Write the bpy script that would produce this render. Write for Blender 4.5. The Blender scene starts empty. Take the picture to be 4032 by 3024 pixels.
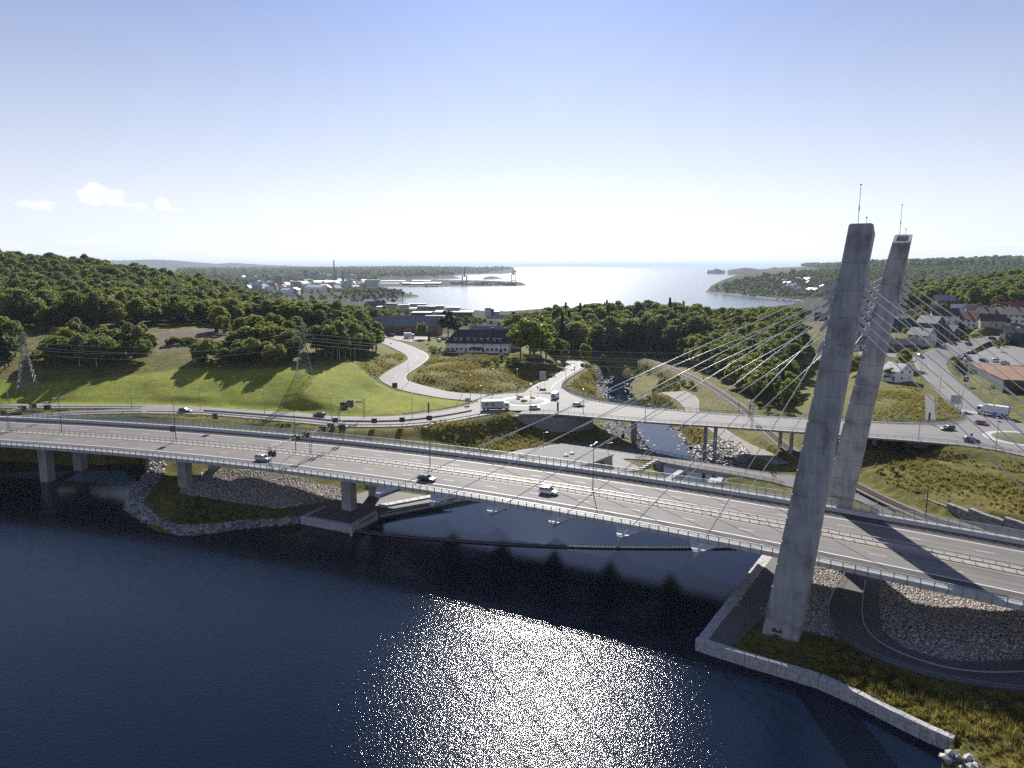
import bpy, bmesh, math, random
import numpy as np
from mathutils import Vector, Matrix, kdtree

# ------------------------------------------------------------------ camera, sky, sun, exposure
scene = bpy.context.scene
FPX = 2796.0                       # focal length in photo pixels (4032 wide)
PITCH = math.atan2(1512 - 1046, FPX)
CAMH = 65.0
cam_d = bpy.data.cameras.new('camera')
cam = bpy.data.objects.new('camera', cam_d)
scene.collection.objects.link(cam)
cam_d.sensor_width = 36.0
cam_d.lens = 36.0 * FPX / 4032.0
cam_d.clip_start = 1.0
cam_d.clip_end = 120000.0
cam.location = (0, 0, CAMH)
cam.rotation_euler = (math.pi / 2 - PITCH, 0, 0)
scene.camera = cam

SUN_EL, SUN_AZ = math.radians(31.0), math.radians(2.5)     # azimuth right of +Y
world = bpy.data.worlds.new('World')
scene.world = world
world.use_nodes = True
wn, wl = world.node_tree.nodes, world.node_tree.links
wn.clear()
w_out = wn.new('ShaderNodeOutputWorld')
w_bg = wn.new('ShaderNodeBackground')
w_sky = wn.new('ShaderNodeTexSky')
w_sky.sky_type = 'NISHITA'
w_sky.sun_disc = False
w_sky.sun_elevation = SUN_EL
w_sky.sun_rotation = SUN_AZ
w_sky.altitude = 60.0
w_sky.air_density = 1.0
w_sky.dust_density = 0.35
w_sky.ozone_density = 2.2
w_bg.inputs['Strength'].default_value = 0.105
def wmath(op, a, b=None, clamp=False):
    n = wn.new('ShaderNodeMath'); n.operation = op; n.use_clamp = clamp
    for i, v in enumerate((a, b)):
        if v is None: continue
        if isinstance(v, (int, float)): n.inputs[i].default_value = v
        else: wl.new(v, n.inputs[i])
    return n.outputs[0]
# small fair-weather clouds, laid out by compass direction in the sky
w_tc = wn.new('ShaderNodeTexCoord')
w_sep = wn.new('ShaderNodeSeparateXYZ'); wl.new(w_tc.outputs['Generated'], w_sep.inputs[0])
w_az = wmath('ARCTAN2', w_sep.outputs[0], w_sep.outputs[1])
w_el = wmath('ARCSINE', w_sep.outputs[2])
w_cmb = wn.new('ShaderNodeCombineXYZ')
wl.new(wmath('MULTIPLY', w_az, 26.0), w_cmb.inputs[0]); wl.new(wmath('MULTIPLY', w_el, 52.0), w_cmb.inputs[1])
w_ns = wn.new('ShaderNodeTexNoise'); w_ns.inputs['Scale'].default_value = 1.5; w_ns.inputs['Detail'].default_value = 8.0; w_ns.inputs['Roughness'].default_value = 0.6
wl.new(w_cmb.outputs[0], w_ns.inputs['Vector'])
w_fac = None
def dirang(u, v):
    a = (u - 2016) / FPX; b = (1512 - v) / FPX
    x, y, z = a, math.cos(PITCH) + b * math.sin(PITCH), -math.sin(PITCH) + b * math.cos(PITCH)
    return math.atan2(x, y), math.atan2(z, math.hypot(x, y))
for (u, v, du, dv, g) in [(150, 808, 85, 24, .75), (372, 765, 80, 42, 1.0), (455, 775, 45, 40, .85), (535, 815, 62, 18, .8), (640, 808, 36, 30, 1.0), (690, 826, 48, 10, .7), (70, 965, 120, 22, .5)]:
    a0, e0 = dirang(u, v); da = du / FPX * .82; de = dv / FPX
    dx = wmath('DIVIDE', wmath('SUBTRACT', w_az, a0), da); dy = wmath('DIVIDE', wmath('SUBTRACT', w_el, e0), de)
    q = wmath('ADD', wmath('MULTIPLY', dx, dx), wmath('MULTIPLY', dy, dy))
    b = wmath('MULTIPLY', wmath('SUBTRACT', 1.25, q, True), g)
    w_fac = b if w_fac is None else wmath('MAXIMUM', w_fac, b)
w_c = wmath('ADD', w_fac, wmath('MULTIPLY', wmath('SUBTRACT', w_ns.outputs['Fac'], 0.5), 2.6))
w_c = wmath('MULTIPLY', wmath('SUBTRACT', w_c, 0.42), 1.5, True)
w_c = wmath('MULTIPLY', wmath('MULTIPLY', w_c, wmath('MULTIPLY', w_fac, 2.2, True)), 0.6, True)
# low bank of thin cloud all round the horizon
w_cmb2 = wn.new('ShaderNodeCombineXYZ')
wl.new(wmath('MULTIPLY', w_az, 16.0), w_cmb2.inputs[0]); wl.new(wmath('MULTIPLY', w_el, 150.0), w_cmb2.inputs[1])
w_ns2 = wn.new('ShaderNodeTexNoise'); w_ns2.inputs['Scale'].default_value = 1.0; w_ns2.inputs['Detail'].default_value = 6.0
wl.new(w_cmb2.outputs[0], w_ns2.inputs['Vector'])
w_band = wmath('SUBTRACT', 1.0, wmath('ABSOLUTE', wmath('DIVIDE', wmath('SUBTRACT', w_el, 0.020), 0.016)), True)
w_b = wmath('MULTIPLY', wmath('MULTIPLY', wmath('SUBTRACT', w_ns2.outputs['Fac'], 0.47), 4.0, True), wmath('MULTIPLY', w_band, 0.55))
w_all = wmath('MAXIMUM', w_c, w_b)
w_mix = wn.new('ShaderNodeMix'); w_mix.data_type = 'RGBA'
# the sky model gives the brightness; a camera-like tone curve and blue balance give its colour by height
w_bw = wn.new('ShaderNodeRGBToBW'); wl.new(w_sky.outputs[0], w_bw.inputs[0])
w_lum = wmath('POWER', w_bw.outputs[0], 0.6)
w_hr = wn.new('ShaderNodeValToRGB'); wl.new(wmath('DIVIDE', w_el, 1.2, True), w_hr.inputs[0])
e_ = w_hr.color_ramp.elements
for p_, c_ in ((0.0, (1.32, 1.37, 1.47)), (0.07, (1.22, 1.32, 1.50)), (.16, (1.0, 1.17, 1.56)), (.28, (.68, .90, 1.58)), (.6, (.42, .60, 1.28)), (1.0, (.38, .53, 1.12))):
    el_ = e_[0] if p_ == 0.0 else (e_[len(e_) - 1] if p_ == 1.0 else e_.new(p_)); el_.position = p_; el_.color = (*c_, 1)
w_vm = wn.new('ShaderNodeVectorMath'); w_vm.operation = 'SCALE'; wl.new(w_hr.outputs[0], w_vm.inputs[0]); wl.new(w_lum, w_vm.inputs['Scale'])
wl.new(w_all, w_mix.inputs['Factor']); wl.new(w_vm.outputs[0], w_mix.inputs['A'])
w_mix.inputs['B'].default_value = (6.6, 6.65, 6.8, 1)
wl.new(w_mix.outputs['Result'], w_bg.inputs['Color'])
wl.new(w_bg.outputs[0], w_out.inputs['Surface'])

sun_d = bpy.data.lights.new('sun', 'SUN')
sun_d.energy = 4.2
sun_d.angle = math.radians(0.53)
sun_d.color = (1.0, 0.955, 0.88)
sun = bpy.data.objects.new('sun', sun_d)
scene.collection.objects.link(sun)
sdir = Vector((math.sin(SUN_AZ) * math.cos(SUN_EL), math.cos(SUN_AZ) * math.cos(SUN_EL), math.sin(SUN_EL)))
sun.rotation_euler = sdir.to_track_quat('Z', 'Y').to_euler()
sun.location = (0, 100, 400)

vs = scene.view_settings
scene.display_settings.display_device = 'sRGB'
vs.view_transform = 'Standard'; vs.look = 'None'; vs.exposure = 0.85; vs.gamma = 1.0
vs.use_curve_mapping = False
scene.render.engine = 'CYCLES'
cy = scene.cycles
cy.max_bounces = 5; cy.diffuse_bounces = 2; cy.glossy_bounces = 3; cy.transmission_bounces = 4
cy.transparent_max_bounces = 8; cy.volume_bounces = 0
cy.caustics_reflective = False; cy.caustics_refractive = False
cy.use_denoising = False
cy.sample_clamp_indirect = 6.0
cy.use_adaptive_sampling = False

random.seed(7); RNG = np.random.default_rng(7)

# ------------------------------------------------------------------ pixel -> place helpers (photo pixels + a known height)
def dirv(u, v):
    a = (u - 2016) / FPX; b = (1512 - v) / FPX
    return np.array([a, math.cos(PITCH) + b * math.sin(PITCH), -math.sin(PITCH) + b * math.cos(PITCH)])
def P(u, v, z):
    d = dirv(u, v); t = (z - CAMH) / d[2]
    return np.array([d[0] * t, d[1] * t, z])
def zabove(u, v, base):            # height reached at photo row v straight above the ground point base
    d = dirv(u, v); t = math.hypot(base[0], base[1]) / math.hypot(d[0], d[1])
    return CAMH + t * d[2]
WATER_Z, SEA_Z, DECK_Z = -1.6, -23.6, 12.0
def smooth(t): t = np.clip(t, 0, 1); return t * t * (3 - 2 * t)

# ------------------------------------------------------------------ object helpers
COL = scene.collection
def tag(o, label=None, cat=None, group=None, kind=None):
    if label: o['label'] = label
    if cat: o['category'] = cat
    if group: o['group'] = group
    if kind: o['kind'] = kind
    return o
def link(name, me, parent=None, loc=None, rotz=None, mat=None):
    o = bpy.data.objects.new(name, me); COL.objects.link(o)
    if parent is not None: o.parent = parent
    if loc is not None: o.location = loc
    if rotz is not None: o.rotation_euler = (0, 0, rotz)
    return o
def empty(name, loc=(0, 0, 0), rotz=0.0, label=None, cat=None, group=None):
    o = bpy.data.objects.new(name, None); COL.objects.link(o)
    o.empty_display_size = 0.5; o.location = loc; o.rotation_euler = (0, 0, rotz)
    return tag(o, label, cat, group)
def copy_tree(o, parent=None):
    c = o.copy(); COL.objects.link(c)
    if parent is not None: c.parent = parent
    for ch in KIDS.get(o.name, []) or [k for k in o.children]:
        copy_tree(ch, c)
    return c
KIDS = {}
class MB:
    def __init__(s): s.v = []; s.f = []; s.m = []; s.cur = 0
    def add(s, vs_, fs):
        n = len(s.v); s.v.extend([tuple(map(float, p)) for p in vs_])
        for q in fs: s.f.append(tuple(n + i for i in q)); s.m.append(s.cur)
        return s
    def box(s, x0, x1, y0, y1, z0, z1, M=None):
        p = [(x0, y0, z0), (x1, y0, z0), (x1, y1, z0), (x0, y1, z0), (x0, y0, z1), (x1, y0, z1), (x1, y1, z1), (x0, y1, z1)]
        if M is not None: p = [tuple(M @ Vector(q)) for q in p]
        return s.add(p, [(3, 2, 1, 0), (4, 5, 6, 7), (0, 1, 5, 4), (1, 2, 6, 5), (2, 3, 7, 6), (3, 0, 4, 7)])
    def hexa(s, b, t):              # bottom quad, top quad (ccw from above)
        return s.add(list(b) + list(t), [(3, 2, 1, 0), (4, 5, 6, 7), (0, 1, 5, 4), (1, 2, 6, 5), (2, 3, 7, 6), (3, 0, 4, 7)])
    def tube(s, p0, p1, r0, r1=None, n=6, cap=True):
        r1 = r0 if r1 is None else r1
        p0, p1 = Vector(p0), Vector(p1); d = (p1 - p0).normalized()
        a = d.cross(Vector((0, 0, 1)) if abs(d.z) < .9 else Vector((1, 0, 0))).normalized(); b = d.cross(a)
        pts = []
        for p, r in ((p0, r0), (p1, r1)):
            for i in range(n):
                t = 2 * math.pi * i / n
                pts.append(p + (a * math.cos(t) + b * math.sin(t)) * r)
        fs = [(i, (i + 1) % n, n + (i + 1) % n, n + i) for i in range(n)]
        if cap: fs += [tuple(range(n - 1, -1, -1)), tuple(range(n, 2 * n))]
        return s.add(pts, fs)
    def path_tube(s, pts, r, n=5):
        for a, b in zip(pts[:-1], pts[1:]): s.tube(a, b, r, r, n, False)
        return s
    def prism(s, poly, z0, z1):
        n = len(poly)
        z0s = z0 if hasattr(z0, '__len__') else [z0] * n; z1s = z1 if hasattr(z1, '__len__') else [z1] * n
        pts = [(p[0], p[1], a) for p, a in zip(poly, z0s)] + [(p[0], p[1], b) for p, b in zip(poly, z1s)]
        return s.add(pts, [tuple(range(n - 1, -1, -1)), tuple(range(n, 2 * n))] + [(i, (i + 1) % n, n + (i + 1) % n, n + i) for i in range(n)])
    def strip(s, A, B):
        n = len(A); pts = list(A) + list(B)
        return s.add(pts, [(i, i + 1, n + i + 1, n + i) for i in range(n - 1)])
    def loft(s, rings, closed=True, caps=True):
        n = len(rings[0]); base = len(s.v); pts = [p for r in rings for p in r]; fs = []
        for k in range(len(rings) - 1):
            for i in range(n if closed else n - 1):
                j = (i + 1) % n
                fs.append((k * n + i, k * n + j, (k + 1) * n + j, (k + 1) * n + i))
        if caps and closed: fs += [tuple(range(n - 1, -1, -1)), tuple(range((len(rings) - 1) * n, len(rings) * n))]
        return s.add(pts, fs)
    def sphere(s, c, rx, ry, rz, nu=8, nv=5):
        rings = []
        for k in range(nv + 1):
            t = math.pi * k / nv - math.pi / 2
            rr = max(.02, math.cos(t))
            rings.append([(c[0] + rx * rr * math.cos(2 * math.pi * i / nu), c[1] + ry * rr * math.sin(2 * math.pi * i / nu), c[2] + rz * math.sin(t)) for i in range(nu)])
        return s.loft(rings)
    def mesh(s, name, mats, smoothed=False):
        me = bpy.data.meshes.new(name); me.from_pydata(s.v, [], s.f)
        mats = mats if isinstance(mats, (list, tuple)) else [mats]
        for m in mats: me.materials.append(m)
        if len(mats) > 1: me.polygons.foreach_set('material_index', s.m)
        if smoothed: me.polygons.foreach_set('use_smooth', [True] * len(s.f))
        me.update(); return me
    def build(s, name, mats, parent=None, loc=None, rotz=None, smoothed=False):
        return link(name, s.mesh(name, mats, smoothed), parent, loc, rotz)
def np_mesh(name, V, F, mat, smoothed=True):
    me = bpy.data.meshes.new(name)
    V = np.asarray(V, np.float32); F = np.asarray(F, np.int32)
    me.vertices.add(len(V)); me.vertices.foreach_set('co', V.ravel())
    k = F.shape[1]
    me.loops.add(F.size); me.loops.foreach_set('vertex_index', F.ravel())
    me.polygons.add(len(F)); me.polygons.foreach_set('loop_start', np.arange(0, F.size, k, dtype=np.int32))
    me.polygons.foreach_set('loop_total', np.full(len(F), k, np.int32))
    me.polygons.foreach_set('use_smooth', np.full(len(F), smoothed))
    if mat: me.materials.append(mat)
    me.update(calc_edges=True); me.validate(); return me
def resample(pts, n):
    pts = np.asarray(pts, float)
    # Catmull-Rom then even spacing
    q = []
    for i in range(len(pts) - 1):
        p0 = pts[max(i - 1, 0)]; p1 = pts[i]; p2 = pts[i + 1]; p3 = pts[min(i + 2, len(pts) - 1)]
        for t in np.linspace(0, 1, 9)[:-1]:
            q.append(.5 * ((2 * p1) + (p2 - p0) * t + (2 * p0 - 5 * p1 + 4 * p2 - p3) * t * t + (3 * p1 - p0 - 3 * p2 + p3) * t ** 3))
    q.append(pts[-1]); q = np.array(q)
    d = np.r_[0, np.cumsum(np.linalg.norm(np.diff(q, axis=0), axis=1))]
    s = np.linspace(0, d[-1], n)
    return np.stack([np.interp(s, d, q[:, k]) for k in range(q.shape[1])], 1)
def pl(pts, z=None):               # list of (u,v,z) or (u,v) -> world polyline
    return np.array([P(p[0], p[1], p[2] if len(p) > 2 else z) for p in pts])
def inpoly(x, y, poly):
    poly = np.asarray(poly); r = np.zeros(np.shape(x), bool); n = len(poly); j = n - 1
    for i in range(n):
        xi, yi, xj, yj = poly[i][0], poly[i][1], poly[j][0], poly[j][1]
        c = ((yi > y) != (yj > y)) & (x < (xj - xi) * (y - yi) / (yj - yi + 1e-12) + xi)
        r ^= c; j = i
    return r
def polydist(x, y, poly, closed=True):
    poly = np.asarray(poly)[:, :2]; d = np.full(np.shape(x), 1e9)
    m = len(poly); rng = range(m) if closed else range(m - 1)
    for i in rng:
        a = poly[i]; b = poly[(i + 1) % m]; ab = b - a; L = ab @ ab + 1e-9
        t = np.clip(((x - a[0]) * ab[0] + (y - a[1]) * ab[1]) / L, 0, 1)
        d = np.minimum(d, np.hypot(x - a[0] - t * ab[0], y - a[1] - t * ab[1]))
    return d

# ------------------------------------------------------------------ materials
def mat_new(name):
    m = bpy.data.materials.new(name); m.use_nodes = True
    nt = m.node_tree; b = nt.nodes['Principled BSDF']
    return m, nt, b
def col4(c): return (c[0], c[1], c[2], 1.0)
def N(nt, kind, **kw):
    n = nt.nodes.new('ShaderNode' + kind)
    for k, v in kw.items():
        if k in n.inputs: n.inputs[k].default_value = v
        else: setattr(n, k, v)
    return n
def noise(nt, scale, detail=4.0, rough=.55, vec=None, dist=0.0):
    n = N(nt, 'TexNoise', Scale=scale, Detail=detail, Roughness=rough, Distortion=dist)
    if vec is not None: nt.links.new(vec, n.inputs['Vector'])
    return n.outputs['Fac']
def ramp(nt, fac, stops):
    r = nt.nodes.new('ShaderNodeValToRGB'); e = r.color_ramp.elements
    while len(e) < len(stops): e.new(0.5)
    for i, (p, c) in enumerate(stops): e[i].position = p; e[i].color = col4(c) if len(c) == 3 else c
    nt.links.new(fac, r.inputs[0]); return r.outputs['Color']
def mixc(nt, fac, a, b, blend='MIX'):
    m = nt.nodes.new('ShaderNodeMix'); m.data_type = 'RGBA'; m.blend_type = blend
    for k, v in (('Factor', fac), ('A', a), ('B', b)):
        s = m.inputs[k] if k == 'Factor' else [i for i in m.inputs if i.name == k and i.type == 'RGBA'][0]
        if isinstance(v, (int, float)): s.default_value = v
        elif isinstance(v, tuple): s.default_value = col4(v)
        else: nt.links.new(v, s)
    return [o for o in m.outputs if o.type == 'RGBA'][0]
def bump(nt, b, h, strength=.3, dist=.1):
    n = N(nt, 'Bump', Strength=strength, Distance=dist); nt.links.new(h, n.inputs['Height']); nt.links.new(n.outputs[0], b.inputs['Normal'])
def wpos(nt):
    g = nt.nodes.new('ShaderNodeNewGeometry'); return g.outputs['Position']
def opos(nt):
    g = nt.nodes.new('ShaderNodeTexCoord'); return g.outputs['Object']
def simple(name, c, rough=.6, metal=0.0, vary=.15, scale=.6, bmp=0.0, coat=0.0, world_space=True, spec=.5):
    m, nt, b = mat_new(name)
    v = wpos(nt) if world_space else opos(nt)
    if vary > 0:
        f = noise(nt, scale, 5, .6, v)
        lo = tuple(x * (1 - vary) for x in c); hi = tuple(min(1, x * (1 + vary)) for x in c)
        nt.links.new(ramp(nt, f, [(.3, lo), (.7, hi)]), b.inputs['Base Color'])
    else: b.inputs['Base Color'].default_value = col4(c)
    b.inputs['Roughness'].default_value = rough; b.inputs['Metallic'].default_value = metal
    b.inputs['Specular IOR Level'].default_value = spec
    if coat: b.inputs['Coat Weight'].default_value = coat; b.inputs['Coat Roughness'].default_value = .05
    if bmp: bump(nt, b, noise(nt, scale * 8, 4, .6, v), bmp, .05)
    return m
M = {}
# ---- surface materials
def m_asphalt(name, c0, c1, rough):
    m, nt, b = mat_new(name); p = wpos(nt)
    base = ramp(nt, noise(nt, .12, 5, .6, p), [(.3, c0), (.7, c1)])
    fine = ramp(nt, noise(nt, 6, 3, .7, p), [(.25, (.78, .78, .78)), (.75, (1.15, 1.15, 1.15))])
    nt.links.new(mixc(nt, 1.0, base, fine, 'MULTIPLY'), b.inputs['Base Color'])
    b.inputs['Roughness'].default_value = rough; b.inputs['Specular IOR Level'].default_value = .22
    bump(nt, b, noise(nt, 14, 3, .7, p), .25, .02)
    return m
M['asphalt'] = m_asphalt('asphalt', (.19, .181, .172), (.245, .234, .222), .75)
def m_lanes():
    m = m_asphalt('motorway_asphalt', (.155, .143, .136), (.20, .185, .175), .75); m.name = 'motorway_asphalt'; nt = m.node_tree; b = nt.nodes['Principled BSDF']; src = b.inputs['Base Color'].links[0].from_socket
    p = wpos(nt); fl = N(nt, 'VectorMath', operation='MULTIPLY'); nt.links.new(p, fl.inputs[0]); fl.inputs[1].default_value = (1, 1, 0)
    dn = N(nt, 'VectorMath', operation='DISTANCE'); nt.links.new(fl.outputs[0], dn.inputs[0]); dn.inputs[1].default_value = (-283.1, -407.6, 0)
    cb = N(nt, 'CombineXYZ'); nt.links.new(dn.outputs['Value'], cb.inputs[0]); sp = N(nt, 'SeparateXYZ'); nt.links.new(p, sp.inputs[0])
    sc = N(nt, 'Math', operation='MULTIPLY'); nt.links.new(sp.outputs[0], sc.inputs[0]); sc.inputs[1].default_value = .03; nt.links.new(sc.outputs[0], cb.inputs[1])
    st = ramp(nt, noise(nt, 1.05, 4, .6, cb.outputs[0]), [(.32, (.74, .73, .73)), (.5, (1, 1, 1)), (.68, (1.15, 1.15, 1.16))])
    nt.links.new(mixc(nt, 1.0, src, st, 'MULTIPLY'), b.inputs['Base Color']); return m
M['asphalt_lanes'] = m_lanes()
M['asphalt_dark'] = m_asphalt('asphalt_shoulder', (.07, .064, .062), (.095, .088, .085), .8)
M['asphalt_path'] = m_asphalt('asphalt_path', (.10, .096, .093), (.14, .135, .13), .7)
def m_concrete(name, c, stain=.5, vscale=(.5, .5, .06)):
    m, nt, b = mat_new(name); p = wpos(nt)
    mp = N(nt, 'Mapping'); mp.inputs['Scale'].default_value = vscale; nt.links.new(p, mp.inputs['Vector'])
    streak = noise(nt, 2.2, 6, .65, mp.outputs[0])
    blot = noise(nt, .22, 6, .6, p)
    dk = tuple(x * (1 - stain) for x in c); lt = tuple(min(1, x * 1.15) for x in c)
    c1 = ramp(nt, blot, [(.28, dk), (.5, c), (.75, lt)])
    c2 = ramp(nt, streak, [(.28, (.5, .5, .52)), (.58, (1, 1, 1))])
    nt.links.new(mixc(nt, .8, c1, c2, 'MULTIPLY'), b.inputs['Base Color'])
    b.inputs['Roughness'].default_value = .75
    bump(nt, b, noise(nt, 5, 5, .7, p), .15, .05)
    return m
M['concrete'] = m_concrete('concrete', (.36, .355, .345), .35)
M['concrete_tower'] = m_concrete('tower_concrete', (.385, .378, .365), .55)
M['concrete_light'] = simple('pale_concrete', (.47, .455, .43), .7, vary=.14, scale=1.2, bmp=.1)
M['granite'] = simple('granite', (.42, .41, .40), .7, vary=.3, scale=1.6, bmp=.35)
M['glint'] = simple('glint_sheet_roof', (.7, .7, .7), .3, metal=.2, vary=.05)  # dormer sheet; the sky's glare is put into the pale colour
M['granite_dark'] = simple('dark_granite', (.22, .22, .225), .75, vary=.35, scale=1.2, bmp=.4)
M['reserve'] = simple('reserve_concrete', (.30, .285, .265), .8, vary=.18, scale=1.0)
M['rock'] = simple('rubble_rock', (.30, .28, .265), .8, vary=.45, scale=.9, bmp=.4)
M['stone_pink'] = simple('pinkish_stone', (.36, .315, .30), .85, vary=.45, scale=1.6, bmp=.4)
M['steel'] = simple('galvanised_steel', (.33, .345, .355), .5, metal=.45, vary=.12, scale=2)
M['steel_dark'] = simple('dark_steel', (.07, .075, .08), .5, metal=.3, vary=.1)
M['paint_white'] = simple('white_road_paint', (.72, .71, .68), .6, vary=.12, scale=3)
M['paint_yellow'] = simple('yellow_road_paint', (.52, .31, .07), .6, vary=.12, scale=3)
M['white'] = simple('white_paint', (.78, .78, .76), .5, vary=.05)
M['black'] = simple('black_paint', (.02, .02, .022), .45, vary=.1)
M['rubber'] = simple('tyre_rubber', (.022, .022, .022), .8, vary=.1)
def m_glass(name, c=(.75, .85, .85), a=.35, rough=.03):
    m, nt, b = mat_new(name)
    b.inputs['Base Color'].default_value = col4(c); b.inputs['Roughness'].default_value = rough
    b.inputs['Alpha'].default_value = a; b.inputs['Specular IOR Level'].default_value = .8
    return m
M['glass_screen'] = m_glass('screen_glass', (.55, .60, .60), .22, .04)
M['window'] = simple('window_glass', (.02, .028, .035), .06, vary=0, spec=.9)
M['car_glass'] = simple('car_glass', (.015, .018, .02), .05, vary=0, spec=.9)

# ---- water
def m_water(name, deep, sa, sb, strength, rough, aniso=1.0, calm=None, ior=1.40, spec=.5):
    m, nt, b = mat_new(name); p = wpos(nt)
    mp = N(nt, 'Mapping'); mp.inputs['Scale'].default_value = (aniso, 1, 1); nt.links.new(p, mp.inputs['Vector'])
    big = noise(nt, .012, 4, .5, p)
    nt.links.new(ramp(nt, big, [(.35, tuple(x * .8 for x in deep)), (.65, tuple(x * 1.2 for x in deep))]), b.inputs['Base Color'])
    b.inputs['Roughness'].default_value = rough; b.inputs['IOR'].default_value = ior; b.inputs['Specular IOR Level'].default_value = spec
    n1 = noise(nt, sa, 2, .5, mp.outputs[0], .4); n2 = noise(nt, sb, 3, .65, mp.outputs[0])
    ad = N(nt, 'Math', operation='MULTIPLY_ADD'); nt.links.new(n2, ad.inputs[0]); ad.inputs[1].default_value = .5; nt.links.new(n1, ad.inputs[2])
    bn = N(nt, 'Bump', Strength=1.0, Distance=.25); nt.links.new(ad.outputs[0], bn.inputs['Height']); nt.links.new(bn.outputs[0], b.inputs['Normal'])
    gust = noise(nt, .02, 4, .6, p, 1.0)
    gm = N(nt, 'MapRange'); nt.links.new(gust, gm.inputs['Value']); gm.inputs['From Min'].default_value = .3; gm.inputs['From Max'].default_value = .7; gm.inputs['To Min'].default_value = strength * .75; gm.inputs['To Max'].default_value = strength * 1.2
    st = gm.outputs[0]
    if calm:      # sheltered, mirror-like water beside and under the bridge
        dn = N(nt, 'VectorMath', operation='DISTANCE'); fl = N(nt, 'VectorMath', operation='MULTIPLY'); nt.links.new(p, fl.inputs[0]); fl.inputs[1].default_value = (1, 1, 0); nt.links.new(fl.outputs[0], dn.inputs[0]); dn.inputs[1].default_value = (-283.1, -407.6, 0)
        wob = N(nt, 'Math', operation='MULTIPLY_ADD'); nt.links.new(noise(nt, .05, 3, .6, p), wob.inputs[0]); wob.inputs[1].default_value = 14.0; nt.links.new(dn.outputs['Value'], wob.inputs[2])
        mr = N(nt, 'MapRange'); nt.links.new(wob.outputs[0], mr.inputs['Value']); mr.inputs['From Min'].default_value = calm[0]; mr.inputs['From Max'].default_value = calm[1]; mr.inputs['To Min'].default_value = 1.0; mr.inputs['To Max'].default_value = calm[2]
        mu = N(nt, 'Math', operation='MULTIPLY'); nt.links.new(mr.outputs[0], mu.inputs[0]); nt.links.new(st, mu.inputs[1]); st = mu.outputs[0]
    nt.links.new(st, bn.inputs['Strength'])
    return m
M['lake'] = m_water('lake_water', (.0025, .0075, .019), 1.7, 5.5, .25, .055, 1.0, (618, 636, .22), 1.33, .38)
M['sea'] = m_water('sea_water', (.015, .045, .09), .12, .5, .6, .2, .6)
M['river'] = m_water('river_water', (.004, .012, .028), .8, 3.0, .12, .03, 1.0, None, 1.33)

# ---- terrain: heights from spot levels
CP = []
def C(u, v, z): p = P(u, v, z); CP.append((p[0], p[1], z))
def Wp(x, y, z): CP.append((x, y, z))
# banks and ground under the motorway bridge, left
for a in [(700, 2050, .2), (860, 2040, .2), (640, 1960, .6), (800, 1960, .8), (950, 1960, .8), (1100, 1990, .5), (1250, 2040, .2), (1400, 2010, .2), (1500, 1960, .3), (900, 1890, 1.5), (1100, 1890, 2.2), (1250, 1900, 1.6), (1350, 1930, .8), (680, 1860, 1.6), (820, 1840, 3), (1000, 1840, 4), (1200, 1850, 4), (1600, 1950, .4), (1750, 1950, .6)]: C(*a)
# embankment between motorway and slip road
for a in [(1371, 1690, 9.9), (1371, 1735, 8.0), (1600, 1688, 9.5), (1600, 1745, 7.0), (1800, 1670, 8.8), (1850, 1760, 3), (2000, 1740, 2.8), (1980, 1650, 8), (1100, 1664, 10.6), (1100, 1700, 9.2), (900, 1650, 11), (700, 1655, 11), (2150, 1780, 2.2), (2400, 1790, 2), (2300, 1740, 2.2), (2180, 1715, 2.8), (2330, 1690, 2.6), (2380, 1760, 1.6), (2500, 1800, 1.8)]: C(*a)
# left lawn, field, pylons
for a in [(1100, 1618, 11), (1200, 1620, 11.3), (1250, 1624, 11.2), (1300, 1628, 11.0), (1400, 1630, 10.8), (1200, 1592, 13.0), (1300, 1592, 13.0), (1400, 1602, 12.0), (1300, 1545, 15.6), (1200, 1550, 16), (1200, 1480, 20.5), (1200, 1440, 22.3), (1500, 1600, 11), (1600, 1600, 10.6), (1450, 1540, 13.2), (1750, 1590, 10.2), (900, 1590, 12.3), (900, 1520, 17), (900, 1460, 20.5), (600, 1580, 12.8), (600, 1500, 18), (600, 1450, 20.5), (300, 1580, 13), (300, 1500, 18), (300, 1450, 21), (0, 1585, 13), (0, 1500, 18), (0, 1440, 22), (-400, 1580, 13.5), (-400, 1470, 21), (1350, 1430, 21.5), (1420, 1440, 19.5), (750, 1410, 23.5), (700, 1370, 25.5), (700, 1335, 27.5), (850, 1320, 28.5), (400, 1345, 27), (150, 1340, 28), (600, 1300, 30), (300, 1300, 31), (0, 1300, 32), (900, 1300, 29), (1100, 1330, 26), (1250, 1340, 24), (1380, 1370, 20.5), (1250, 1300, 26), (-500, 1300, 34)]: C(*a)
# left hill
for a in [(-1050, 780, 76), (-800, 760, 72), (-610, 760, 67), (-541, 750, 63), (-485, 745, 59), (-425, 740, 54), (-365, 720, 46), (-308, 710, 38), (-280, 700, 29), (-247, 680, 20), (-213, 650, 15), (-175, 600, 15), (-146, 570, 15), (-123, 560, 11), (-560, 600, 46), (-420, 600, 42), (-300, 580, 33), (-240, 560, 26), (-120, 620, 10), (-800, 560, 46), (-1000, 500, 44), (-620, 900, 46), (-480, 900, 30), (-330, 850, 12), (-250, 800, 2), (-170, 740, 2), (-100, 700, 0), (-130, 800, -6), (-900, 950, 55), (-420, 480, 34), (-700, 450, 34)]: Wp(*a)
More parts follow.
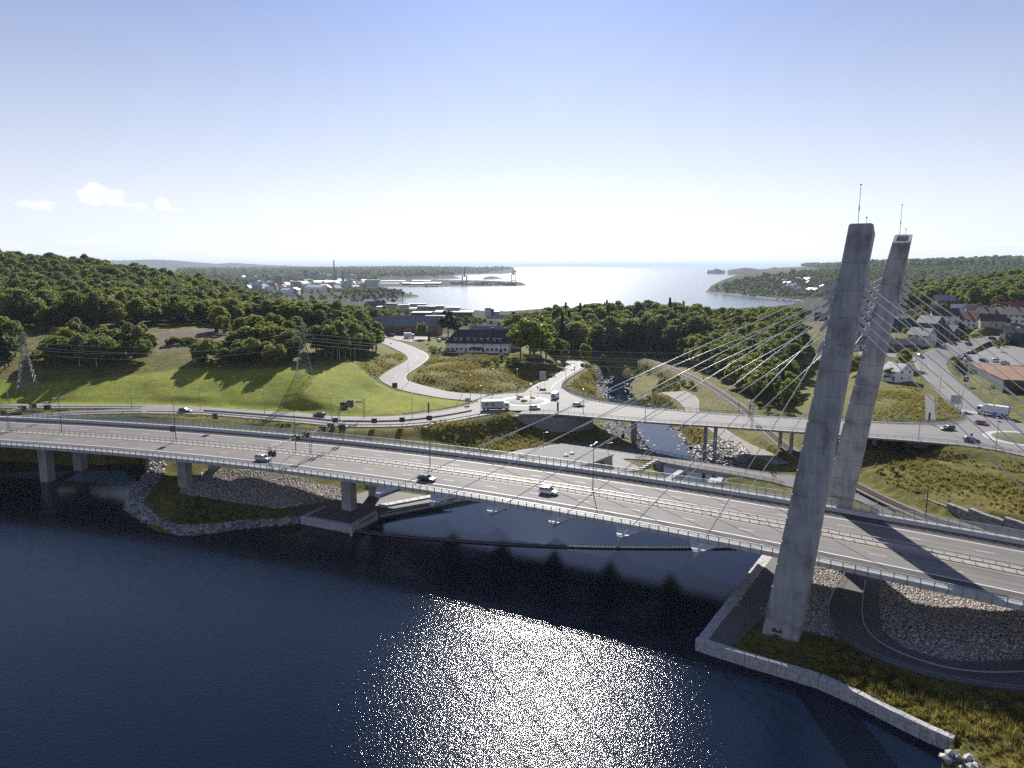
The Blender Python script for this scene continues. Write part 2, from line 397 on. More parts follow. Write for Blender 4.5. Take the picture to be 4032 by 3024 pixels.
# S road, villa, timber hall
for a in [(1900, 1390, 16.5), (1800, 1400, 16), (2050, 1395, 15.5), (1900, 1440, 14), (1750, 1450, 14.5), (1650, 1480, 13.5), (1900, 1500, 12), (1750, 1555, 10.4), (2000, 1540, 10.2), (2100, 1470, 11), (1650, 1340, 16.4), (1500, 1330, 17), (1750, 1330, 16.4), (1600, 1310, 15.5), (1560, 1410, 15.8), (1530, 1450, 14.8), (1620, 1380, 16.2), (2050, 1340, 15.5), (2200, 1380, 11.5)]: C(*a)
# roundabout, north road
for a in [(2066, 1582, 9.9), (2180, 1560, 9.9), (2000, 1560, 10), (2250, 1460, 9.5), (2270, 1435, 9.3), (2210, 1480, 9.6), (2320, 1500, 6.5), (2340, 1540, 5), (2300, 1420, 9)]: C(*a)
# river valley
for a in [(2700, 1820, -4), (2560, 1720, -4.5), (2460, 1640, -4.5), (2440, 1590, -5.5), (2420, 1530, -7), (2440, 1480, -8), (2620, 1600, -2.5), (2700, 1560, -2), (2600, 1520, -4), (2740, 1640, -1), (2800, 1720, -1), (2900, 1720, -.5), (2850, 1790, -2), (2950, 1800, -.5), (3050, 1850, .2), (3000, 1900, .4), (2380, 1640, 1), (2350, 1580, 3), (2700, 1490, -1), (2560, 1440, -4), (2500, 1420, -3)]: C(*a)
# railway and right slopes
for a in [(2900, 1600, 1), (3000, 1680, 1.2), (3100, 1760, 1.5), (3380, 1898, 2), (3526, 1974, 2), (3646, 2034, 2), (3781, 2072, 2), (3400, 1980, 1.2), (3300, 1960, 1), (3450, 1850, 4.5), (3600, 1850, 6), (3560, 1760, 5), (3700, 1880, 6), (3850, 1920, 6.5), (4032, 1970, 6.5), (3800, 1800, 8.5), (4000, 1840, 9), (3700, 1960, 4), (3900, 2030, 4.5), (4100, 2080, 5)]: C(*a)
# right field, roads, houses
for a in [(3500, 1660, 10.9), (3700, 1640, 11), (3550, 1600, 11.6), (3480, 1560, 12), (3650, 1560, 12), (3560, 1520, 13), (3850, 1620, 11.3), (4000, 1700, 11.2), (3950, 1600, 12.3), (3700, 1500, 13.6), (3640, 1440, 15.8), (3655, 1400, 18.5), (3800, 1380, 20), (3950, 1335, 24), (4032, 1318, 25.5), (3900, 1430, 17.5), (4032, 1430, 17.5), (3950, 1580, 13.5), (3820, 1480, 15), (3520, 1420, 16), (3450, 1420, 16), (3480, 1340, 20.5), (3600, 1350, 21.5), (3700, 1300, 26.5), (3850, 1300, 27), (4000, 1280, 29.5), (3700, 1250, 31), (3900, 1240, 32), (4100, 1250, 32), (3550, 1250, 29)]: C(*a)
# wooded knoll right of the river
for a in [(60, 540, 3), (110, 540, 1), (60, 640, 5), (90, 640, 7), (140, 640, 8), (190, 600, 13), (230, 560, 21), (210, 490, 20), (250, 470, 25), (290, 520, 26), (270, 430, 19), (200, 420, 7), (240, 390, 9), (160, 470, 5), (150, 540, 6), (280, 600, 20), (110, 720, 4), (200, 720, 5), (300, 700, 8), (40, 580, 4), (170, 380, .5), (210, 350, 1.5)]: Wp(*a)
for a in [(330, 420, 24), (340, 480, 30), (370, 560, 34), (430, 600, 38), (520, 640, 42), (450, 480, 36), (600, 500, 40), (420, 400, 28), (560, 760, 46), (700, 700, 48), (400, 760, 30), (330, 640, 22)]: Wp(*a)
# near right corner: lake wall, grass, path, paved slope
for a in [(2900, 2420, .2), (2800, 2560, .2), (3000, 2620, .2), (3200, 2690, .2), (3400, 2780, .2), (3700, 2930, .2), (3000, 2280, .3), (3080, 2350, .4), (3250, 2480, .5), (3300, 2560, .5), (3500, 2650, .6), (3800, 2720, .8), (4032, 2740, 1), (3250, 2350, .8), (3400, 2300, 1.2), (3480, 2480, 1.1), (3600, 2420, 1.2), (3562, 2400, 1.0), (3700, 2390, 1.2), (3800, 2400, 1.9), (3860, 2383, 1.8), (4032, 2420, 3.4), (3700, 2330, 1.0), (3600, 2310, .9), (3700, 2560, 1.5), (4032, 2590, 2.0), (3850, 2560, 1.8), (3900, 2900, .6), (4200, 2850, 1), (4300, 2500, 5)]: C(*a)
for a in [(140, 80, 1.5), (120, 60, .5), (180, 110, 5), (200, 60, 5), (170, 140, 4), (130, 150, 1.8), (105, 140, 1.5), (90, 150, 1.3), (260, 100, 8), (220, 180, 6), (260, 220, 11), (330, 260, 14), (420, 330, 20)]: Wp(*a)
# off-frame shore left and lake bed
for a in [(-260, 255, 2), (-330, 290, 10), (-420, 330, 13), (-230, 275, 8), (-180, 262, 6), (-140, 246, 5)]: Wp(*a)
for a in [(-150, 150, -6), (0, 100, -6), (-250, 180, -6), (-60, 60, -6), (40, 70, -6), (0, 140, -6), (-350, 220, -5)]: Wp(*a)
# town, harbour and the far shores
for a in [(1500, 1230, -17), (1700, 1240, -18), (1650, 1270, -12), (1950, 1240, -17), (1950, 1280, -8), (2100, 1260, -8), (1800, 1290, -4), (1500, 1270, 4), (1350, 1230, -2), (1200, 1190, -10), (1050, 1150, -16), (1300, 1150, -17), (1200, 1115, -17), (1000, 1110, -14), (1400, 1105, -18), (1450, 1175, -14), (1550, 1160, -8), (1500, 1150, -5), (1620, 1168, -19), (900, 1085, -6), (1100, 1075, -4), (1300, 1068, 0), (1500, 1070, 2), (1600, 1062, 10), (1750, 1066, 6), (1900, 1066, 4), (1980, 1067, 2), (1700, 1080, -8), (1550, 1090, -10), (1200, 1058, 18), (700, 1090, 5), (500, 1080, 20)]: C(*a)
for a in [(-1200, 1300, 40), (-800, 1300, 10), (-2500, 2500, 30), (-1800, 1800, 0), (0, 900, -16), (150, 900, -14), (-100, 1000, -16), (300, 900, -10), (100, 1100, -26), (400, 1000, -10), (520, 1100, 4), (300, 1250, -26), (700, 1100, 25), (900, 1000, 45), (1100, 1300, 50)]: Wp(*a)
for a in [(800, 2350, 12), (900, 2500, 28), (1050, 2450, 24), (700, 2300, -14), (1000, 2200, 10), (1100, 1900, 6), (900, 1900, -20), (1300, 2100, 25), (1500, 2600, 45), (1200, 2900, 36), (1900, 2700, 60), (1500, 1800, 45), (1400, 1500, 55), (1000, 1500, 20), (800, 1450, -5), (2200, 2000, 75), (2600, 3200, 80), (2500, 4500, 60), (1900, 4600, 36), (3200, 5500, 60), (4500, 6500, 70), (2000, 8000, 50)]: Wp(*a)
CP = np.array(CP)
def fan(x, y):
    return np.stack([x / np.maximum(y, 20) * 1.6, np.log(np.maximum(y, 20))], -1)
FC = fan(CP[:, 0], CP[:, 1])
_D = np.linalg.norm(FC[:, None] - FC[None], axis=-1)
_K = -np.sqrt(_D ** 2 + .004 ** 2)
_n = len(CP)
_A = np.zeros((_n + 1, _n + 1)); _A[:_n, :_n] = _K - np.eye(_n) * .003; _A[:_n, _n] = 1; _A[_n, :_n] = 1
_W = np.linalg.solve(_A, np.r_[CP[:, 2], 0])
def base_h(x, y):
    x = np.asarray(x, float).ravel(); y = np.asarray(y, float).ravel(); out = np.empty(len(x))
    for i in range(0, len(x), 20000):
        q = fan(x[i:i + 20000], y[i:i + 20000])
        d = np.linalg.norm(q[:, None] - FC[None], axis=-1)
        out[i:i + 20000] = -np.sqrt(d ** 2 + .004 ** 2) @ _W[:_n] + _W[_n]
    return out

# ---- water bodies
LAKE_EDGE = [(561, 1818), (585, 1850), (591, 1883), (557, 1908), (515, 1950), (488, 2004), (521, 2034), (575, 2064), (624, 2092), (694, 2107), (781, 2106), (868, 2094), (976, 2080), (1085, 2070), (1184, 2063), (1385, 2102), (1490, 2045), (1501, 2034), (1642, 2012), (1794, 1983)]
LAKE_EDGE_R = [(3008, 2202), (2900, 2340), (2736, 2561), (2948, 2630), (3056, 2662), (3221, 2713), (3372, 2782), (3518, 2858), (3645, 2921), (3746, 2966), (3708, 3024)]
CEN = np.array([-283.1, -407.6])
def arc(r, deg, z=DECK_Z):
    a = math.radians(deg); return np.array([CEN[0] + r * math.cos(a), CEN[1] + r * math.sin(a), z])
def lake_poly():
    a = [P(u, v, WATER_Z)[:2] for u, v in LAKE_EDGE]
    b = [P(u, v, WATER_Z)[:2] for u, v in LAKE_EDGE_R]
    q0, q1 = P(2736, 2561, WATER_Z)[:2], P(3008, 2202, WATER_Z)[:2]; qd = (q1 - q0) / np.linalg.norm(q1 - q0)
    dam = [arc(r_, d)[:2] for r_, d in ((668, 65.4), (674, 64), (674, 62), (673, 60.6))] + [q1 + qd * 46, q1 + qd * 20]
    left = [(-400, 285), (-300, 262), (-230, 250), (-180, 240), (-145, 232)]
    right = [(70, 60), (95, 40), (120, 10), (150, -60)]
    return np.array([(-900, -60), (-900, 250)] + left + a + [tuple(p) for p in dam] + b + right)
LAKE = lake_poly()
LAND = [  # land outlines along the far coast, in photo pixels at sea level
    [(-4000, 1052), (900, 1049), (1150, 1051), (1600, 1050), (1900, 1053), (2030, 1064), (2036, 1074), (1990, 1079), (1850, 1081), (1760, 1088), (1690, 1096), (1692, 1104), (1760, 1107), (1900, 1110), (2030, 1116), (2075, 1122), (2062, 1126), (1480, 1131), (1440, 1132), (1470, 1140), (1540, 1150), (1600, 1160), (1650, 1167), (1640, 1171), (1580, 1177), (1480, 1184), (1375, 1187), (1370, 1196), (1420, 1206), (1560, 1208), (1800, 1222), (1900, 1232), (2000, 1234), (2150, 1222), (2400, 1228), (2700, 1226), (3000, 1220), (3150, 1200), (3160, 1186), (3060, 1181), (3000, 1174), (2950, 1168), (2880, 1161), (2775, 1151), (2790, 1146), (2850, 1132), (2930, 1108), (2985, 1093), (3010, 1086), (2990, 1084), (3020, 1077), (3100, 1073), (3200, 1068), (3400, 1060), (3700, 1057), (6500, 1057), (9000, 1400), (9000, 6000), (-6000, 6000), (-6000, 1400)],
    [(2788, 1066), (2815, 1064), (2853, 1064), (2850, 1067), (2815, 1068)],
    [(2868, 1072), (2900, 1066), (2950, 1062), (3010, 1062), (3080, 1064), (3050, 1070), (3010, 1073), (2920, 1074)],
    [(1690, 1095), (1730, 1090), (1775, 1090), (1822, 1096), (1780, 1099), (1710, 1100)],
    [(1902, 1096), (1935, 1093), (1960, 1094), (1985, 1098), (1940, 1101), (1905, 1101)],
    [(1870, 1050.2), (1920, 1049), (1990, 1049.5), (1980, 1051), (1900, 1051.2)]]
def sea_uv(x, y):
    z = SEA_Z - CAMH
    fw = y * math.cos(PITCH) - z * math.sin(PITCH); up = y * math.sin(PITCH) + z * math.cos(PITCH)
    return 2016 + FPX * x / fw, 1512 - FPX * up / fw

ROADPTS = []                      # (x, y, z, depth below surface, inner radius, outer radius)
def flatten(points, dz=.25, rin=2.0, rout=9.0):
    for p in points: ROADPTS.append((p[0], p[1], p[2], dz, rin, rout))
def terrain_h(x, y):
    x = np.asarray(x, float).ravel(); y = np.asarray(y, float).ravel()
    z = base_h(x, y)
    far = y > 650
    # far coast
    u, v = sea_uv(x[far], y[far]); land = np.zeros(far.sum(), bool); dd = np.full(far.sum(), 1e9)
    for L in LAND:
        land |= inpoly(u, v, L)
    for L in LAND: dd = np.minimum(dd, polydist(u, v * 1.0, L))
    zf = z[far]
    rise = smooth(dd / 14.0)
    zl = np.maximum(SEA_Z + .8 + 5 * smooth(dd / 3.0), np.minimum(zf, SEA_Z + 2 + 90 * rise))
    zw = np.full_like(zf, SEA_Z - 4)
    z[far] = np.where(land, zl, zw)
    near = ~far
    # lake
    nx, ny = x[near], y[near]
    ins = inpoly(nx, ny, LAKE); d = polydist(nx, ny, LAKE)
    zn = z[near]
    zn = np.where(ins, np.minimum(WATER_Z - .5 - np.minimum(d * .5, 5), WATER_Z - .5), np.where((d < 8) & (np.hypot(nx - CEN[0], ny - CEN[1]) < 668), np.maximum(zn, WATER_Z + np.minimum(.5 + d * .5, 1.8)), zn))
    # quay walls: the bed stays deep right up to the back of the blocks
    for seg in (LAKE_EDGE[14:], LAKE_EDGE_R[:-1]):
        pw = np.array([P(u_, v_, WATER_Z)[:2] for u_, v_ in seg]); dw = polydist(nx, ny, pw, False)
        zn = np.where(dw < 1.0, -3.2, zn)
    ps = np.array([P(u_, v_, WATER_Z)[:2] for u_, v_ in ((1495, 2040), (1642, 2012), (1794, 1983), (1900, 1960))]); ds = polydist(nx, ny, ps, False)
    zn = np.where(ds < 3.9, np.minimum(zn, -2.6), zn)
    z[near] = zn
    return z
WALLS = []
def apply_roads(x, y, z):
    if not ROADPTS: return z
    R = np.array(ROADPTS); kd = kdtree.KDTree(len(R))
    for i, p in enumerate(R): kd.insert((p[0], p[1], 0), i)
    kd.balance()
    lo = R[:, :2].min(0) - 14; hi = R[:, :2].max(0) + 14
    idx = np.where((x > lo[0]) & (x < hi[0]) & (y > lo[1]) & (y < hi[1]))[0]
    for i in idx:
        _, k, d = kd.find((x[i], y[i], 0))
        r = R[k]
        if d < r[5]:
            t = (d - r[4]) / (r[5] - r[4]); t = min(max(t, 0), 1); w = 1 - t * t * (3 - 2 * t)
            z[i] = z[i] * (1 - w) + (r[2] - r[3]) * w
    return z
# ------------------------------------------------------------------ roads and paths (photo pixel + level of each edge)
ROADS = {}
def road_def(name, L, R, n=60, dz=.25, rin=2.5, rout=9.0, flat=True, across=6):
    A = resample(pl(L), n); B = resample(pl(R), n)
    ROADS[name] = (A, B)
    if flat:
        for t in np.linspace(0, 1, across): flatten(A * (1 - t) + B * t, dz, rin, rout)
    return A, B
road_def('slip_road', [(540, 1593, 12.6), (700, 1598, 12.3), (814, 1604, 12), (1000, 1615, 11.5), (1200, 1627, 11), (1317, 1638, 10.7), (1534, 1639, 10.3), (1697, 1621.5, 10.1), (1805, 1602.5, 10), (1870, 1583, 10)],
         [(540, 1627, 12.3), (700, 1629, 12.1), (814, 1633, 11.9), (1000, 1648, 11.4), (1200, 1666, 11), (1371, 1679.6, 10.6), (1588, 1678, 10.3), (1751, 1662, 10.1), (1887, 1638, 10), (1995, 1622, 10)], 80)
road_def('lakeside_road', [(-600, 1588, 13.4), (0, 1592, 13), (271, 1592, 12.8), (560, 1594, 12.62)], [(-600, 1604, 13.4), (0, 1605, 13), (325, 1607, 12.8), (560, 1606, 12.62)], 50)
road_def('slip_ramp', [(40, 1640, 12.1), (163, 1630, 12.2), (325, 1617, 12.3), (560, 1606, 12.55)], [(40, 1652, 12.0), (239, 1636, 12.1), (380, 1630, 12.2), (560, 1627, 12.32)], 40)
road_def('hill_road', [(1862, 1578, 10), (1751, 1568, 10.2), (1670, 1554, 10.7), (1588, 1537, 11.3), (1523, 1513, 12.2), (1493, 1491, 13), (1507, 1475, 13.5), (1550, 1448, 14.4), (1599, 1421, 15.2), (1604, 1407, 15.6), (1588, 1391, 15.9), (1561, 1377, 16.1), (1501, 1350, 16.6), (1440, 1332, 17)],
         [(1925, 1554, 10), (1778, 1543, 10.2), (1670, 1518, 10.9), (1621, 1505, 11.5), (1599, 1489, 12.4), (1610, 1470, 13.2), (1659, 1437, 14.3), (1689, 1410, 15.1), (1680, 1391, 15.6), (1642, 1372, 15.9), (1588, 1350, 16.2), (1534, 1334, 16.5), (1491, 1326, 16.8), (1440, 1316, 17)], 80)
road_def('station_yard', [(1560, 1338, 16.5), (1500, 1322, 16.7), (1490, 1306, 16.9)], [(1640, 1348, 16.3), (1690, 1328, 16.4), (1560, 1304, 16.6)], 20, across=12)
road_def('north_road', [(2060, 1548, 10), (2109, 1514, 9.9), (2163, 1491, 9.8), (2207, 1464, 9.6), (2226, 1446, 9.4), (2222, 1432, 9.3), (2190, 1421, 9.2)],
         [(2205, 1545, 10), (2215, 1512, 9.9), (2239, 1489, 9.8), (2270, 1470, 9.6), (2303, 1450, 9.4), (2306, 1434, 9.3), (2285, 1420, 9.2)], 50)
road_def('bridge_road', [(2215, 1528, 10), (2260, 1554, 10), (2336, 1577, 10.05), (2450, 1594, 10.1), (2591, 1610, 10.2), (2895, 1634, 10.4), (3166, 1648, 10.7), (3429, 1662, 10.9), (3600, 1668, 11), (3754, 1668, 11)],
         [(2040, 1629, 10), (2179, 1630, 10), (2330, 1642, 10.1), (2483, 1656, 10.2), (2650, 1668, 10.3), (2814, 1678, 10.4), (3166, 1702, 10.7), (3418, 1722, 10.9), (3600, 1736, 11), (3770, 1751, 11)], 90, flat=False)
road_def('hillside_street', [(3760, 1664, 11.05), (3798, 1650, 11.1), (3787, 1622, 11.2), (3720, 1572, 12), (3655, 1507, 13.4), (3602, 1437, 15.8), (3606, 1410, 17.3), (3640, 1390, 19), (3692, 1367, 20.6), (3754, 1347, 22.2), (3854, 1330, 23.6), (3957, 1317, 24.8), (4032, 1310, 25.5), (4200, 1300, 27)],
         [(4005, 1690, 11.1), (3995, 1668, 11.15), (3979, 1647, 11.2), (3872, 1580, 12), (3804, 1525, 13), (3744, 1467, 14.6), (3727, 1432, 16.2), (3754, 1409, 17.4), (3800, 1390, 18.9), (3842, 1372, 20.3), (3889, 1347, 22.3), (3957, 1332, 23.8), (4032, 1322, 25), (4200, 1311, 26.6)], 80)
road_def('side_street', [(3612, 1405, 17.6), (3560, 1395, 18), (3480, 1389, 18.3), (3380, 1384, 18.5)], [(3604, 1424, 16.6), (3560, 1414, 17), (3480, 1403, 17.4), (3380, 1398, 17.6)], 24)
road_def('car_park', [(3754, 1409, 17.4), (3842, 1375, 19), (3889, 1352, 20.6), (3960, 1345, 21)], [(3790, 1424, 17), (3900, 1434, 17.2), (4032, 1440, 17.5), (4200, 1440, 18)], 30, across=14)
road_def('right_roundabout_road', [(3754, 1668, 11), (3900, 1660, 11.1), (4200, 1680, 11.1), (4400, 1700, 11.2)], [(3770, 1751, 11), (3900, 1769, 11), (4032, 1796, 11), (4300, 1860, 11)], 40, flat=True, across=12)
road_def('field_path', [(3642, 1545, 12.1), (3645, 1657, 11.0)], [(3680, 1562, 12.0), (3685, 1657, 11.0)], 14, rin=2, rout=5)
road_def('dam_road', [(2300, 1742, 2.2), (2420, 1757, 2), (2494, 1766, 1.8), (2600, 1787, 1.6), (2694, 1808, 1.5), (2850, 1833, 1.5), (2976, 1853, 1.4), (3123, 1872, 1.3), (3200, 1890, 1.2)],
         [(2300, 1810, 2), (2420, 1805, 2), (2559, 1812, 1.8), (2640, 1826, 1.6), (2700, 1837, 1.5), (2850, 1862, 1.5), (3025, 1895, 1.4), (3090, 1912, 1.3), (3190, 1935, 1.2)], 60, rin=2, rout=6)
road_def('service_yard', [(2040, 1772, 2.6), (2150, 1756, 2.4), (2240, 1742, 2.2), (2320, 1742, 2.1)], [(1960, 1795, 2.6), (2050, 1830, 2.2), (2300, 1865, 2.1), (2540, 1850, 2)], 24, rin=2, rout=7, across=14)
road_def('underpass_path', [(3150, 1925, 1.3), (3260, 1945, 1.3), (3360, 1965, 1.2), (3420, 1992, 1.2), (3465, 2035, 1.1), (3322, 2273, 1), (3271, 2364, .8), (3265, 2440, .7), (3315, 2516, .7), (3423, 2580, .7), (3581, 2640, .8), (3771, 2687, .9), (4032, 2722, 1.0), (4300, 2735, 1.2)],
         [(3170, 1890, 1.3), (3280, 1905, 1.3), (3375, 1938, 1.2), (3450, 1963, 1.2), (3520, 2015, 1.1), (3461, 2307, 1), (3458, 2377, .9), (3474, 2478, .9), (3537, 2535, .9), (3657, 2583, 1.0), (3803, 2605, 1.1), (4032, 2595, 1.3), (4300, 2560, 1.6)], 90, rin=1.5, rout=5)
road_def('quay_walk', [(3050, 2180, .35), (2928, 2342, .3), (2830, 2462, .3), (2778, 2535, .3)], [(3130, 2200, .35), (3080, 2370, .35), (2960, 2470, .3), (2900, 2540, .3)], 20, dz=.12, rin=1.5, rout=4)
road_def('pier_terrace', [(1560, 1935, .35), (1480, 1930, .4), (1400, 1945, .4), (1290, 1975, .4), (1150, 2010, .3)], [(1780, 1965, .3), (1620, 1990, .25), (1500, 2015, .22), (1400, 2060, .22), (1200, 2040, .22)], 30, dz=.12, rin=1.5, rout=4)
road_def('river_track', [(2600, 1545, -1.2), (2670, 1580, -1), (2720, 1640, -.7), (2790, 1690, -.5), (2860, 1740, -.4), (2960, 1790, -.2), (3060, 1830, .4)], [(2700, 1540, -1), (2750, 1570, -.8), (2760, 1630, -.6), (2860, 1690, -.4), (2940, 1740, -.2), (3030, 1780, 0), (3110, 1825, .6)], 40, rin=2, rout=6)
road_def('railway_bed', [(2480, 1404, -.5), (2570, 1418, 0), (2700, 1462, .5), (2800, 1510, .8), (2880, 1560, 1), (2960, 1615, 1.2), (3040, 1690, 1.4), (3120, 1755, 1.6), (3220, 1820, 1.8), (3370, 1893, 2), (3510, 1962, 2), (3660, 2022, 2), (3800, 2060, 2), (3990, 2110, 2), (4200, 2165, 2)],
         [(2480, 1410, -.5), (2560, 1426, 0), (2680, 1474, .5), (2775, 1520, .8), (2850, 1570, 1), (2925, 1625, 1.2), (3000, 1700, 1.4), (3080, 1770, 1.6), (3190, 1840, 1.8), (3340, 1912, 2), (3490, 1987, 2), (3640, 2052, 2), (3780, 2095, 2), (3970, 2150, 2), (4180, 2210, 2)], 90, dz=.3, rin=2, rout=6)
# the river and its pools
road_def('river_reach', [(2590, 1870, -4.6), (2600, 1830, -4.7), (2580, 1790, -4.8), (2545, 1740, -5), (2510, 1690, -5.2), (2480, 1640, -5.4), (2430, 1600, -6), (2390, 1570, -6.6), (2385, 1530, -7.2), (2395, 1500, -7.8), (2410, 1475, -8.2)],
         [(2960, 1910, -4.6), (2900, 1880, -4.7), (2720, 1800, -4.8), (2690, 1745, -5), (2640, 1690, -5.2), (2620, 1640, -5.4), (2585, 1600, -6), (2500, 1570, -6.6), (2470, 1530, -7.2), (2480, 1500, -7.8), (2500, 1475, -8.2)], 60, dz=1.1, rin=3.0, rout=8.0, across=9)
RAB_L = P(2066, 1580, 10.0); RAB_R = P(4032, 1729, 11.05)
for c, r in ((RAB_L, 19), (RAB_R, 19)):
    for k in range(5):
        for a in np.linspace(0, 2 * math.pi, 24, endpoint=False):
            if k: flatten([(c[0] + r * k / 5 * math.cos(a), c[1] + r * k / 5 * math.sin(a), c[2])], .25, 3, 9)
# building pads (levelled ground)
PADS = []
def pad(u, v, z, r): p = P(u, v, z); flatten([p], 0.0, r, r + 8); return p
pad(1900, 1395, 16.4, 17); pad(1830, 1390, 16.4, 10); pad(1980, 1395, 16.4, 10)
pad(3930, 1545, 13.6, 6)

# ------------------------------------------------------------------ ground mesh
POOL = np.array([P(u_, v_, -4.6)[:2] for u_, v_ in ((2560, 1875), (2600, 1842), (2680, 1826), (2740, 1822), (2850, 1845), (2960, 1880), (3000, 1905), (3010, 1945), (2800, 1950), (2600, 1925))])
def ground_mesh(name, y0, y1, rows, cols, smax):
    yy = np.exp(np.linspace(math.log(y0), math.log(y1), rows)); ss = np.linspace(-smax, smax, cols)
    Y, S = np.meshgrid(yy, ss, indexing='ij'); X = Y * S
    x, y = X.ravel(), Y.ravel()
    z = terrain_h(x, y)
    if y0 < 600:
        z = apply_roads(x, y, z)
        z = np.where(inpoly(x, y, POOL), np.minimum(z, -5.8), z)
        ins = inpoly(x, y, LAKE); z = np.where(ins, np.minimum(z, WATER_Z - .7), z)
        for seg, lim, zz in ((LAKE_EDGE[14:17], .8, -3.2), (LAKE_EDGE_R[:-1], .8, -3.2), (((1495, 2040), (1642, 2012), (1794, 1983), (1900, 1960)), 3.6, -2.6)):
            pw = np.array([P(u_, v_, WATER_Z)[:2] for u_, v_ in seg]); z = np.where(polydist(x, y, pw, False) < lim, np.minimum(z, zz), z)
    i = np.arange(rows * cols).reshape(rows, cols)
    F = np.stack([i[:-1, :-1], i[:-1, 1:], i[1:, 1:], i[1:, :-1]], -1).reshape(-1, 4)
    return np.stack([x, y, z], 1), F
def px_poly(pts): return np.array([P(*p)[:2] for p in pts])
LAWN = px_poly([(-600, 1590, 13.4), (0, 1590, 13), (600, 1592, 12.6), (1000, 1613, 11.5), (1200, 1625, 11), (1400, 1637, 10.5), (1700, 1618, 10), (1850, 1582, 10), (1700, 1562, 10.4), (1560, 1540, 11.5), (1480, 1505, 12.8), (1420, 1470, 17), (1400, 1430, 20.5), (1250, 1445, 22), (1000, 1455, 21), (700, 1450, 21), (560, 1465, 20), (300, 1500, 18), (100, 1490, 19), (-600, 1480, 20)])
PINK = px_poly([(752, 1884, 1.6), (817, 1846, 2.8), (925, 1850, 3), (1200, 1890, 2), (1429, 1938, .8), (1363, 1959, .6), (1273, 1973, .5), (1200, 1985, .5), (1100, 2003, .4), (898, 1973, .7), (708, 1943, .8), (720, 1905, 1.2)])
COB = px_poly([(3462, 2225, 1.0), (3720, 2265, 1), (4100, 2365, 3.4), (4500, 2420, 5), (4300, 2560, 2), (4032, 2592, 1.5), (3803, 2602, 1.2), (3657, 2580, 1.1), (3537, 2532, 1), (3474, 2475, 1), (3458, 2377, 1)])
COB2 = px_poly([(3120, 2215, .7), (3345, 2225, 1), (3320, 2273, 1), (3271, 2364, .8), (3265, 2440, .7), (3300, 2510, .7), (3180, 2490, .5), (3100, 2480, .5), (3010, 2420, .4), (2990, 2390, .4), (3060, 2350, .4)])
EARTH = px_poly([(560, 1345, 27), (620, 1320, 28), (760, 1300, 29), (900, 1305, 29), (1010, 1325, 28), (900, 1345, 26.5), (800, 1350, 26), (720, 1375, 25), (620, 1378, 25.5), (600, 1360, 26.5)])
RIP_L = px_poly([(561, 1818, -1.6), (640, 1815, 1), (655, 1850, 1), (640, 1880, .8), (600, 1925, .5), (560, 1980, .2), (620, 2035, .2), (700, 2065, .2), (800, 2065, .2), (950, 2045, .2), (1100, 2040, .2), (1184, 2030, .2), (1184, 2063, -1.6), (976, 2082, -1.6), (781, 2110, -1.6), (694, 2110, -1.6), (575, 2068, -1.6), (485, 2006, -1.6), (515, 1948, -1.6), (590, 1884, -1.6)])
RIP_R = px_poly([(2480, 1650, -4), (2360, 1680, 1), (2400, 1720, .5), (2520, 1745, -3), (2590, 1790, -4), (2540, 1740, -5)])
RIP_R2 = px_poly([(2640, 1690, -4), (2680, 1745, -4.5), (2700, 1790, -4), (2800, 1825, -2.5), (2930, 1830, -1), (2960, 1800, -.5), (2920, 1745, -.5), (2830, 1735, -1), (2760, 1740, -2), (2700, 1700, -2.5), (2670, 1660, -3)])
RIP_R3 = px_poly([(2345, 1475, -3), (2385, 1470, -6), (2395, 1540, -6), (2430, 1590, -5), (2380, 1585, -1), (2350, 1540, 0)])
RAILB = np.vstack([ROADS['railway_bed'][0][:, :2], ROADS['railway_bed'][1][::-1, :2]])
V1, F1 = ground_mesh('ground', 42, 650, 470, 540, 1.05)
V2, F2 = ground_mesh('ground_far', 650, 15000, 230, 420, 1.05)
def soft(x, y, poly, w):
    d = polydist(x, y, poly); return np.where(inpoly(x, y, poly), smooth(.5 + d / w / 2), smooth(.5 - d / w / 2))
def zone_attr(me, V):
    x, y, z = V[:, 0], V[:, 1], V[:, 2]
    r = soft(x, y, LAWN, 1.5)
    gr = np.zeros(len(x))
    for poly in (PINK, COB, COB2, RIP_L, RIP_R, RIP_R2, RIP_R3, EARTH, RAILB): gr = np.maximum(gr, soft(x, y, poly, .8))
    earth = soft(x, y, EARTH, 3)
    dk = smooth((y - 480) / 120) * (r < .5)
    c = np.stack([r, dk, gr, earth], 1).astype(np.float32)
    a = me.attributes.new('zone', 'FLOAT_COLOR', 'POINT'); a.data.foreach_set('color', c.ravel())
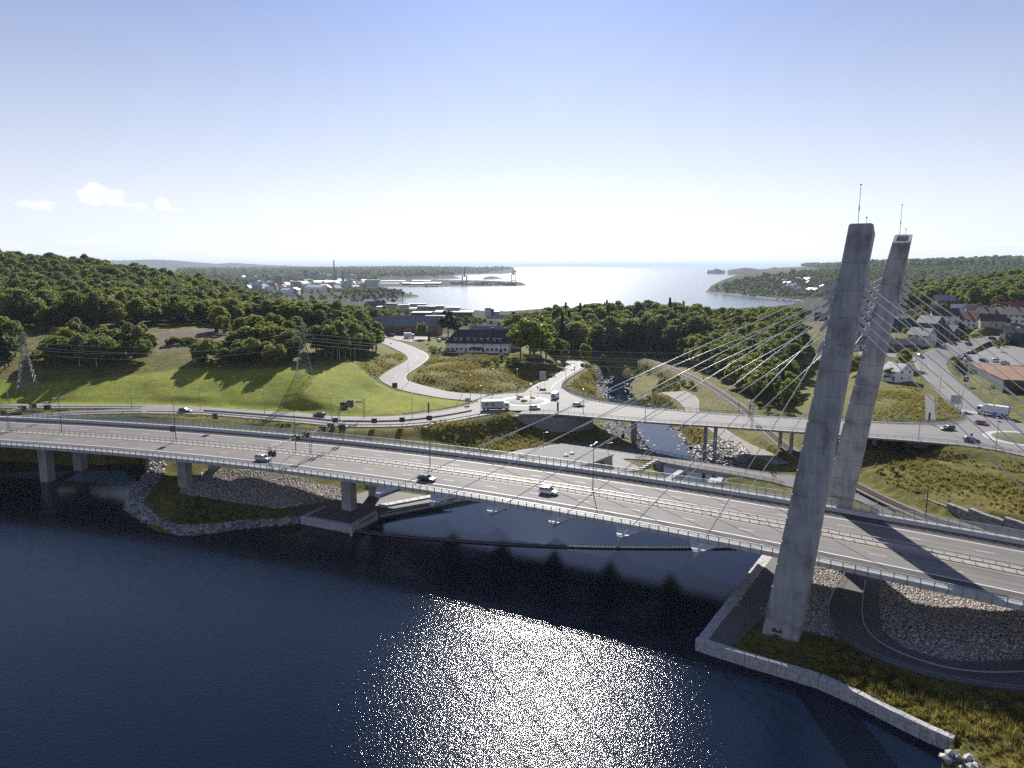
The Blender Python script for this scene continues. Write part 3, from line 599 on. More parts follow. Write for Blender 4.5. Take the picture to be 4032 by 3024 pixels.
def m_ground():
    m, nt, b = mat_new('ground_cover'); p = wpos(nt)
    at = nt.nodes.new('ShaderNodeAttribute'); at.attribute_name = 'zone'
    sp = nt.nodes.new('ShaderNodeSeparateColor'); nt.links.new(at.outputs['Color'], sp.inputs[0])
    n_big = noise(nt, .055, 5, .6, p); n_mid = noise(nt, .35, 5, .65, p); n_fin = noise(nt, 2.2, 4, .7, p)
    dry = ramp(nt, n_mid, [(.25, (.075, .075, .017)), (.42, (.13, .122, .027)), (.58, (.20, .172, .04)), (.75, (.27, .22, .07))])
    dry2 = ramp(nt, n_big, [(.3, (.55, .72, .5)), (.5, (.95, 1, .9)), (.72, (1.2, 1.1, 1.0))])
    dry = mixc(nt, 1.0, dry, dry2, 'MULTIPLY')
    lawn = ramp(nt, n_mid, [(.2, (.17, .20, .021)), (.5, (.25, .285, .028)), (.75, (.33, .335, .05))])
    lawn = mixc(nt, .8, lawn, ramp(nt, n_big, [(.3, (.58, .66, .55)), (.5, (1, 1, 1)), (.72, (1.28, 1.08, 1.0))]), 'MULTIPLY')
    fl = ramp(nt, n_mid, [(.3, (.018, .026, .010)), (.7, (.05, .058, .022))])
    vo = N(nt, 'TexVoronoi', Scale=1.7); nt.links.new(p, vo.inputs['Vector'])
    grav = ramp(nt, vo.outputs['Color'], [(.2, (.15, .132, .12)), (.5, (.30, .27, .245)), (.8, (.46, .415, .38))])
    ear = ramp(nt, n_mid, [(.3, (.10, .075, .05)), (.7, (.24, .19, .14))])
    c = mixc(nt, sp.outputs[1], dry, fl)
    c = mixc(nt, sp.outputs[0], c, lawn)
    fine = ramp(nt, n_fin, [(.25, (.68, .68, .66)), (.75, (1.25, 1.25, 1.22))])
    c = mixc(nt, 1.0, c, fine, 'MULTIPLY')
    gmask = N(nt, 'Math', operation='MULTIPLY_ADD'); nt.links.new(n_mid, gmask.inputs[0]); gmask.inputs[1].default_value = .8
    sub = N(nt, 'Math', operation='SUBTRACT'); nt.links.new(sp.outputs[2], sub.inputs[0]); sub.inputs[1].default_value = .9
    mu = N(nt, 'Math', operation='MULTIPLY_ADD', use_clamp=True); nt.links.new(sub.outputs[0], gmask.inputs[2])
    nt.links.new(gmask.outputs[0], mu.inputs[0]); mu.inputs[1].default_value = 6.0; mu.inputs[2].default_value = .6
    gcol = mixc(nt, at.outputs['Alpha'], grav, ear)
    c = mixc(nt, mu.outputs[0], c, gcol)
    nt.links.new(c, b.inputs['Base Color'])
    b.inputs['Roughness'].default_value = .9; b.inputs['Specular IOR Level'].default_value = .15
    ad = N(nt, 'Math', operation='ADD'); nt.links.new(n_fin, ad.inputs[0]); nt.links.new(n_mid, ad.inputs[1])
    bump(nt, b, ad.outputs[0], .9, .5)
    return m
M['ground'] = m_ground()
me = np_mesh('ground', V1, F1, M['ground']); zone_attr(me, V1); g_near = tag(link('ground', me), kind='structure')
def m_farground():
    m, nt, b = mat_new('far_land'); p = wpos(nt)
    n1 = noise(nt, .012, 6, .6, p); n2 = noise(nt, .08, 5, .7, p)
    c = ramp(nt, n2, [(.3, (.018, .028, .012)), (.6, (.045, .06, .022)), (.8, (.10, .10, .06))])
    c2 = ramp(nt, n1, [(.3, (.8, .85, .8)), (.7, (1.3, 1.2, 1.1))])
    g = nt.nodes.new('ShaderNodeNewGeometry'); s = nt.nodes.new('ShaderNodeSeparateXYZ'); nt.links.new(g.outputs['Position'], s.inputs[0])
    shore = N(nt, 'MapRange'); nt.links.new(s.outputs[2], shore.inputs['Value']); shore.inputs['From Min'].default_value = SEA_Z + 2.2; shore.inputs['From Max'].default_value = SEA_Z + 5.0
    cc = mixc(nt, shore.outputs[0], (.24, .21, .18), mixc(nt, 1.0, c, c2, 'MULTIPLY'))
    nt.links.new(cc, b.inputs['Base Color']); b.inputs['Roughness'].default_value = .95; b.inputs['Specular IOR Level'].default_value = .1
    bump(nt, b, n2, 1.0, 6.0)
    return m
M['far'] = m_farground()
tag(link('coastal_terrain', np_mesh('coastal_terrain', V2, F2, M['far'])), kind='structure')
def ground_z(x, y):
    x = np.atleast_1d(np.asarray(x, float)); y = np.atleast_1d(np.asarray(y, float))
    out = np.empty(len(x))
    for V, y0, y1, rows, cols in ((V1, 42, 650, 470, 540), (V2, 650, 15000, 230, 420)):
        m = (y >= y0) & (y <= y1) if y0 < 100 else (y > y0)
        if not m.any(): continue
        Z = V[:, 2].reshape(rows, cols)
        ti = np.clip((np.log(y[m]) - math.log(y0)) / (math.log(y1) - math.log(y0)) * (rows - 1), 0, rows - 1.001)
        tj = np.clip((x[m] / y[m] + 1.05) / 2.1 * (cols - 1), 0, cols - 1.001)
        i = ti.astype(int); j = tj.astype(int); a = ti - i; bb = tj - j
        out[m] = (Z[i, j] * (1 - a) * (1 - bb) + Z[i + 1, j] * a * (1 - bb) + Z[i, j + 1] * (1 - a) * bb + Z[i + 1, j + 1] * a * bb)
    lowm = y < 42; out[lowm] = -6
    return out if len(out) > 1 else float(out[0])

# ------------------------------------------------------------------ water sheets
n = 60
mb = MB(); mb.add([(-1500, -400, WATER_Z), (500, -400, WATER_Z), (500, 330, WATER_Z), (-1500, 330, WATER_Z)], [(0, 1, 2, 3)])
# the lake sheet follows the lake outline so that it never shows up in the river valley
bm = bmesh.new()
for p in LAKE:
    pass
poly = [(-1500, -400)] + [(-1500, 250)] + [tuple(p) for p in LAKE[2:]] + [(150, -400)]
# widen the outline a little so the banks cut the water line
def offset_poly(pts, d):
    pts = np.array(pts); area = .5 * np.sum(pts[:, 0] * np.roll(pts[:, 1], -1) - np.roll(pts[:, 0], -1) * pts[:, 1])
    sgn = 1 if area > 0 else -1; out = []
    for i in range(len(pts)):
        a = pts[i - 1]; b_ = pts[i]; c = pts[(i + 1) % len(pts)]
        e1 = (b_ - a) / (np.linalg.norm(b_ - a) + 1e-9); e2 = (c - b_) / (np.linalg.norm(c - b_) + 1e-9)
        n1 = np.array([e1[1], -e1[0]]) * sgn; n2 = np.array([e2[1], -e2[0]]) * sgn
        nn = n1 + n2; L = np.linalg.norm(nn); nn = nn / L if L > .3 else n1
        out.append(b_ + nn * d)
    return np.array(out)
vs_ = [bm.verts.new((p[0], p[1], WATER_Z)) for p in offset_poly(poly, 1.0)]
f = bm.faces.new(vs_); bmesh.ops.triangulate(bm, faces=[f]); bm.normal_update()
for f in bm.faces:
    if f.normal.z < 0: f.normal_flip()
me = bpy.data.meshes.new('lake'); bm.to_mesh(me); bm.free(); me.materials.append(M['lake'])
tag(link('lake', me), kind='structure')
mb = MB(); mb.add([(-60000, 640, SEA_Z), (60000, 640, SEA_Z), (60000, 90000, SEA_Z), (-60000, 90000, SEA_Z)], [(0, 1, 2, 3)])
tag(mb.build('sea', M['sea']), kind='structure')
A, B = ROADS['river_reach']
mb = MB(); mb.strip(B + (B - A) * .06, A + (A - B) * .06); tag(mb.build('river', M['river']), kind='structure')

mb = MB(); pc = POOL.mean(0); mb.add([(*(pc + (q - pc) * 1.06), -4.58) for q in POOL], [tuple(range(len(POOL)))])
me = mb.mesh('dam_pool', M['river'])
if me.polygons[0].normal.z < 0: me.flip_normals()
tag(link('dam_pool', me), kind='structure')
# ------------------------------------------------------------------ road sheets
def road_obj(name, mat, lift=0.0, cols=4):
    A, B = ROADS[name]; mb = MB()
    rows = [A * (1 - t) + B * t + [0, 0, lift] for t in np.linspace(0, 1, cols)]
    for a, b in zip(rows[:-1], rows[1:]): mb.strip(b, a)
    # turned-down edges
    mb.strip(rows[0], rows[0] - [0, 0, .35]); mb.strip(rows[-1] - [0, 0, .35], rows[-1])
    return tag(mb.build(name, mat), kind='structure')
lifts = {'slip_road': 0, 'lakeside_road': .006, 'slip_ramp': .012, 'hill_road': 0, 'station_yard': .006, 'north_road': .006, 'hillside_street': .012, 'side_street': .006, 'car_park': 0, 'right_roundabout_road': .004}
for k, l in lifts.items(): road_obj(k, M['asphalt'], l)
for k, l in {'field_path': 0, 'dam_road': .012, 'service_yard': 0, 'underpass_path': 0, 'quay_walk': 0, 'pier_terrace': 0}.items(): road_obj(k, M['asphalt_path'], l)
M['track'] = simple('gravel_track', (.27, .25, .225), .9, vary=.25, scale=.8, bmp=.3)
road_obj('river_track', M['track'])
M['ballast'] = simple('track_ballast', (.17, .145, .125), .95, vary=.35, scale=1.5, bmp=.6)
road_obj('railway_bed', M['ballast'])
def disc(c, r0, r1, z, n=48):
    mb = MB(); A = [(c[0] + r0 * math.cos(t), c[1] + r0 * math.sin(t), z) for t in np.linspace(0, 2 * math.pi, n + 1)]
    B = [(c[0] + r1 * math.cos(t), c[1] + r1 * math.sin(t), z) for t in np.linspace(0, 2 * math.pi, n + 1)]
    return mb.strip(B, A)
tag(disc(RAB_L, .01, 19.5, 10.03).build('roundabout_road', M['asphalt']), kind='structure')
tag(disc(RAB_R, .01, 19.5, 11.09).build('roundabout_road', M['asphalt']), kind='structure')
# ------------------------------------------------------------------ the cable-stayed motorway bridge (one curve, centre CEN)
A0, A1 = 88.0, 48.0                # left end .. right end, degrees about CEN
def arc_line(r, z, a0=A0, a1=A1, step=.5):
    n = max(2, int(abs(a0 - a1) / step) + 1)
    return np.array([arc(r, a, z) for a in np.linspace(a0, a1, n)])
BR = empty('cable_stayed_bridge', arc(643.9, 62, 0), 0, 'long curved cable-stayed motorway bridge of grey concrete with two leaning towers', 'bridge')
BRL = Vector(BR.location)
def br_part(mb, name, mat, parent=None, smoothed=False):
    o = mb.build(name, mat, parent or BR, smoothed=smoothed)
    if parent is None: o.location = -BRL
    return o
def sweep(mb, prof, a0=A0, a1=A1, step=.5):
    rings = []
    for a in np.linspace(a0, a1, int(abs(a0 - a1) / step) + 1):
        rings.append([tuple(arc(r, a, z)) for r, z in prof])
    return mb.loft(rings)
mb = sweep(MB(), [(627.55, 11.5), (631, 11.35), (634.5, 9.7), (653.3, 9.7), (656.8, 11.35), (660.15, 11.5), (660.15, 11.96), (627.55, 11.96)])
br_part(mb, 'deck_girder', M['concrete'])
for nm, r0, r1, mt, z in [('hard_shoulder', 629.85, 633.62, 'asphalt_dark', 12.0), ('carriageway', 633.62, 642.35, 'asphalt_lanes', 12.0), ('central_reserve', 642.35, 645.75, 'reserve', 12.03), ('carriageway', 645.75, 654.85, 'asphalt_lanes', 12.0), ('hard_shoulder', 654.85, 658.75, 'asphalt_dark', 12.0)]:
    mb = sweep(MB(), [(r0, 11.9), (r1, 11.9), (r1, z), (r0, z)]); br_part(mb, nm, M[mt])
mb = sweep(MB(), [(627.5, 11.55), (629.85, 11.9), (629.85, 12.2), (629.6, 12.36), (627.5, 12.36)]); kerb_n = br_part(mb, 'edge_beam', M['concrete_light'])
mb = sweep(MB(), [(658.75, 11.9), (660.2, 11.6), (660.2, 12.82), (659.1, 12.82), (658.75, 12.05)]); kerb_f = br_part(mb, 'edge_beam', M['concrete_light'])
def line(r, w, mt, name, z=12.012):
    mb = MB(); mb.strip(arc_line(r - w / 2, z), arc_line(r + w / 2, z)); br_part(mb, name, M[mt])
line(633.74, .32, 'paint_white', 'edge_line'); line(654.75, .32, 'paint_white', 'edge_line')
line(641.65, .26, 'paint_yellow', 'yellow_line'); line(646.2, .26, 'paint_yellow', 'yellow_line')
for r, ph in ((637.7, P(3420, 2176, 12)), (650.65, P(3838, 2165, 12))):
    a_ref = math.degrees(math.atan2(ph[1] - CEN[1], ph[0] - CEN[0])); st = math.degrees(12.0 / r); ln = math.degrees(3.1 / r)
    for k in range(-8, 26):
        a = a_ref + k * st
        mb = MB(); mb.strip([arc(r - .08, q, 12.012) for q in (a, a - ln / 2, a - ln)], [arc(r + .08, q, 12.012) for q in (a, a - ln / 2, a - ln)])
        br_part(mb, 'lane_dash', M['paint_white'])
# parapets: rails as one part, each post and glass pane its own piece
PA0, PA1 = 80.2, 53.6
def rails(name, specs, mt, parent=None):
    mb = MB()
    for r, z, hw, hh in specs: sweep(mb, [(r - hw, z - hh), (r + hw, z - hh), (r + hw, z + hh), (r - hw, z + hh)])
    return br_part(mb, name, M[mt])
par_n = rails('parapet', [(627.62, 13.36, .07, .05), (627.95, 13.0, .06, .05), (628.05, 12.7, .06, .05)], 'steel')
par_f = rails('parapet', [(659.95, 14.5, .05, .04), (659.3, 13.15, .07, .05), (659.35, 13.42, .07, .05)], 'steel')
med_n = rails('guard_rail', [(643.02, 12.68, .09, .07)], 'steel')
med_f = rails('guard_rail', [(645.38, 12.68, .09, .07)], 'steel')
def post_mesh(w, d, z0, z1, mt, foot=0):
    mb = MB(); mb.box(-d / 2, d / 2, -w / 2, w / 2, z0, z1)
    if foot: mb.box(-foot, foot, -w, w, z0, z0 + .1)
    return mb.mesh('post', M[mt])
pm_n = post_mesh(.17, .12, 11.62, 13.42, 'steel'); pm_f = post_mesh(.16, .12, 12.8, 14.52, 'steel')
pm_m = post_mesh(.09, .12, 12.03, 12.72, 'steel', .16)
def pane_mesh(r, z0, z1, mt, span=2.0):
    mb = MB(); mb.box(-.012, .012, -span / 2 + .11, span / 2 - .11, z0, z1); return mb.mesh('glass_pane', M[mt])
gp_n = pane_mesh(627.5, 12.42, 13.28, 'glass_screen'); gp_f = pane_mesh(660, 12.9, 14.44, 'glass_screen')
for par, r, pm, gp in ((par_n, 627.46, pm_n, gp_n), (par_f, 659.95, pm_f, gp_f), (med_n, 643.02, pm_m, None), (med_f, 645.38, pm_m, None)):
    st = math.degrees(2.0 / r); a = PA0
    while a > PA1:
        o = link('post', pm, par); p = arc(r, a, 0); o.location = (p[0], p[1], 0); o.rotation_euler = (0, 0, math.radians(a))
        if gp is not None:
            o = link('glass_pane', gp, par); p = arc(r, a - st / 2, 0); o.location = (p[0], p[1], 0); o.rotation_euler = (0, 0, math.radians(a - st / 2))
        a -= st
# piers under the deck: pairs
for (u, v), wt in (((161, 1886), 3.4), ((722, 1931), 3.4), ((1340, 2028), 3.4)):
    pz = WATER_Z - 1.5
    p = P(u, v, -.6); a = math.degrees(math.atan2(p[1] - CEN[1], p[0] - CEN[0])) - .1
    for r in (637.5, 650.3):
        mb = MB(); c = arc(r, a, 0); R_ = Matrix.Rotation(math.radians(a), 4, 'Z')
        prof = [(-1.55, -1.5), (1.2, -1.5), (1.55, -1.1), (1.55, 1.1), (1.2, 1.5), (-1.55, 1.5)]
        base = [tuple((R_ @ Vector((x, y, 0)) + Vector((c[0], c[1], 0)))[:2]) for x, y in prof]
        mb.prism(base, -4.0 if u < 400 else -1.0, 9.75)
        o = br_part(mb, 'pier', M['concrete'])
# towers
def tower(side):
    sg = 1 if side == 'near' else -1
    rb = (618.9, 624.0) if side == 'near' else (663.9, 669.0)
    rt = (619.6, 623.4) if side == 'near' else (664.4, 668.3)
    al0, ar0, al1, ar1 = (58.05, 57.48, 57.205, 56.885) if side == 'near' else (58.0, 57.45, 57.005, 56.72)
    def ring(z, inset=0.0):
        t = (z - 0) / 71.0
        ri, ro = rb[0] + (rt[0] - rb[0]) * t + inset, rb[1] + (rt[1] - rb[1]) * t - inset
        al = al0 + (al1 - al0) * t; ar = ar0 + (ar1 - ar0) * t; di = math.degrees(inset / 640)
        al -= di; ar += di
        ch = .35; dch = math.degrees(ch / 640)
        return [tuple(arc(r_, a_, z)) for r_, a_ in ((ri + ch, al), (ri, al - dch), (ri, ar + dch), (ri + ch, ar), (ro - ch, ar), (ro, ar + dch), (ro, al - dch), (ro - ch, al))]
    zs = [-1.0]; joints = [5.2 + 4.3 * k for k in range(15)]
    rings = [ring(-1.0)]
    for j in joints:
        rings += [ring(j - .11), ring(j - .07, .1), ring(j + .07, .1), ring(j + .11)]
    top = ring(70.6)
    ri = rt[0]; ro = rt[1]
    def slant(rg, dz=0.0):       # top cut slopes down towards the roadway
        out = []
        for q in rg:
            r_ = math.hypot(q[0] - CEN[0], q[1] - CEN[1]); t = (r_ - ri) / (ro - ri)
            if side == 'near': t = 1 - t
            out.append((q[0], q[1], 69.7 + 1.75 * t + dz))
        return out
    rings.append(slant(top))
    inner = slant(ring(70.6, .55)); rings.append(inner); rings.append(slant(ring(70.6, .55), -2.2))
    mb = MB(); mb.loft(rings)
    o = br_part(mb, 'tower', M['concrete_tower'])
    tag(o, 'near leaning concrete tower' if side == 'near' else 'far leaning concrete tower with open top')
    # lightning mast and beacon
    am = (al1 + ar1) / 2 + .06
    for (a, rr, h, r0) in ((am, (ri + ro) / 2 - .3 * sg, 7.6, .06), (am - .1, (ri + ro) / 2 + .4 * sg, 2.6, .05)):
        b = arc(rr, a, 68.2); mb = MB(); mb.tube(b, b + [0, 0, h + 1.6], r0, r0 * .6, 6)
        if h > 5: mb.tube(b + [0, 0, 5.2], b + [0, 0, 6.0], r0 * 1.5, r0 * 1.5, 6)
        mb.sphere(b + [0, 0, h + 1.65], .16, .16, .12, 8, 4)
        mo = mb.build('lightning_mast' if h > 5 else 'warning_beacon', M['steel'], o)
    return o
TW_N = tower('near'); TW_F = tower('far')
# stay cables with their anchor boxes
LA = [66.31, 64.92, 63.54, 62.15, 60.74, 59.32]; LZ = [62.0, 60.6, 59.4, 57.8, 55.9, 52.4]
RA = [50.7, 51.1, 51.5, 51.9, 52.3, 52.74]; RZ = [62.0, 60.7, 59.2, 58.0, 56.6, 55.3]
M['cable'] = simple('cable_sheath', (.66, .67, .68), .35, vary=.06, scale=2, spec=.6)
M['panel'] = simple('anchor_panel', (.56, .565, .565), .5, vary=.15, scale=.8)
for side, rdk, rtw in (('near', 624.9, 621.4), ('far', 662.9, 666.4)):
    for k in range(6):
        for (aa, zz, left) in ((LA[k], LZ[k], True), (RA[k], RZ[k], False)):
            t = zz / 71.0
            al, ar = ((58.05 + (57.205 - 58.05) * t, 57.48 + (56.885 - 57.48) * t) if side == 'near' else (58.0 + (57.005 - 58.0) * t, 57.45 + (56.72 - 57.45) * t))
            q1 = arc(rtw, (al + .02) if left else (ar - .02), zz)
            q0 = arc(rdk, aa, 10.5)
            d = (q1 - q0) / np.linalg.norm(q1 - q0)
            mb = MB(); mb.tube(q0, q1 + d * .6, .078, .078, 8)
            c = br_part(mb, 'stay_cable', M['cable'], smoothed=True)
            mb = MB(); mb.tube(q0 + d * .2, q0 + d * 2.0, .2, .17, 8); mb.tube(q0 - d * 1.1, q0 + d * .25, .34, .34, 8); mb.build('anchor_sleeve', M['panel'], c)
            # white box on the tower face
            mb = MB(); up = np.array([0, 0, 1.0]); sdv = np.cross(d, up); sdv /= np.linalg.norm(sdv); nv = np.cross(sdv, d)
            qq = q1 - d * 1.9; w, h = .38, .42
            ring0 = [qq + sdv * s1 * w * .6 + nv * s2 * h * .6 for s1, s2 in ((-1, -1), (1, -1), (1, 1), (-1, 1))]
            ring1 = [q1 + d * .5 + sdv * s1 * w + nv * s2 * h for s1, s2 in ((-1, -1), (1, -1), (1, 1), (-1, 1))]
            mb.loft([ring0, ring1]); mb.build('anchor_box', M['panel'], c)
            # outrigger fairing under the deck edge (angular sheet-metal wedge)
            if left or side == 'near':
                sg = 1 if side == 'near' else -1
                a_in = aa; rin = 631.2 if side == 'near' else 656.6; rout = 624.4 if side == 'near' else 663.4; redge = 627.5 if side == 'near' else 660.2
                dl = math.degrees(2.4 / 640); dr = math.degrees(3.6 / 640)
                pts = [arc(redge, a_in + dl, 11.52), arc(redge, a_in - dr, 11.52), arc(rin, a_in - dr * 1.2, 10.9), arc(rin, a_in + dl, 10.9),
                       arc(rout, a_in + dl * .35, 10.75), arc(rout, a_in - dl * .25, 10.75), arc(rout + .5 * sg, a_in + dl * .2, 9.3), arc(rin, a_in, 9.0)]
                mb = MB(); mb.add(pts, [(0, 4, 5, 1), (4, 6, 5), (0, 7, 6, 4), (0, 3, 7), (1, 5, 6, 7), (1, 7, 2), (0, 1, 2, 3), (3, 2, 7)])
                br_part(mb, 'anchor_outrigger', M['panel'])
# soffit panels between the outriggers
# painted scrawls on the nearest pier and on the foot of the near tower
M['spray_white'] = simple('white_spray_paint', (.7, .7, .7), .6, vary=.1); M['spray_brown'] = simple('brown_spray_paint', (.09, .06, .05), .6, vary=.6, scale=3); M['spray_blue'] = simple('blue_spray_paint', (.2, .4, .6), .6, vary=.2)
ap = math.degrees(math.atan2(P(1340, 2028, -.6)[1] - CEN[1], P(1340, 2028, -.6)[0] - CEN[0])) - .1
def scrawl(r, a0, pts, mt, w, name, parent=None):
    mb = MB()
    for (x0, z0), (x1, z1) in zip(pts[:-1], pts[1:]):
        q0 = arc(r, a0 - math.degrees(x0 / r), z0); q1 = arc(r, a0 - math.degrees(x1 / r), z1); mb.tube(q0, q1, w, w, 4)
    return br_part(mb, name, M[mt])
scrawl(635.93, ap, [(-1.2, 2.3), (-1.1, 1.2), (-.7, 1.3), (-.5, 1.8), (-.8, 2.3), (-1.3, 2.3)], 'spray_white', .09, 'spray_mark'); scrawl(635.93, ap, [(.2, 2.6), (.2, 1.0), (-.1, .9)], 'spray_white', .1, 'spray_mark')
for (xa, xb, za, zb, mt, pr) in ((1.5, 3.4, 1.2, 1.75, 'spray_brown', .03), (1.8, 2.3, 1.75, 2.1, 'spray_brown', .03), (2.8, 3.2, 1.75, 2.05, 'spray_brown', .03), (1.42, 3.5, 1.1, 1.2, 'spray_white', .035), (1.42, 1.5, 1.2, 1.8, 'spray_white', .035), (2.35, 2.8, 1.75, 1.8, 'spray_white', .045), (3.5, 3.7, 1.0, 1.5, 'spray_blue', .03), (1.3, 1.42, 1.0, 1.6, 'spray_blue', .03)):
    t_ = za / 71; al = 58.05 - .845 * t_; rr_ = 618.9 + .7 * t_ - pr; mb = MB()
    ps = [arc(r_, al - math.degrees(x_ / 620), z_) for r_ in (rr_, rr_ + .2) for x_, z_ in ((xa, za), (xb, za), (xb, zb), (xa, zb))]
    mb.add(ps, [(0, 1, 2, 3), (7, 6, 5, 4), (0, 4, 5, 1), (1, 5, 6, 2), (2, 6, 7, 3), (3, 7, 4, 0)]); br_part(mb, 'spray_mark', M[mt])
# lamp columns, gantries etc. are separate things (see street furniture)
# ------------------------------------------------------------------ road bridge over the river
def off_line(A, B, t): return A * (1 - t) + B * t
def along(pts, step):
    pts = np.asarray(pts); d = np.r_[0, np.cumsum(np.linalg.norm(np.diff(pts, axis=0), axis=1))]
    s = np.arange(0, d[-1], step); return np.stack([np.interp(s, d, pts[:, k]) for k in range(3)], 1), np.gradient(np.stack([np.interp(s, d, pts[:, k]) for k in range(3)], 1), axis=0)
def rail_line(name, pts, heights, r, step, post_h, mt, parent=None, post_w=.08, label=None, cat=None, group=None, post_name='post', pane=False):
    """rails following pts (a part or a thing) with every post its own piece"""
    mb = MB()
    for h, rr in heights:
        q = [tuple(p + [0, 0, h]) for p in pts]
        mb.path_tube(q, rr, 4)
    o = mb.build(name, M[mt], parent)
    if label: tag(o, label, cat, group)
    mm = MB(); mm.box(-post_w / 2, post_w / 2, -post_w / 2, post_w / 2, -.1, post_h); me = mm.mesh('post', M[mt])
    Q, T = along(pts, step)
    for p, t in zip(Q, T):
        k = link(post_name, me, o, p, math.atan2(t[1], t[0]))
    return o
A, B = ROADS['bridge_road']
RB = empty('road_bridge', A[40] * [1, 1, 0], 0, 'low concrete road bridge on slim columns crossing the river behind the motorway', 'bridge')
RBL = Vector(RB.location)
def rb_part(mb, name, mt, parent=None):
    o = mb.build(name, M[mt], parent or RB)
    if parent is None: o.location = -RBL
    return o
nrm = (B - A); nrm[:, 2] = 0; nrm /= np.linalg.norm(nrm, axis=1)[:, None]
k0 = 8
def zoff(X, dz): return X + np.array([0, 0, dz])
rings = []
for i in range(k0, len(A)):
    a, b, n_ = A[i], B[i], nrm[i]
    rings.append([tuple(q) for q in (zoff(a - n_ * .5, -.05), zoff(b + n_ * .5, -.05), zoff(b + n_ * .5, -.5), zoff(b - n_ * 2.2, -.75), zoff(b - n_ * 4, -1.5), zoff(a + n_ * 4, -1.5), zoff(a + n_ * 2.2, -.75), zoff(a - n_ * .5, -.5))])
mb = MB(); mb.loft(rings); rb_part(mb, 'deck', 'concrete')
mb = MB(); rows = [off_line(A, B, t) for t in np.linspace(0, 1, 5)]
for p_, q_ in zip(rows[:-1], rows[1:]): mb.strip(q_, p_)
rb_part(mb, 'road_surface', 'asphalt')
for X, s in ((A, -1), (B, 1)):
    mb = MB(); e0 = X + nrm * s * .05; e1 = X + nrm * s * .5
    mb.strip(zoff(e0, .16), zoff(e1, .16)) if s < 0 else mb.strip(zoff(e1, .16), zoff(e0, .16))
    mb.strip(e0 if s > 0 else zoff(e0, .16), zoff(e0, .16) if s > 0 else e0); mb.strip(zoff(e1, .16) if s > 0 else zoff(e1, -.5), zoff(e1, -.5) if s > 0 else zoff(e1, .16))
    rb_part(mb, 'kerb', 'concrete_light')
# kerb line of the footway, lane lines
for t, w, mt, nm, dz in ((.22, .3, 'concrete_light', 'footway_kerb', .05), (.55, .3, 'concrete_light', 'traffic_island', .06)):
    mb = MB(); X = off_line(A, B, t); mb.strip(zoff(X + nrm * w, dz), zoff(X, dz)); rb_part(mb, nm, mt)
for t in (.38, .74):
    X = off_line(A, B, t); 
    for i in range(14, len(A) - 6, 5):
        mb = MB(); sl = slice(i, i + 2); mb.strip(zoff(X[sl] + nrm[sl] * .15, .02), zoff(X[sl], .02)); rb_part(mb, 'lane_dash', 'paint_white')
r1 = rail_line('railing', A + nrm * -.35 + [0, 0, .16], [(1.25, .05), (.95, .035), (.65, .035), (.35, .035)], 0, 2.4, 1.7, 'steel', RB, .1); r1.location = -RBL
r2 = rail_line('railing', B + nrm * .3 + [0, 0, .16], [(1.15, .045), (.8, .03), (.45, .03)], 0, 2.4, 1.2, 'steel', RB, .08); r2.location = -RBL
for (u, v, z, w) in [(2495, 1727, 0, 2.6), (2768, 1797, -2, 1.5), (2791, 1803, -2, 1.5), (3069, 1782, -.3, 1.5), (3104, 1806, -.3, 1.5), (3454, 1775, 4.2, 1.6)]:
    p = P(u, v, z); i = int(np.argmin(np.hypot(*((A + B)[:, :2] / 2 - p[:2]).T)))
    # slide the foot under the deck if the reading fell outside it
    tt = np.clip(((p - A[i]) @ (B[i] - A[i])) / ((B[i] - A[i]) @ (B[i] - A[i])), .18, .82); c = A[i] * (1 - tt) + B[i] * tt
    ax = math.atan2(nrm[i][1], nrm[i][0]); R_ = Matrix.Translation((c[0], c[1], 0)) @ Matrix.Rotation(ax, 4, 'Z')
    mb = MB(); mb.prism([tuple((R_ @ Vector((w * .5 * math.cos(t), w * .42 * math.sin(t), 0)))[:2]) for t in np.linspace(0, 2 * math.pi, 12, endpoint=False)], -6.5, c[2] - 1.45)
    rb_part(mb, 'column', 'concrete')
# stone-faced abutment wall curving under the roundabout
def m_blocks(name, c, sc, bw=.5, bh=.25):
    m, nt, b = mat_new(name); p = wpos(nt)
    tc = nt.nodes.new('ShaderNodeUVMap')
    br = N(nt, 'TexBrick', Scale=1.0); br.inputs['Color1'].default_value = col4(c); br.inputs['Color2'].default_value = col4(tuple(x * .72 for x in c)); br.inputs['Mortar'].default_value = col4(tuple(x * .3 for x in c))
    br.inputs['Brick Width'].default_value = bw; br.inputs['Row Height'].default_value = bh; br.inputs['Mortar Size'].default_value = .02
    nt.links.new(tc.outputs[0], br.inputs['Vector'])
    cc = mixc(nt, .7, br.outputs['Color'], ramp(nt, noise(nt, 1.2, 5, .6, p), [(.3, (.65, .65, .65)), (.7, (1.2, 1.2, 1.2))]), 'MULTIPLY')
    nt.links.new(cc, b.inputs['Base Color']); b.inputs['Roughness'].default_value = .85
    bump(nt, b, br.outputs['Fac'], -.5, .08); return m
M['blockwall'] = m_blocks('rough_stone_facing', (.30, .30, .30), 1.0, 1.1, .55)
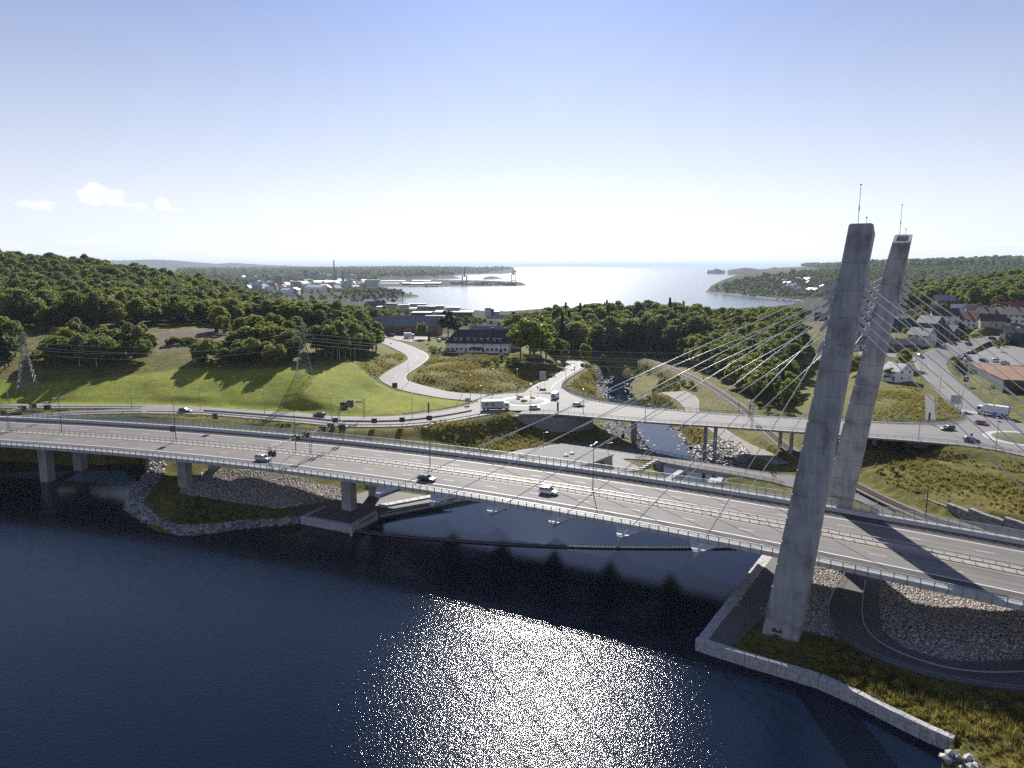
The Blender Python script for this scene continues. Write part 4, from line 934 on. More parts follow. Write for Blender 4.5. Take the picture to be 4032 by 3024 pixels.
def face_wall(name, base, top, thick, mt, label, cat, parent=None):
    base = np.asarray(base); top = np.asarray(top); n_ = len(base); mb = MB()
    t = np.gradient(base, axis=0); nn = np.stack([-t[:, 1], t[:, 0], 0 * t[:, 0]], 1); nn /= np.linalg.norm(nn, axis=1)[:, None]
    cen = np.array([0, 0]);  s = np.sign((nn[:, :2] * (base[:, :2] - cen)).sum(1).mean())
    back = nn * thick * s
    mb.strip(base, top); mb.strip(top, top + back); mb.strip(top + back, base + back)
    o = mb.build(name, mt, parent)
    uv = o.data.uv_layers.new(name='UVMap'); d = np.r_[0, np.cumsum(np.linalg.norm(np.diff(base, axis=0), axis=1))]
    S = np.r_[d, d, d, d, d, d]
    for l in o.data.loops: uv.data[l.index].uv = (S[l.vertex_index % len(S)] if l.vertex_index < len(S) else 0, o.data.vertices[l.vertex_index].co.z)
    if label: tag(o, label, cat)
    return o
bl = resample(pl([(1975, 1645, 8.6), (2030, 1676, 5.6), (2076, 1697, 3.4), (2130, 1708, 2.5), (2185, 1713, 2.2), (2260, 1711, 2.0), (2335, 1698, 1.8)]), 30)
tp = bl.copy(); tp[:, 2] = np.linspace(9.3, 8.75, 30)
face_wall('retaining_wall', bl - [0, 0, .5], tp + (np.array([0, 0, 0])), 1.0, M['blockwall'], 'curved grey stone-faced retaining wall below the roundabout', 'wall')
# ground fill on the wall top up to the road edge
mb = MB(); nb = resample(pl([(1990, 1628, 9.4), (2040, 1630, 9.5), (2110, 1630.5, 9.5), (2179, 1631, 9.5), (2250, 1636, 9.5), (2335, 1643, 9.5)]), 30); mb.strip(tp + [0, 0, .02], nb)
tag(mb.build('wall_top_verge', M['track']), kind='structure')

# ------------------------------------------------------------------ granite quays built of blocks
bm = bmesh.new(); bmesh.ops.create_cube(bm, size=1.0)
bmesh.ops.bevel(bm, geom=bm.edges[:], offset=.035, segments=1, affect='EDGES')
me_block = bpy.data.meshes.new('granite_block'); bm.to_mesh(me_block); bm.free(); me_block.materials.append(M['granite'])
me_block2 = me_block.copy(); me_block2.materials[0] = M['granite_dark']
RB_ = random.Random(3)
def block_run(parent, p0, p1, z0, hts, depth, blen, inward, mesh=None, proud=.03, lift_last=0):
    p0, p1 = np.array(p0[:2]), np.array(p1[:2]); L = np.linalg.norm(p1 - p0); d = (p1 - p0) / L
    nrm_ = np.array([-d[1], d[0]]); nrm_ = nrm_ if (nrm_ @ np.array(inward)) > 0 else -nrm_
    z = z0
    for ci, h in enumerate(hts):
        s = -RB_.random() * blen * .5 if ci % 2 else 0.0
        while s < L - .1:
            w = blen * RB_.uniform(.8, 1.2); a, b = max(s, 0), min(s + w, L)
            if b - a > .25:
                c = p0 + d * (a + b) / 2 + nrm_ * (depth / 2 + RB_.uniform(-proud, proud))
                o = link('granite_block', mesh or me_block, parent, (c[0], c[1], z + h / 2 + RB_.uniform(-.015, .015)), math.atan2(d[1], d[0]) + RB_.uniform(-.012, .012))
                o.scale = (b - a - .03, depth, h - .02)
            s += w
        z += h
Q = lambda u, v: P(u, v, WATER_Z)
QL = empty('granite_pier_quay', (0, 0, 0), 0, 'squared granite quay wall round the pier terrace, left bank', 'quay wall')
for a, b in (((1184, 2063), (1385, 2102)), ((1385, 2102), (1490, 2045))): block_run(QL, Q(*a), Q(*b), -2.6, (.8, .8, .8, .75), 1.2, 1.9, (0, 1), me_block2 if 0 else me_block)
block_run(QL, Q(1184, 2063), P(1275, 1992, .5), -.4, (.9,), 1.0, 1.9, (1, 0))
QS = empty('granite_steps', (0, 0, 0), 0, 'long pale granite seating steps leading down to the water by the pier', 'steps')
for k, (dz, hh) in enumerate(((-.3, 1.5), (-.3, 2.2), (-.3, 3.05))):
    off = np.array([0, 1.0]) * k * 1.25
    block_run(QS, Q(1495, 2038)[:2] + off, Q(1900, 1960)[:2] + off, -2.1 + dz, (hh,), 1.3 if k < 2 else 2.2, 2.2, (0, 1))
QR = empty('granite_quay_edge', (0, 0, 0), 0, 'pale granite quay edge beside the walk under the near tower', 'quay wall')
p1 = Q(2736, 2561); p0 = Q(3008, 2202); p0 = p0 + (p0 - p1) / np.linalg.norm(p0 - p1) * 24
for k in range(2):
    dd = (p1 - p0)[:2]; dd /= np.linalg.norm(dd); nn = np.array([-dd[1], dd[0]]); nn = nn if nn[0] > 0 else -nn
    block_run(QR, p0[:2] + nn * 1.25 * k, p1[:2] + nn * 1.25 * k, -2.6 if k == 0 else -.5, (1.0, .95, .95) if k == 0 else (.8,), 1.25, 1.5, (1, 0))
QF = empty('granite_lake_wall', (0, 0, 0), 0, 'curving granite block wall along the lake in front of the grass', 'quay wall')
wl_ = [(2736, 2561), (2948, 2630), (3056, 2662), (3221, 2713), (3372, 2782), (3518, 2858), (3645, 2921), (3746, 2966)]
for a, b in zip(wl_[:-1], wl_[1:]): block_run(QF, Q(*a), Q(*b), -2.8, (.95, .85, .85, .75), 1.15, 1.65, (0, 1))
# mooring pile and floating boom
p = P(1386, 2108, WATER_Z); mb = MB(); mb.tube((p[0] - .1, p[1] - .4, -3), (p[0] - .1, p[1] - .4, .9), .32, .32, 12); tag(mb.build('mooring_pile', M['concrete_light'], smoothed=False), 'round pale mooring pile at the outer corner of the pier quay', 'pile')
FB = empty('floating_boom', Q(2000, 2130), 0, 'long dark floating boom with frames strung across the lake', 'boom'); FBL = Vector(FB.location)
bp = resample(pl([(1398, 2092, WATER_Z), (1480, 2104, WATER_Z), (1700, 2124, WATER_Z), (1950, 2142, WATER_Z), (2200, 2154, WATER_Z), (2450, 2160, WATER_Z), (2723, 2161, WATER_Z), (2900, 2160, WATER_Z)]), 200)
mb = MB(); mb.path_tube([tuple(p + [0, 0, .08]) for p in bp], .42, 8); o = mb.build('float_tube', M['steel_dark'], FB); o.location = -FBL
Qp, T = along(bp, 1.75)
for i, (p, t) in enumerate(zip(Qp, T)):
    if i % 2 == 0 and i + 1 < len(Qp):
        d = T[i] / np.linalg.norm(T[i]); n_ = np.array([-d[1], d[0], 0]); n_ = n_ if n_[1] > 0 else -n_
        q = Qp[min(i + 1, len(Qp) - 1)] + d * .8; mb = MB()
        a = p + d * .05; off = n_ * 1.3
        mb.tube(a + off + [0, 0, .15], q + off + [0, 0, .15], .07, .07, 4); mb.tube(a + [0, 0, .4], q + [0, 0, .4], .06, .06, 4)
        for s in (0, .33, .66, 1): mb.tube(a + (q - a) * s + [0, 0, .4], a + (q - a) * s + off + [0, 0, .15], .05, .05, 4)
        o = mb.build('float_frame', M['steel'], FB); o.location = -FBL
# ------------------------------------------------------------------ dam, service building
SB = empty('service_building', P(2300, 1825, 2.0), 0, 'flat-roofed grey service building below the motorway', 'building'); SBL = Vector(SB.location)
rf = [P(2412, 1789, 5.2), P(2206, 1749, 5.2), P(2050, 1793, 5.2), P(2190, 1845, 5.2), P(2318, 1826, 5.2)]
mb = MB(); mb.prism([(q[0], q[1]) for q in rf], 1.5, 4.9); o = mb.build('wall', simple('beige_render', (.42, .40, .36), .8, vary=.1), SB); o.location = -SBL
cx = np.mean([q[:2] for q in rf], 0); mb = MB(); mb.prism([tuple(cx + (q[:2] - cx) * 1.03) for q in rf], 4.9, 5.2); o = mb.build('roof', simple('roof_felt', (.17, .17, .172), .85, vary=.15, scale=.5), SB); o.location = -SBL
for (u, v) in ((2229, 1795), (2252, 1787)):
    q = P(u, v, 5.2); mb = MB(); mb.tube((q[0], q[1], 5.15), (q[0], q[1], 5.5), .7, .7, 12); mb.tube((q[0], q[1], 5.5), (q[0], q[1], 5.85), .95, .2, 12); w_ = mb.build('roof_vent', M['steel'], SB); w_.location = -SBL
q = (rf[0] + rf[4]) / 2; d = (rf[4] - rf[0])[:2]; d /= np.linalg.norm(d); nn = np.array([d[1], -d[0]]); nn = nn if nn[0] > 0 else -nn
mb = MB(); R_ = Matrix.Translation((q[0] + nn[0] * .03, q[1] + nn[1] * .03, 0)) @ Matrix.Rotation(math.atan2(d[1], d[0]), 4, 'Z'); mb.box(-1.6, 1.6, -.04, .04, 2.05, 4.2, R_); o = mb.build('door', M['steel_dark'], SB); o.location = -SBL
DB = empty('dam_bridge', P(2760, 1850, 1.5), 0, 'narrow service bridge with dark railings over the dam pool', 'bridge'); DBL = Vector(DB.location)
A, B = ROADS['dam_road']; nd = B - A; nd[:, 2] = 0; nd /= np.linalg.norm(nd, axis=1)[:, None]
i0, i1 = 22, 48
mb = MB(); e = B + nd * .3
rings = [[tuple(q) for q in (B[i] + nd[i] * .3 + [0, 0, .1], B[i] + nd[i] * .3 + [0, 0, -1.3], A[i] - nd[i] * .3 + [0, 0, -1.3], A[i] - nd[i] * .3 + [0, 0, .1], A[i] + [0, 0, -.06], B[i] + [0, 0, -.06])] for i in range(i0, i1)]
mb.loft(rings); o = mb.build('deck_beam', M['concrete'], DB); o.location = -DBL
for X, s in ((B, .15), (A, -.15)):
    o = rail_line('railing', X[14:54] + nd[14:54] * s, [(1.1, .05), (.85, .03), (.6, .03), (.35, .03), (.12, .03)], 0, 2.6, 1.12, 'steel_dark', DB, .1); o.location = -DBL
DM = empty('dam', P(2720, 1870, 0), 0, 'concrete dam walls and sluice piers in the dark pool behind the motorway', 'dam'); DML = Vector(DM.location)
def wallbar(parent, PL, a, b, w, z0, z1, name, mt='concrete'):
    a, b = np.array(a[:2]), np.array(b[:2]); d = (b - a) / np.linalg.norm(b - a); n_ = np.array([-d[1], d[0]]) * w / 2
    mb = MB(); mb.prism([tuple(a - n_), tuple(b - n_), tuple(b + n_), tuple(a + n_)], z0, z1); o = mb.build(name, M[mt], parent); o.location = -PL; return o
wallbar(DM, DML, P(2615, 1895, .6), P(2692, 1846, .6), 1.8, -6, .6, 'dam_wall'); wallbar(DM, DML, P(2800, 1905, .4), P(2814, 1882, .8), 2.4, -6, .8, 'sluice_pier'); wallbar(DM, DML, P(2826, 1905, .4), P(2838, 1880, .9), 1.6, -6, .9, 'sluice_pier')
wallbar(DM, DML, P(2720, 1915, -.5), P(2870, 1930, -.5), 5.0, -6, -1.2, 'sill', 'concrete_light')
dq = [arc(674.6, a_, 0) for a_ in np.linspace(65.3, 60.5, 9)]
for a_, b_ in zip(dq[:-1], dq[1:]): wallbar(DM, DML, a_, b_, 1.6, -7, -.7, 'dam_crest')
bl = resample(pl([(2500, 1880, 1.0), (2530, 1850, 1.0), (2575, 1828, 1.0), (2615, 1825, 1.0)]), 14); lo = bl.copy(); lo[:, 2] = -5.5
o = face_wall('wing_wall', lo, bl + [0, 0, .4], .8, M['concrete'], None, None, DM); o.location = -DML
for k, (u, v) in enumerate(((2530, 1848), (2542, 1840), (2555, 1832), (2568, 1825), (2580, 1818))):
    q = P(u, v, 1.9); tag(link('concrete_block', me_block, None, (q[0], q[1], 2.1), .5), 'concrete barrier block by the dam pool, %s from the motorway' % ('nearest', 'second', 'third', 'fourth', 'fifth')[k], 'block', 'row of barrier blocks at the dam').scale = (2.0, .8, .8)
# ------------------------------------------------------------------ rough stepped stone wall, rails, fences on the right
GW = empty('dry_stone_wall', (0, 0, 0), 0, 'rough stepped dark stone wall along the railway cutting', 'wall')
bs = pl([(3640, 1972, 2.8), (3754, 2026, 2.2), (3863, 2076, 2.0), (4032, 2135, 2), (4200, 2190, 2)])
tops = [3.4, 4.6, 5.4, 6.2, 6.2]
for i in range(4):
    a, b = bs[i], bs[i + 1]; nseg = 4
    for k in range(nseg):
        q0 = a + (b - a) * k / nseg; q1 = a + (b - a) * (k + 1) / nseg; tz = tops[i] + (tops[i + 1] - tops[i]) * k / nseg; h = .85; z = 1.8; c = 0
        while z + h < tz + .3:
            block_run(GW, q0 + [c * .12, c * .22, 0], q1 + [c * .12, c * .22, 0], z, (h,), 1.3, 1.4, (0, 1), me_block2, .14); z += h; c += 1
A, B = ROADS['railway_bed']; mid = (A + B) / 2; nb = B - A; nb[:, 2] = 0; wid = np.linalg.norm(nb, axis=1)[:, None]; nb = nb / wid
RT = empty('railway_track', (0, 0, 0), 0, 'twin-rail railway track curving through the cutting beside the river', 'railway track')
mid2 = resample(mid, 400); tn = np.gradient(mid2, axis=0); nn = np.stack([-tn[:, 1], tn[:, 0], 0 * tn[:, 0]], 1); nn /= np.linalg.norm(nn, axis=1)[:, None]
M['rail'] = simple('rusty_rail', (.16, .085, .05), .5, metal=.5, vary=.2)
for off in (-.75, .75):
    mb = MB(); X = mid2 + nn * off + [0, 0, .16]; mb.strip(X - nn * .05 + [0, 0, .12], X + nn * .05 + [0, 0, .12]); mb.strip(X + nn * .05 + [0, 0, .12], X + nn * .05 + [0, 0, -.02]); mb.strip(X - nn * .05 + [0, 0, -.02], X - nn * .05 + [0, 0, .12]); mb.build('rail', M['rail'], RT)
mb = MB(); Qs, Ts = along(mid2, .62)
for p, t in zip(Qs, Ts):
    R_ = Matrix.Translation(p) @ Matrix.Rotation(math.atan2(t[1], t[0]), 4, 'Z'); mb.box(-.13, .13, -1.25, 1.25, .02, .15, R_)
tag(mb.build('sleepers', simple('sleeper', (.09, .07, .055), .85, vary=.3, scale=1.5), RT), kind='stuff')
# handrail and kerb of the underpass path
A, B = ROADS['underpass_path']
rail_line('path_railing', A[40:86] + [-.2, -.3, 0], [(1.0, .04), (.55, .03)], 0, 2.5, 1.02, 'steel', None, .07, 'thin steel handrail along the shaded path below the bridge', 'railing')
mb = MB(); kb = resample(pl([(3407, 2288, 1.05), (3395, 2377, .95), (3401, 2453, .85), (3448, 2516, .85), (3550, 2573, .95), (3708, 2624, 1.02), (3866, 2646, 1.1), (4032, 2644, 1.2), (4250, 2630, 1.4)]), 60)
t = np.gradient(kb, axis=0); n_ = np.stack([-t[:, 1], t[:, 0], 0 * t[:, 0]], 1); n_ /= np.linalg.norm(n_, axis=1)[:, None]
mb.loft([[tuple(p - q * .12), tuple(p + q * .12), tuple(p + q * .12 + [0, 0, .14]), tuple(p - q * .12 + [0, 0, .14])] for p, q in zip(kb, n_)]); tag(mb.build('kerb', M['concrete_light']), kind='structure')
fp = resample(pl([(3556, 1758, 5.2), (3591, 1792, 5.4), (3657, 1819, 5.8), (3754, 1849, 6.2), (3863, 1873, 6.6), (4032, 1903, 6.9), (4250, 1950, 7.2)]), 60)
rail_line('path_fence', fp, [(1.2, .05), (.9, .04), (.6, .04), (.3, .04)], 0, 2.2, 1.25, 'steel', None, .09, 'pale curved tubular fence on the grassy slope at right', 'fence')
mb = MB(); t = np.gradient(fp, axis=0); n_ = np.stack([-t[:, 1], t[:, 0], 0 * t[:, 0]], 1); n_ /= np.linalg.norm(n_, axis=1)[:, None]; s = 1 if n_[20][1] > 0 else -1
mb.strip(fp + [0, 0, .12], fp + n_ * 2.6 * s + [0, 0, .12]); tag(mb.build('slope_path', M['asphalt_path']), kind='structure')
# guard rails by the slip road and the roundabout
A, B = ROADS['slip_road']
def grail(pts, label, step=4.0):
    return rail_line('guard_rail', pts, [(.72, .09), (.55, .06)], 0, step, .78, 'steel', None, .1, label, 'guard rail', 'guard rails along the side roads')
d = B - A; d[:, 2] = 0; d /= np.linalg.norm(d, axis=1)[:, None]
grail(B[2:] - d[2:] * .3, 'thin steel guard rail on the motorway side of the slip road'); grail(A[58:] + d[58:] * .3, 'short guard rail on the lawn side of the slip road by the roundabout')
A, B = ROADS['slip_ramp']; grail(B, 'guard rail along the ramp merging with the motorway')
A, B = ROADS['lakeside_road']; grail(B - [0, .3, 0], 'guard rail beside the straight lakeside road at far left')
grail(resample(pl([(1918, 1553, 10), (1990, 1548, 10), (2050, 1535, 10), (2085, 1518, 10), (2115, 1505, 9.9)]), 24), 'double steel guard rail above the roundabout, foot of the grassy bank', 2.2)
hr = resample(pl([(2590, 1606, 10.3), (2450, 1591, 10.2), (2336, 1574, 10.1), (2262, 1551, 10.1), (2217, 1526, 10.05), (2218, 1510, 10), (2242, 1487, 9.9), (2274, 1468, 9.7), (2308, 1448, 9.5)]), 60)
rail_line('railing', hr, [(1.35, .05), (1.0, .035), (.65, .035), (.3, .035)], 0, 2.2, 1.4, 'steel', None, .09, 'tall pale railing curving from the roundabout up the north road', 'railing')
hr = resample(pl([(3440, 1661, 11.0), (3600, 1666, 11.1), (3740, 1664, 11.15), (3785, 1650, 11.2), (3788, 1632, 11.3), (3770, 1612, 11.6)]), 40)
rail_line('railing', hr, [(1.35, .05), (1.0, .035), (.65, .035), (.3, .035)], 0, 2.2, 1.4, 'steel', None, .09, 'tall pale railing rounding the corner of the dry field at right', 'railing')
hr = resample(pl([(3760, 1749, 11.05), (3900, 1767, 11.05), (4032, 1794, 11.05), (4250, 1845, 11.05)]), 30)
rail_line('railing', hr, [(1.15, .045), (.8, .03), (.45, .03)], 0, 2.4, 1.2, 'steel', None, .08, 'low railing on the slope edge of the right roundabout', 'railing')
# abutment wall under the right end of the road bridge
bl = resample(pl([(3560, 1760, 5.0), (3640, 1775, 5.5), (3750, 1790, 6.6), (3880, 1806, 8.0), (4032, 1828, 9.0)]), 20); tpp = bl.copy(); tpp[:, 2] = 10.3; tpp += [0, .6, 0]
face_wall('abutment_wall', bl - [0, 0, .5], tpp, .8, M['blockwall'], 'grey stone-faced abutment under the right roundabout', 'wall')
# roundabout islands
def island(c, r, z, label, stone):
    e = empty('roundabout_island', (c[0], c[1], z), 0, label, 'traffic island')
    def ring(r0, r1, z0, z1, nm, mt):
        mb = MB(); n_ = 40; A_ = [(r0 * math.cos(t), r0 * math.sin(t)) for t in np.linspace(0, 2 * math.pi, n_, endpoint=False)]; B_ = [(r1 * math.cos(t), r1 * math.sin(t)) for t in np.linspace(0, 2 * math.pi, n_, endpoint=False)]
        mb.loft([[(x, y, 0) for x, y in B_], [(x, y, z1) for x, y in B_], [(x, y, z1) for x, y in A_], [(x, y, z0) for x, y in A_]], caps=False); return mb.build(nm, M[mt], e)
    ring(r + .25, r + 2.4, .04, .06, 'apron', 'concrete_light'); ring(r, r + .28, .0, .16, 'kerb', 'granite')
    mb = MB(); rings = []
    for k, (rr, zz) in enumerate(((1.0, .1), (.85, .45), (.6, .75), (.3, .9), (.02, .95))): rings.append([(r * rr * math.cos(t), r * rr * math.sin(t), zz) for t in np.linspace(0, 2 * math.pi, 28, endpoint=False)])
    mb.loft(rings, caps=False); mb.build('mound', M['rock'] if stone else M['island_grass'], e, smoothed=True)
    return e
M['island_grass'] = simple('island_grass', (.09, .10, .025), .9, vary=.35, scale=.5, bmp=.5)
ISL = island(RAB_L, 8.0, 10.04, 'round stone-paved roundabout island with small shrubs', True)
island(RAB_R, 8.6, 11.1, 'round grassy roundabout island at the right edge', False)

for e in (QL, QS, QR, QF, GW, RT):     # put each group's origin at its own foot
    ks_ = [o for o in bpy.data.objects if o.parent == e]; c = Vector((0, 0, 0))
    for o in ks_: c += (o.location if o.location.length > .1 else Vector(o.data.vertices[len(o.data.vertices) // 2].co))
    c /= len(ks_); e.location = c
    for o in ks_: o.location = o.location - c
# ------------------------------------------------------------------ finding the surface under a photo point
_rs = []
for k, (A, B) in ROADS.items():
    if k in ('river_reach',): continue
    for t in np.linspace(0, 1, 9): _rs.append(A * (1 - t) + B * t)
for c, z in ((RAB_L, 10.03), (RAB_R, 11.09)):
    for rr in (3, 8, 13, 18): _rs.append(np.array([(c[0] + rr * math.cos(t), c[1] + rr * math.sin(t), z) for t in np.linspace(0, 6.28, 20)]))
_rs = np.vstack(_rs); _kd = kdtree.KDTree(len(_rs))
for i, p in enumerate(_rs): _kd.insert((p[0], p[1], 0), i)
_kd.balance()
def surf_z(x, y, road=True):
    if road:
        _, i, d = _kd.find((x, y, 0))
        if d < 4.5: return float(_rs[i][2])
    return float(ground_z(x, y))
def on_surf(u, v, road=True, z0=12.0):
    z = z0
    for _ in range(40):
        p = P(u, v, z); z2 = surf_z(p[0], p[1], road); z += (z2 - z) * .5
    p = P(u, v, z); p[2] = surf_z(p[0], p[1], road)
    return p
def ray_ground(u, v, t0=60, t1=14000, road=False):
    """first hit of the line of sight with the ground"""
    d = dirv(u, v); ts = np.exp(np.linspace(math.log(t0), math.log(t1), 700)); X = d[0] * ts; Y = d[1] * ts; Z = CAMH + d[2] * ts
    g = ground_z(X, Y); k = np.argmax(Z < g)
    if not (Z < g).any(): return None
    return np.array([X[k], Y[k], g[k]])
# ------------------------------------------------------------------ vehicles
def paint(c, nm): 
    m, nt, b = mat_new(nm); b.inputs['Base Color'].default_value = col4(c); b.inputs['Roughness'].default_value = .35; b.inputs['Metallic'].default_value = .1
    b.inputs['Coat Weight'].default_value = .8; b.inputs['Coat Roughness'].default_value = .06
    nt.links.new(ramp(nt, noise(nt, 3, 3, .6, opos(nt)), [(.3, tuple(x * .93 for x in c)), (.7, tuple(min(1, x * 1.05) for x in c))]), b.inputs['Base Color'])
    return m
PAINT = {k: paint(c, k + '_car_paint') for k, c in dict(white=(.75, .75, .74), silver=(.45, .46, .47), black=(.015, .016, .018), darkblue=(.02, .03, .055), grey=(.10, .105, .11), green=(.03, .05, .04), red=(.22, .03, .02), orange=(.35, .10, .04), brown=(.06, .03, .025), lightblue=(.25, .36, .48)).items()}
M['lamp_red'] = simple('tail_lamp', (.35, .01, .01), .3, vary=0); M['lamp_white'] = simple('head_lamp', (.8, .8, .78), .15, vary=0); M['rim'] = simple('wheel_rim', (.4, .4, .41), .3, metal=.8, vary=0)
_wheel = None
def wheel_meshes():
    t = MB(); t.tube((0, -.11, 0), (0, .11, 0), .33, .33, 16); r = MB(); r.tube((0, -.125, 0), (0, .125, 0), .2, .2, 10)
    return t.mesh('tyre', M['rubber']), r.mesh('rim', M['rim'])
W_T, W_R = wheel_meshes()
CARMESH = {}
def car_meshes(style, colour):
    key = (style, colour)
    if key in CARMESH: return CARMESH[key]
    L, W, Hh = {'suv': (4.6, 1.88, 1.66), 'hatch': (4.15, 1.78, 1.48), 'wagon': (4.7, 1.82, 1.5), 'van': (5.2, 1.95, 2.1)}[style]
    h = L / 2
    belt = {'suv': 1.02, 'hatch': .93, 'wagon': .92, 'van': 1.15}[style]
    hood = belt - (.1 if style != 'van' else .2)
    st = [(-h, .45, belt - .22, .80), (-h + .12, .28, belt - .05, .94), (-h + .6, .22, belt, 1.0), (-.3, .2, belt, 1.0), (h * .38, .2, belt - .02, 1.0), (h * .62, .2, hood, .98), (h - .25, .24, hood - .14, .93), (h - .05, .32, hood - .3, .84), (h, .42, hood - .38, .74)]
    rings = []
    for x, zb, zt, wf in st:
        w = W / 2 * wf
        rings.append([(x, -w * .86, zb), (x, -w, zb + .16), (x, -w * 1.0, zt - .18), (x, -w * .93, zt), (x, w * .93, zt), (x, w * 1.0, zt - .18), (x, w, zb + .16), (x, w * .86, zb)])
    mb = MB(); mb.loft([list(reversed(r)) for r in rings]); body = mb.mesh('body', PAINT[colour])
    xr0 = {'suv': -h + .1, 'hatch': -h + .15, 'wagon': -h + .1, 'van': -h + .05}[style]; xr1 = {'suv': -h + .42, 'hatch': -h + .7, 'wagon': -h + .6, 'van': -h + .12}[style]
    xf0 = h * .48 if style != 'van' else h * .72; xf1 = h * .1 if style != 'van' else h * .42
    wb, wt = W * .46, W * .385; b0 = belt - .03
    base = [(xr0, -wb, b0), (xf0, -wb, b0), (xf0, wb, b0), (xr0, wb, b0)]; top = [(xr1, -wt, Hh - .07), (xf1, -wt, Hh - .07), (xf1, wt, Hh - .07), (xr1, wt, Hh - .07)]
    mb = MB(); mb.hexa(base, top); glass = mb.mesh('windows', M['car_glass'])
    mb = MB(); mb.hexa([(xr1 - .05, -wt - .03, Hh - .09), (xf1 + .06, -wt - .03, Hh - .09), (xf1 + .06, wt + .03, Hh - .09), (xr1 - .05, wt + .03, Hh - .09)], [(xr1 + .1, -wt + .1, Hh), (xf1 - .1, -wt + .1, Hh), (xf1 - .1, wt - .1, Hh), (xr1 + .1, wt - .1, Hh)])
    for s in (-1, 1):     # pillars
        for (xa, xb) in ((xf0, xf1), (xr0, xr1), ((xr0 + xf0) / 2, (xr1 + xf1) / 2)):
            mb.hexa([(xa - .05, s * wb - .02, b0), (xa + .05, s * wb - .02, b0), (xa + .05, s * wb + .03, b0), (xa - .05, s * wb + .03, b0)], [(xb - .05, s * wt - .02, Hh - .06), (xb + .05, s * wt - .02, Hh - .06), (xb + .05, s * wt + .03, Hh - .06), (xb - .05, s * wt + .03, Hh - .06)])
    if style == 'van': mb.box(xr0, h * .1, -wb - .01, wb + .01, b0, Hh - .08)
    roof = mb.mesh('roof', PAINT[colour])
    hl = MB(); hl.box(h - .16, h + .015, -.16, .16, hood - .38, hood - .24); tl = MB(); tl.box(-h - .012, -h + .1, -.1, .1, belt - .4, belt - .12)
    CARMESH[key] = (L, W, belt, body, glass, roof, hl.mesh('headlight', M['lamp_white']), tl.mesh('tail_light', M['lamp_red'])); return CARMESH[key]
def car(u, v, heading, style, colour, label, group=None, on_road=True, name='car', cat='car', pos=None):
    p = on_surf(u, v, on_road) if pos is None else np.array(pos)
    L, W, belt, body, glass, roof, hl, tl = car_meshes(style, colour)
    e = empty(name, p, heading, label, cat, group)
    link('body', body, e); link('windows', glass, e); link('roof', roof, e)
    for sx in (-1, 1):
        for sy in (-1, 1):
            w = link('tyre', W_T, e, (sx * L * .31, sy * (W / 2 - .12), .33)); link('rim', W_R, w)
    for s in (-1, 1):
        link('headlight', hl, e, (-.03, s * W * .33, 0)); link('tail_light', tl, e, (.0, s * W * .36, 0))
    return e
def road_dir(name, u, v, z):
    A, B = ROADS[name]; c = (A + B) / 2; p = P(u, v, z); i = int(np.argmin(np.hypot(*(c[:, :2] - p[:2]).T))); j = min(i + 1, len(c) - 1); i = j - 1
    return math.atan2(c[j][1] - c[i][1], c[j][0] - c[i][0])
def tan_dir(u, v):
    p = P(u, v, 12); a = math.atan2(p[1] - CEN[1], p[0] - CEN[0]); return a - math.pi / 2
def bcar(u, v, r, *a, **k):
    p = P(u, v, 12); an = math.degrees(math.atan2(p[1] - CEN[1], p[0] - CEN[0])); q = arc(r or math.hypot(*(p[:2] - CEN)), an, 12.0)
    return car(u, v, tan_dir(u, v), *a, pos=q, **k)
bcar(1036, 1813, None, 'suv', 'silver', 'silver car on the motorway bridge, nearest the left edge')
bcar(1680, 1892, None, 'wagon', 'black', 'black car on the motorway bridge near its middle')
bcar(2160, 1944, None, 'suv', 'white', 'white car on the motorway bridge left of the towers')
car(730, 1622, road_dir('slip_road', 730, 1622, 12), 'wagon', 'black', 'black car alone on the slip road at left')
car(1257, 1640, road_dir('slip_road', 1257, 1640, 10.8) + math.pi, 'suv', 'green', 'dark green car on the slip road below the lawn')
car(2106, 1611, -.15, 'suv', 'white', 'white car passing below the roundabout island')
car(2278, 1600, -.35, 'wagon', 'black', 'black car entering the road bridge from the roundabout')
car(2256, 1441, road_dir('north_road', 2256, 1441, 9.5) + math.pi, 'hatch', 'black', 'dark car farthest up the north road')
car(2254, 1455, road_dir('north_road', 2254, 1455, 9.5) + math.pi, 'suv', 'white', 'pale car coming down the north road')
car(2292, 1441, road_dir('north_road', 2292, 1445, 9.5), 'hatch', 'black', 'dark car at the right edge of the north road bend')
car(1537, 1326, 2.8, 'van', 'black', 'black van parked in the yard before the timber hall', name='van', cat='van')
car(1729, 1345, 1.9, 'van', 'white', 'small white van parked left of the white villa', on_road=False, name='van', cat='van')
car(1752, 1340, .2, 'suv', 'darkblue', 'dark blue car parked left of the white villa', on_road=False)
car(3730, 1693, math.pi + .12, 'suv', 'black', 'black car turning onto the road bridge at right')
car(3824, 1738, -.25, 'wagon', 'grey', 'dark grey car beside the right roundabout')
car(3867, 1672, -1.0, 'hatch', 'orange', 'orange red car waiting at the pedestrian crossing')
car(3624, 1407, -1.5, 'suv', 'silver', 'silver car coming down the hillside street')
car(3751, 1354, .45, 'suv', 'green', 'grey green car on the hillside street by the hedge')
car(3813, 1357, .3, 'hatch', 'brown', 'dark red car on the hillside street above the car park')
car(3907, 1334, .3, 'wagon', 'black', 'black car farthest up the hillside street')
car(3830, 1392, .05, 'wagon', 'black', 'black car parked by the grass island in the car park')
car(3804, 1409, -.1, 'wagon', 'darkblue', 'dark blue car parked at the car park entrance')
car(3812, 1421, -.1, 'wagon', 'lightblue', 'light blue car parked against the brown-roofed shop')
car(3874, 1424, -1.3, 'suv', 'green', 'dark green car parked behind the brown-roofed shop')
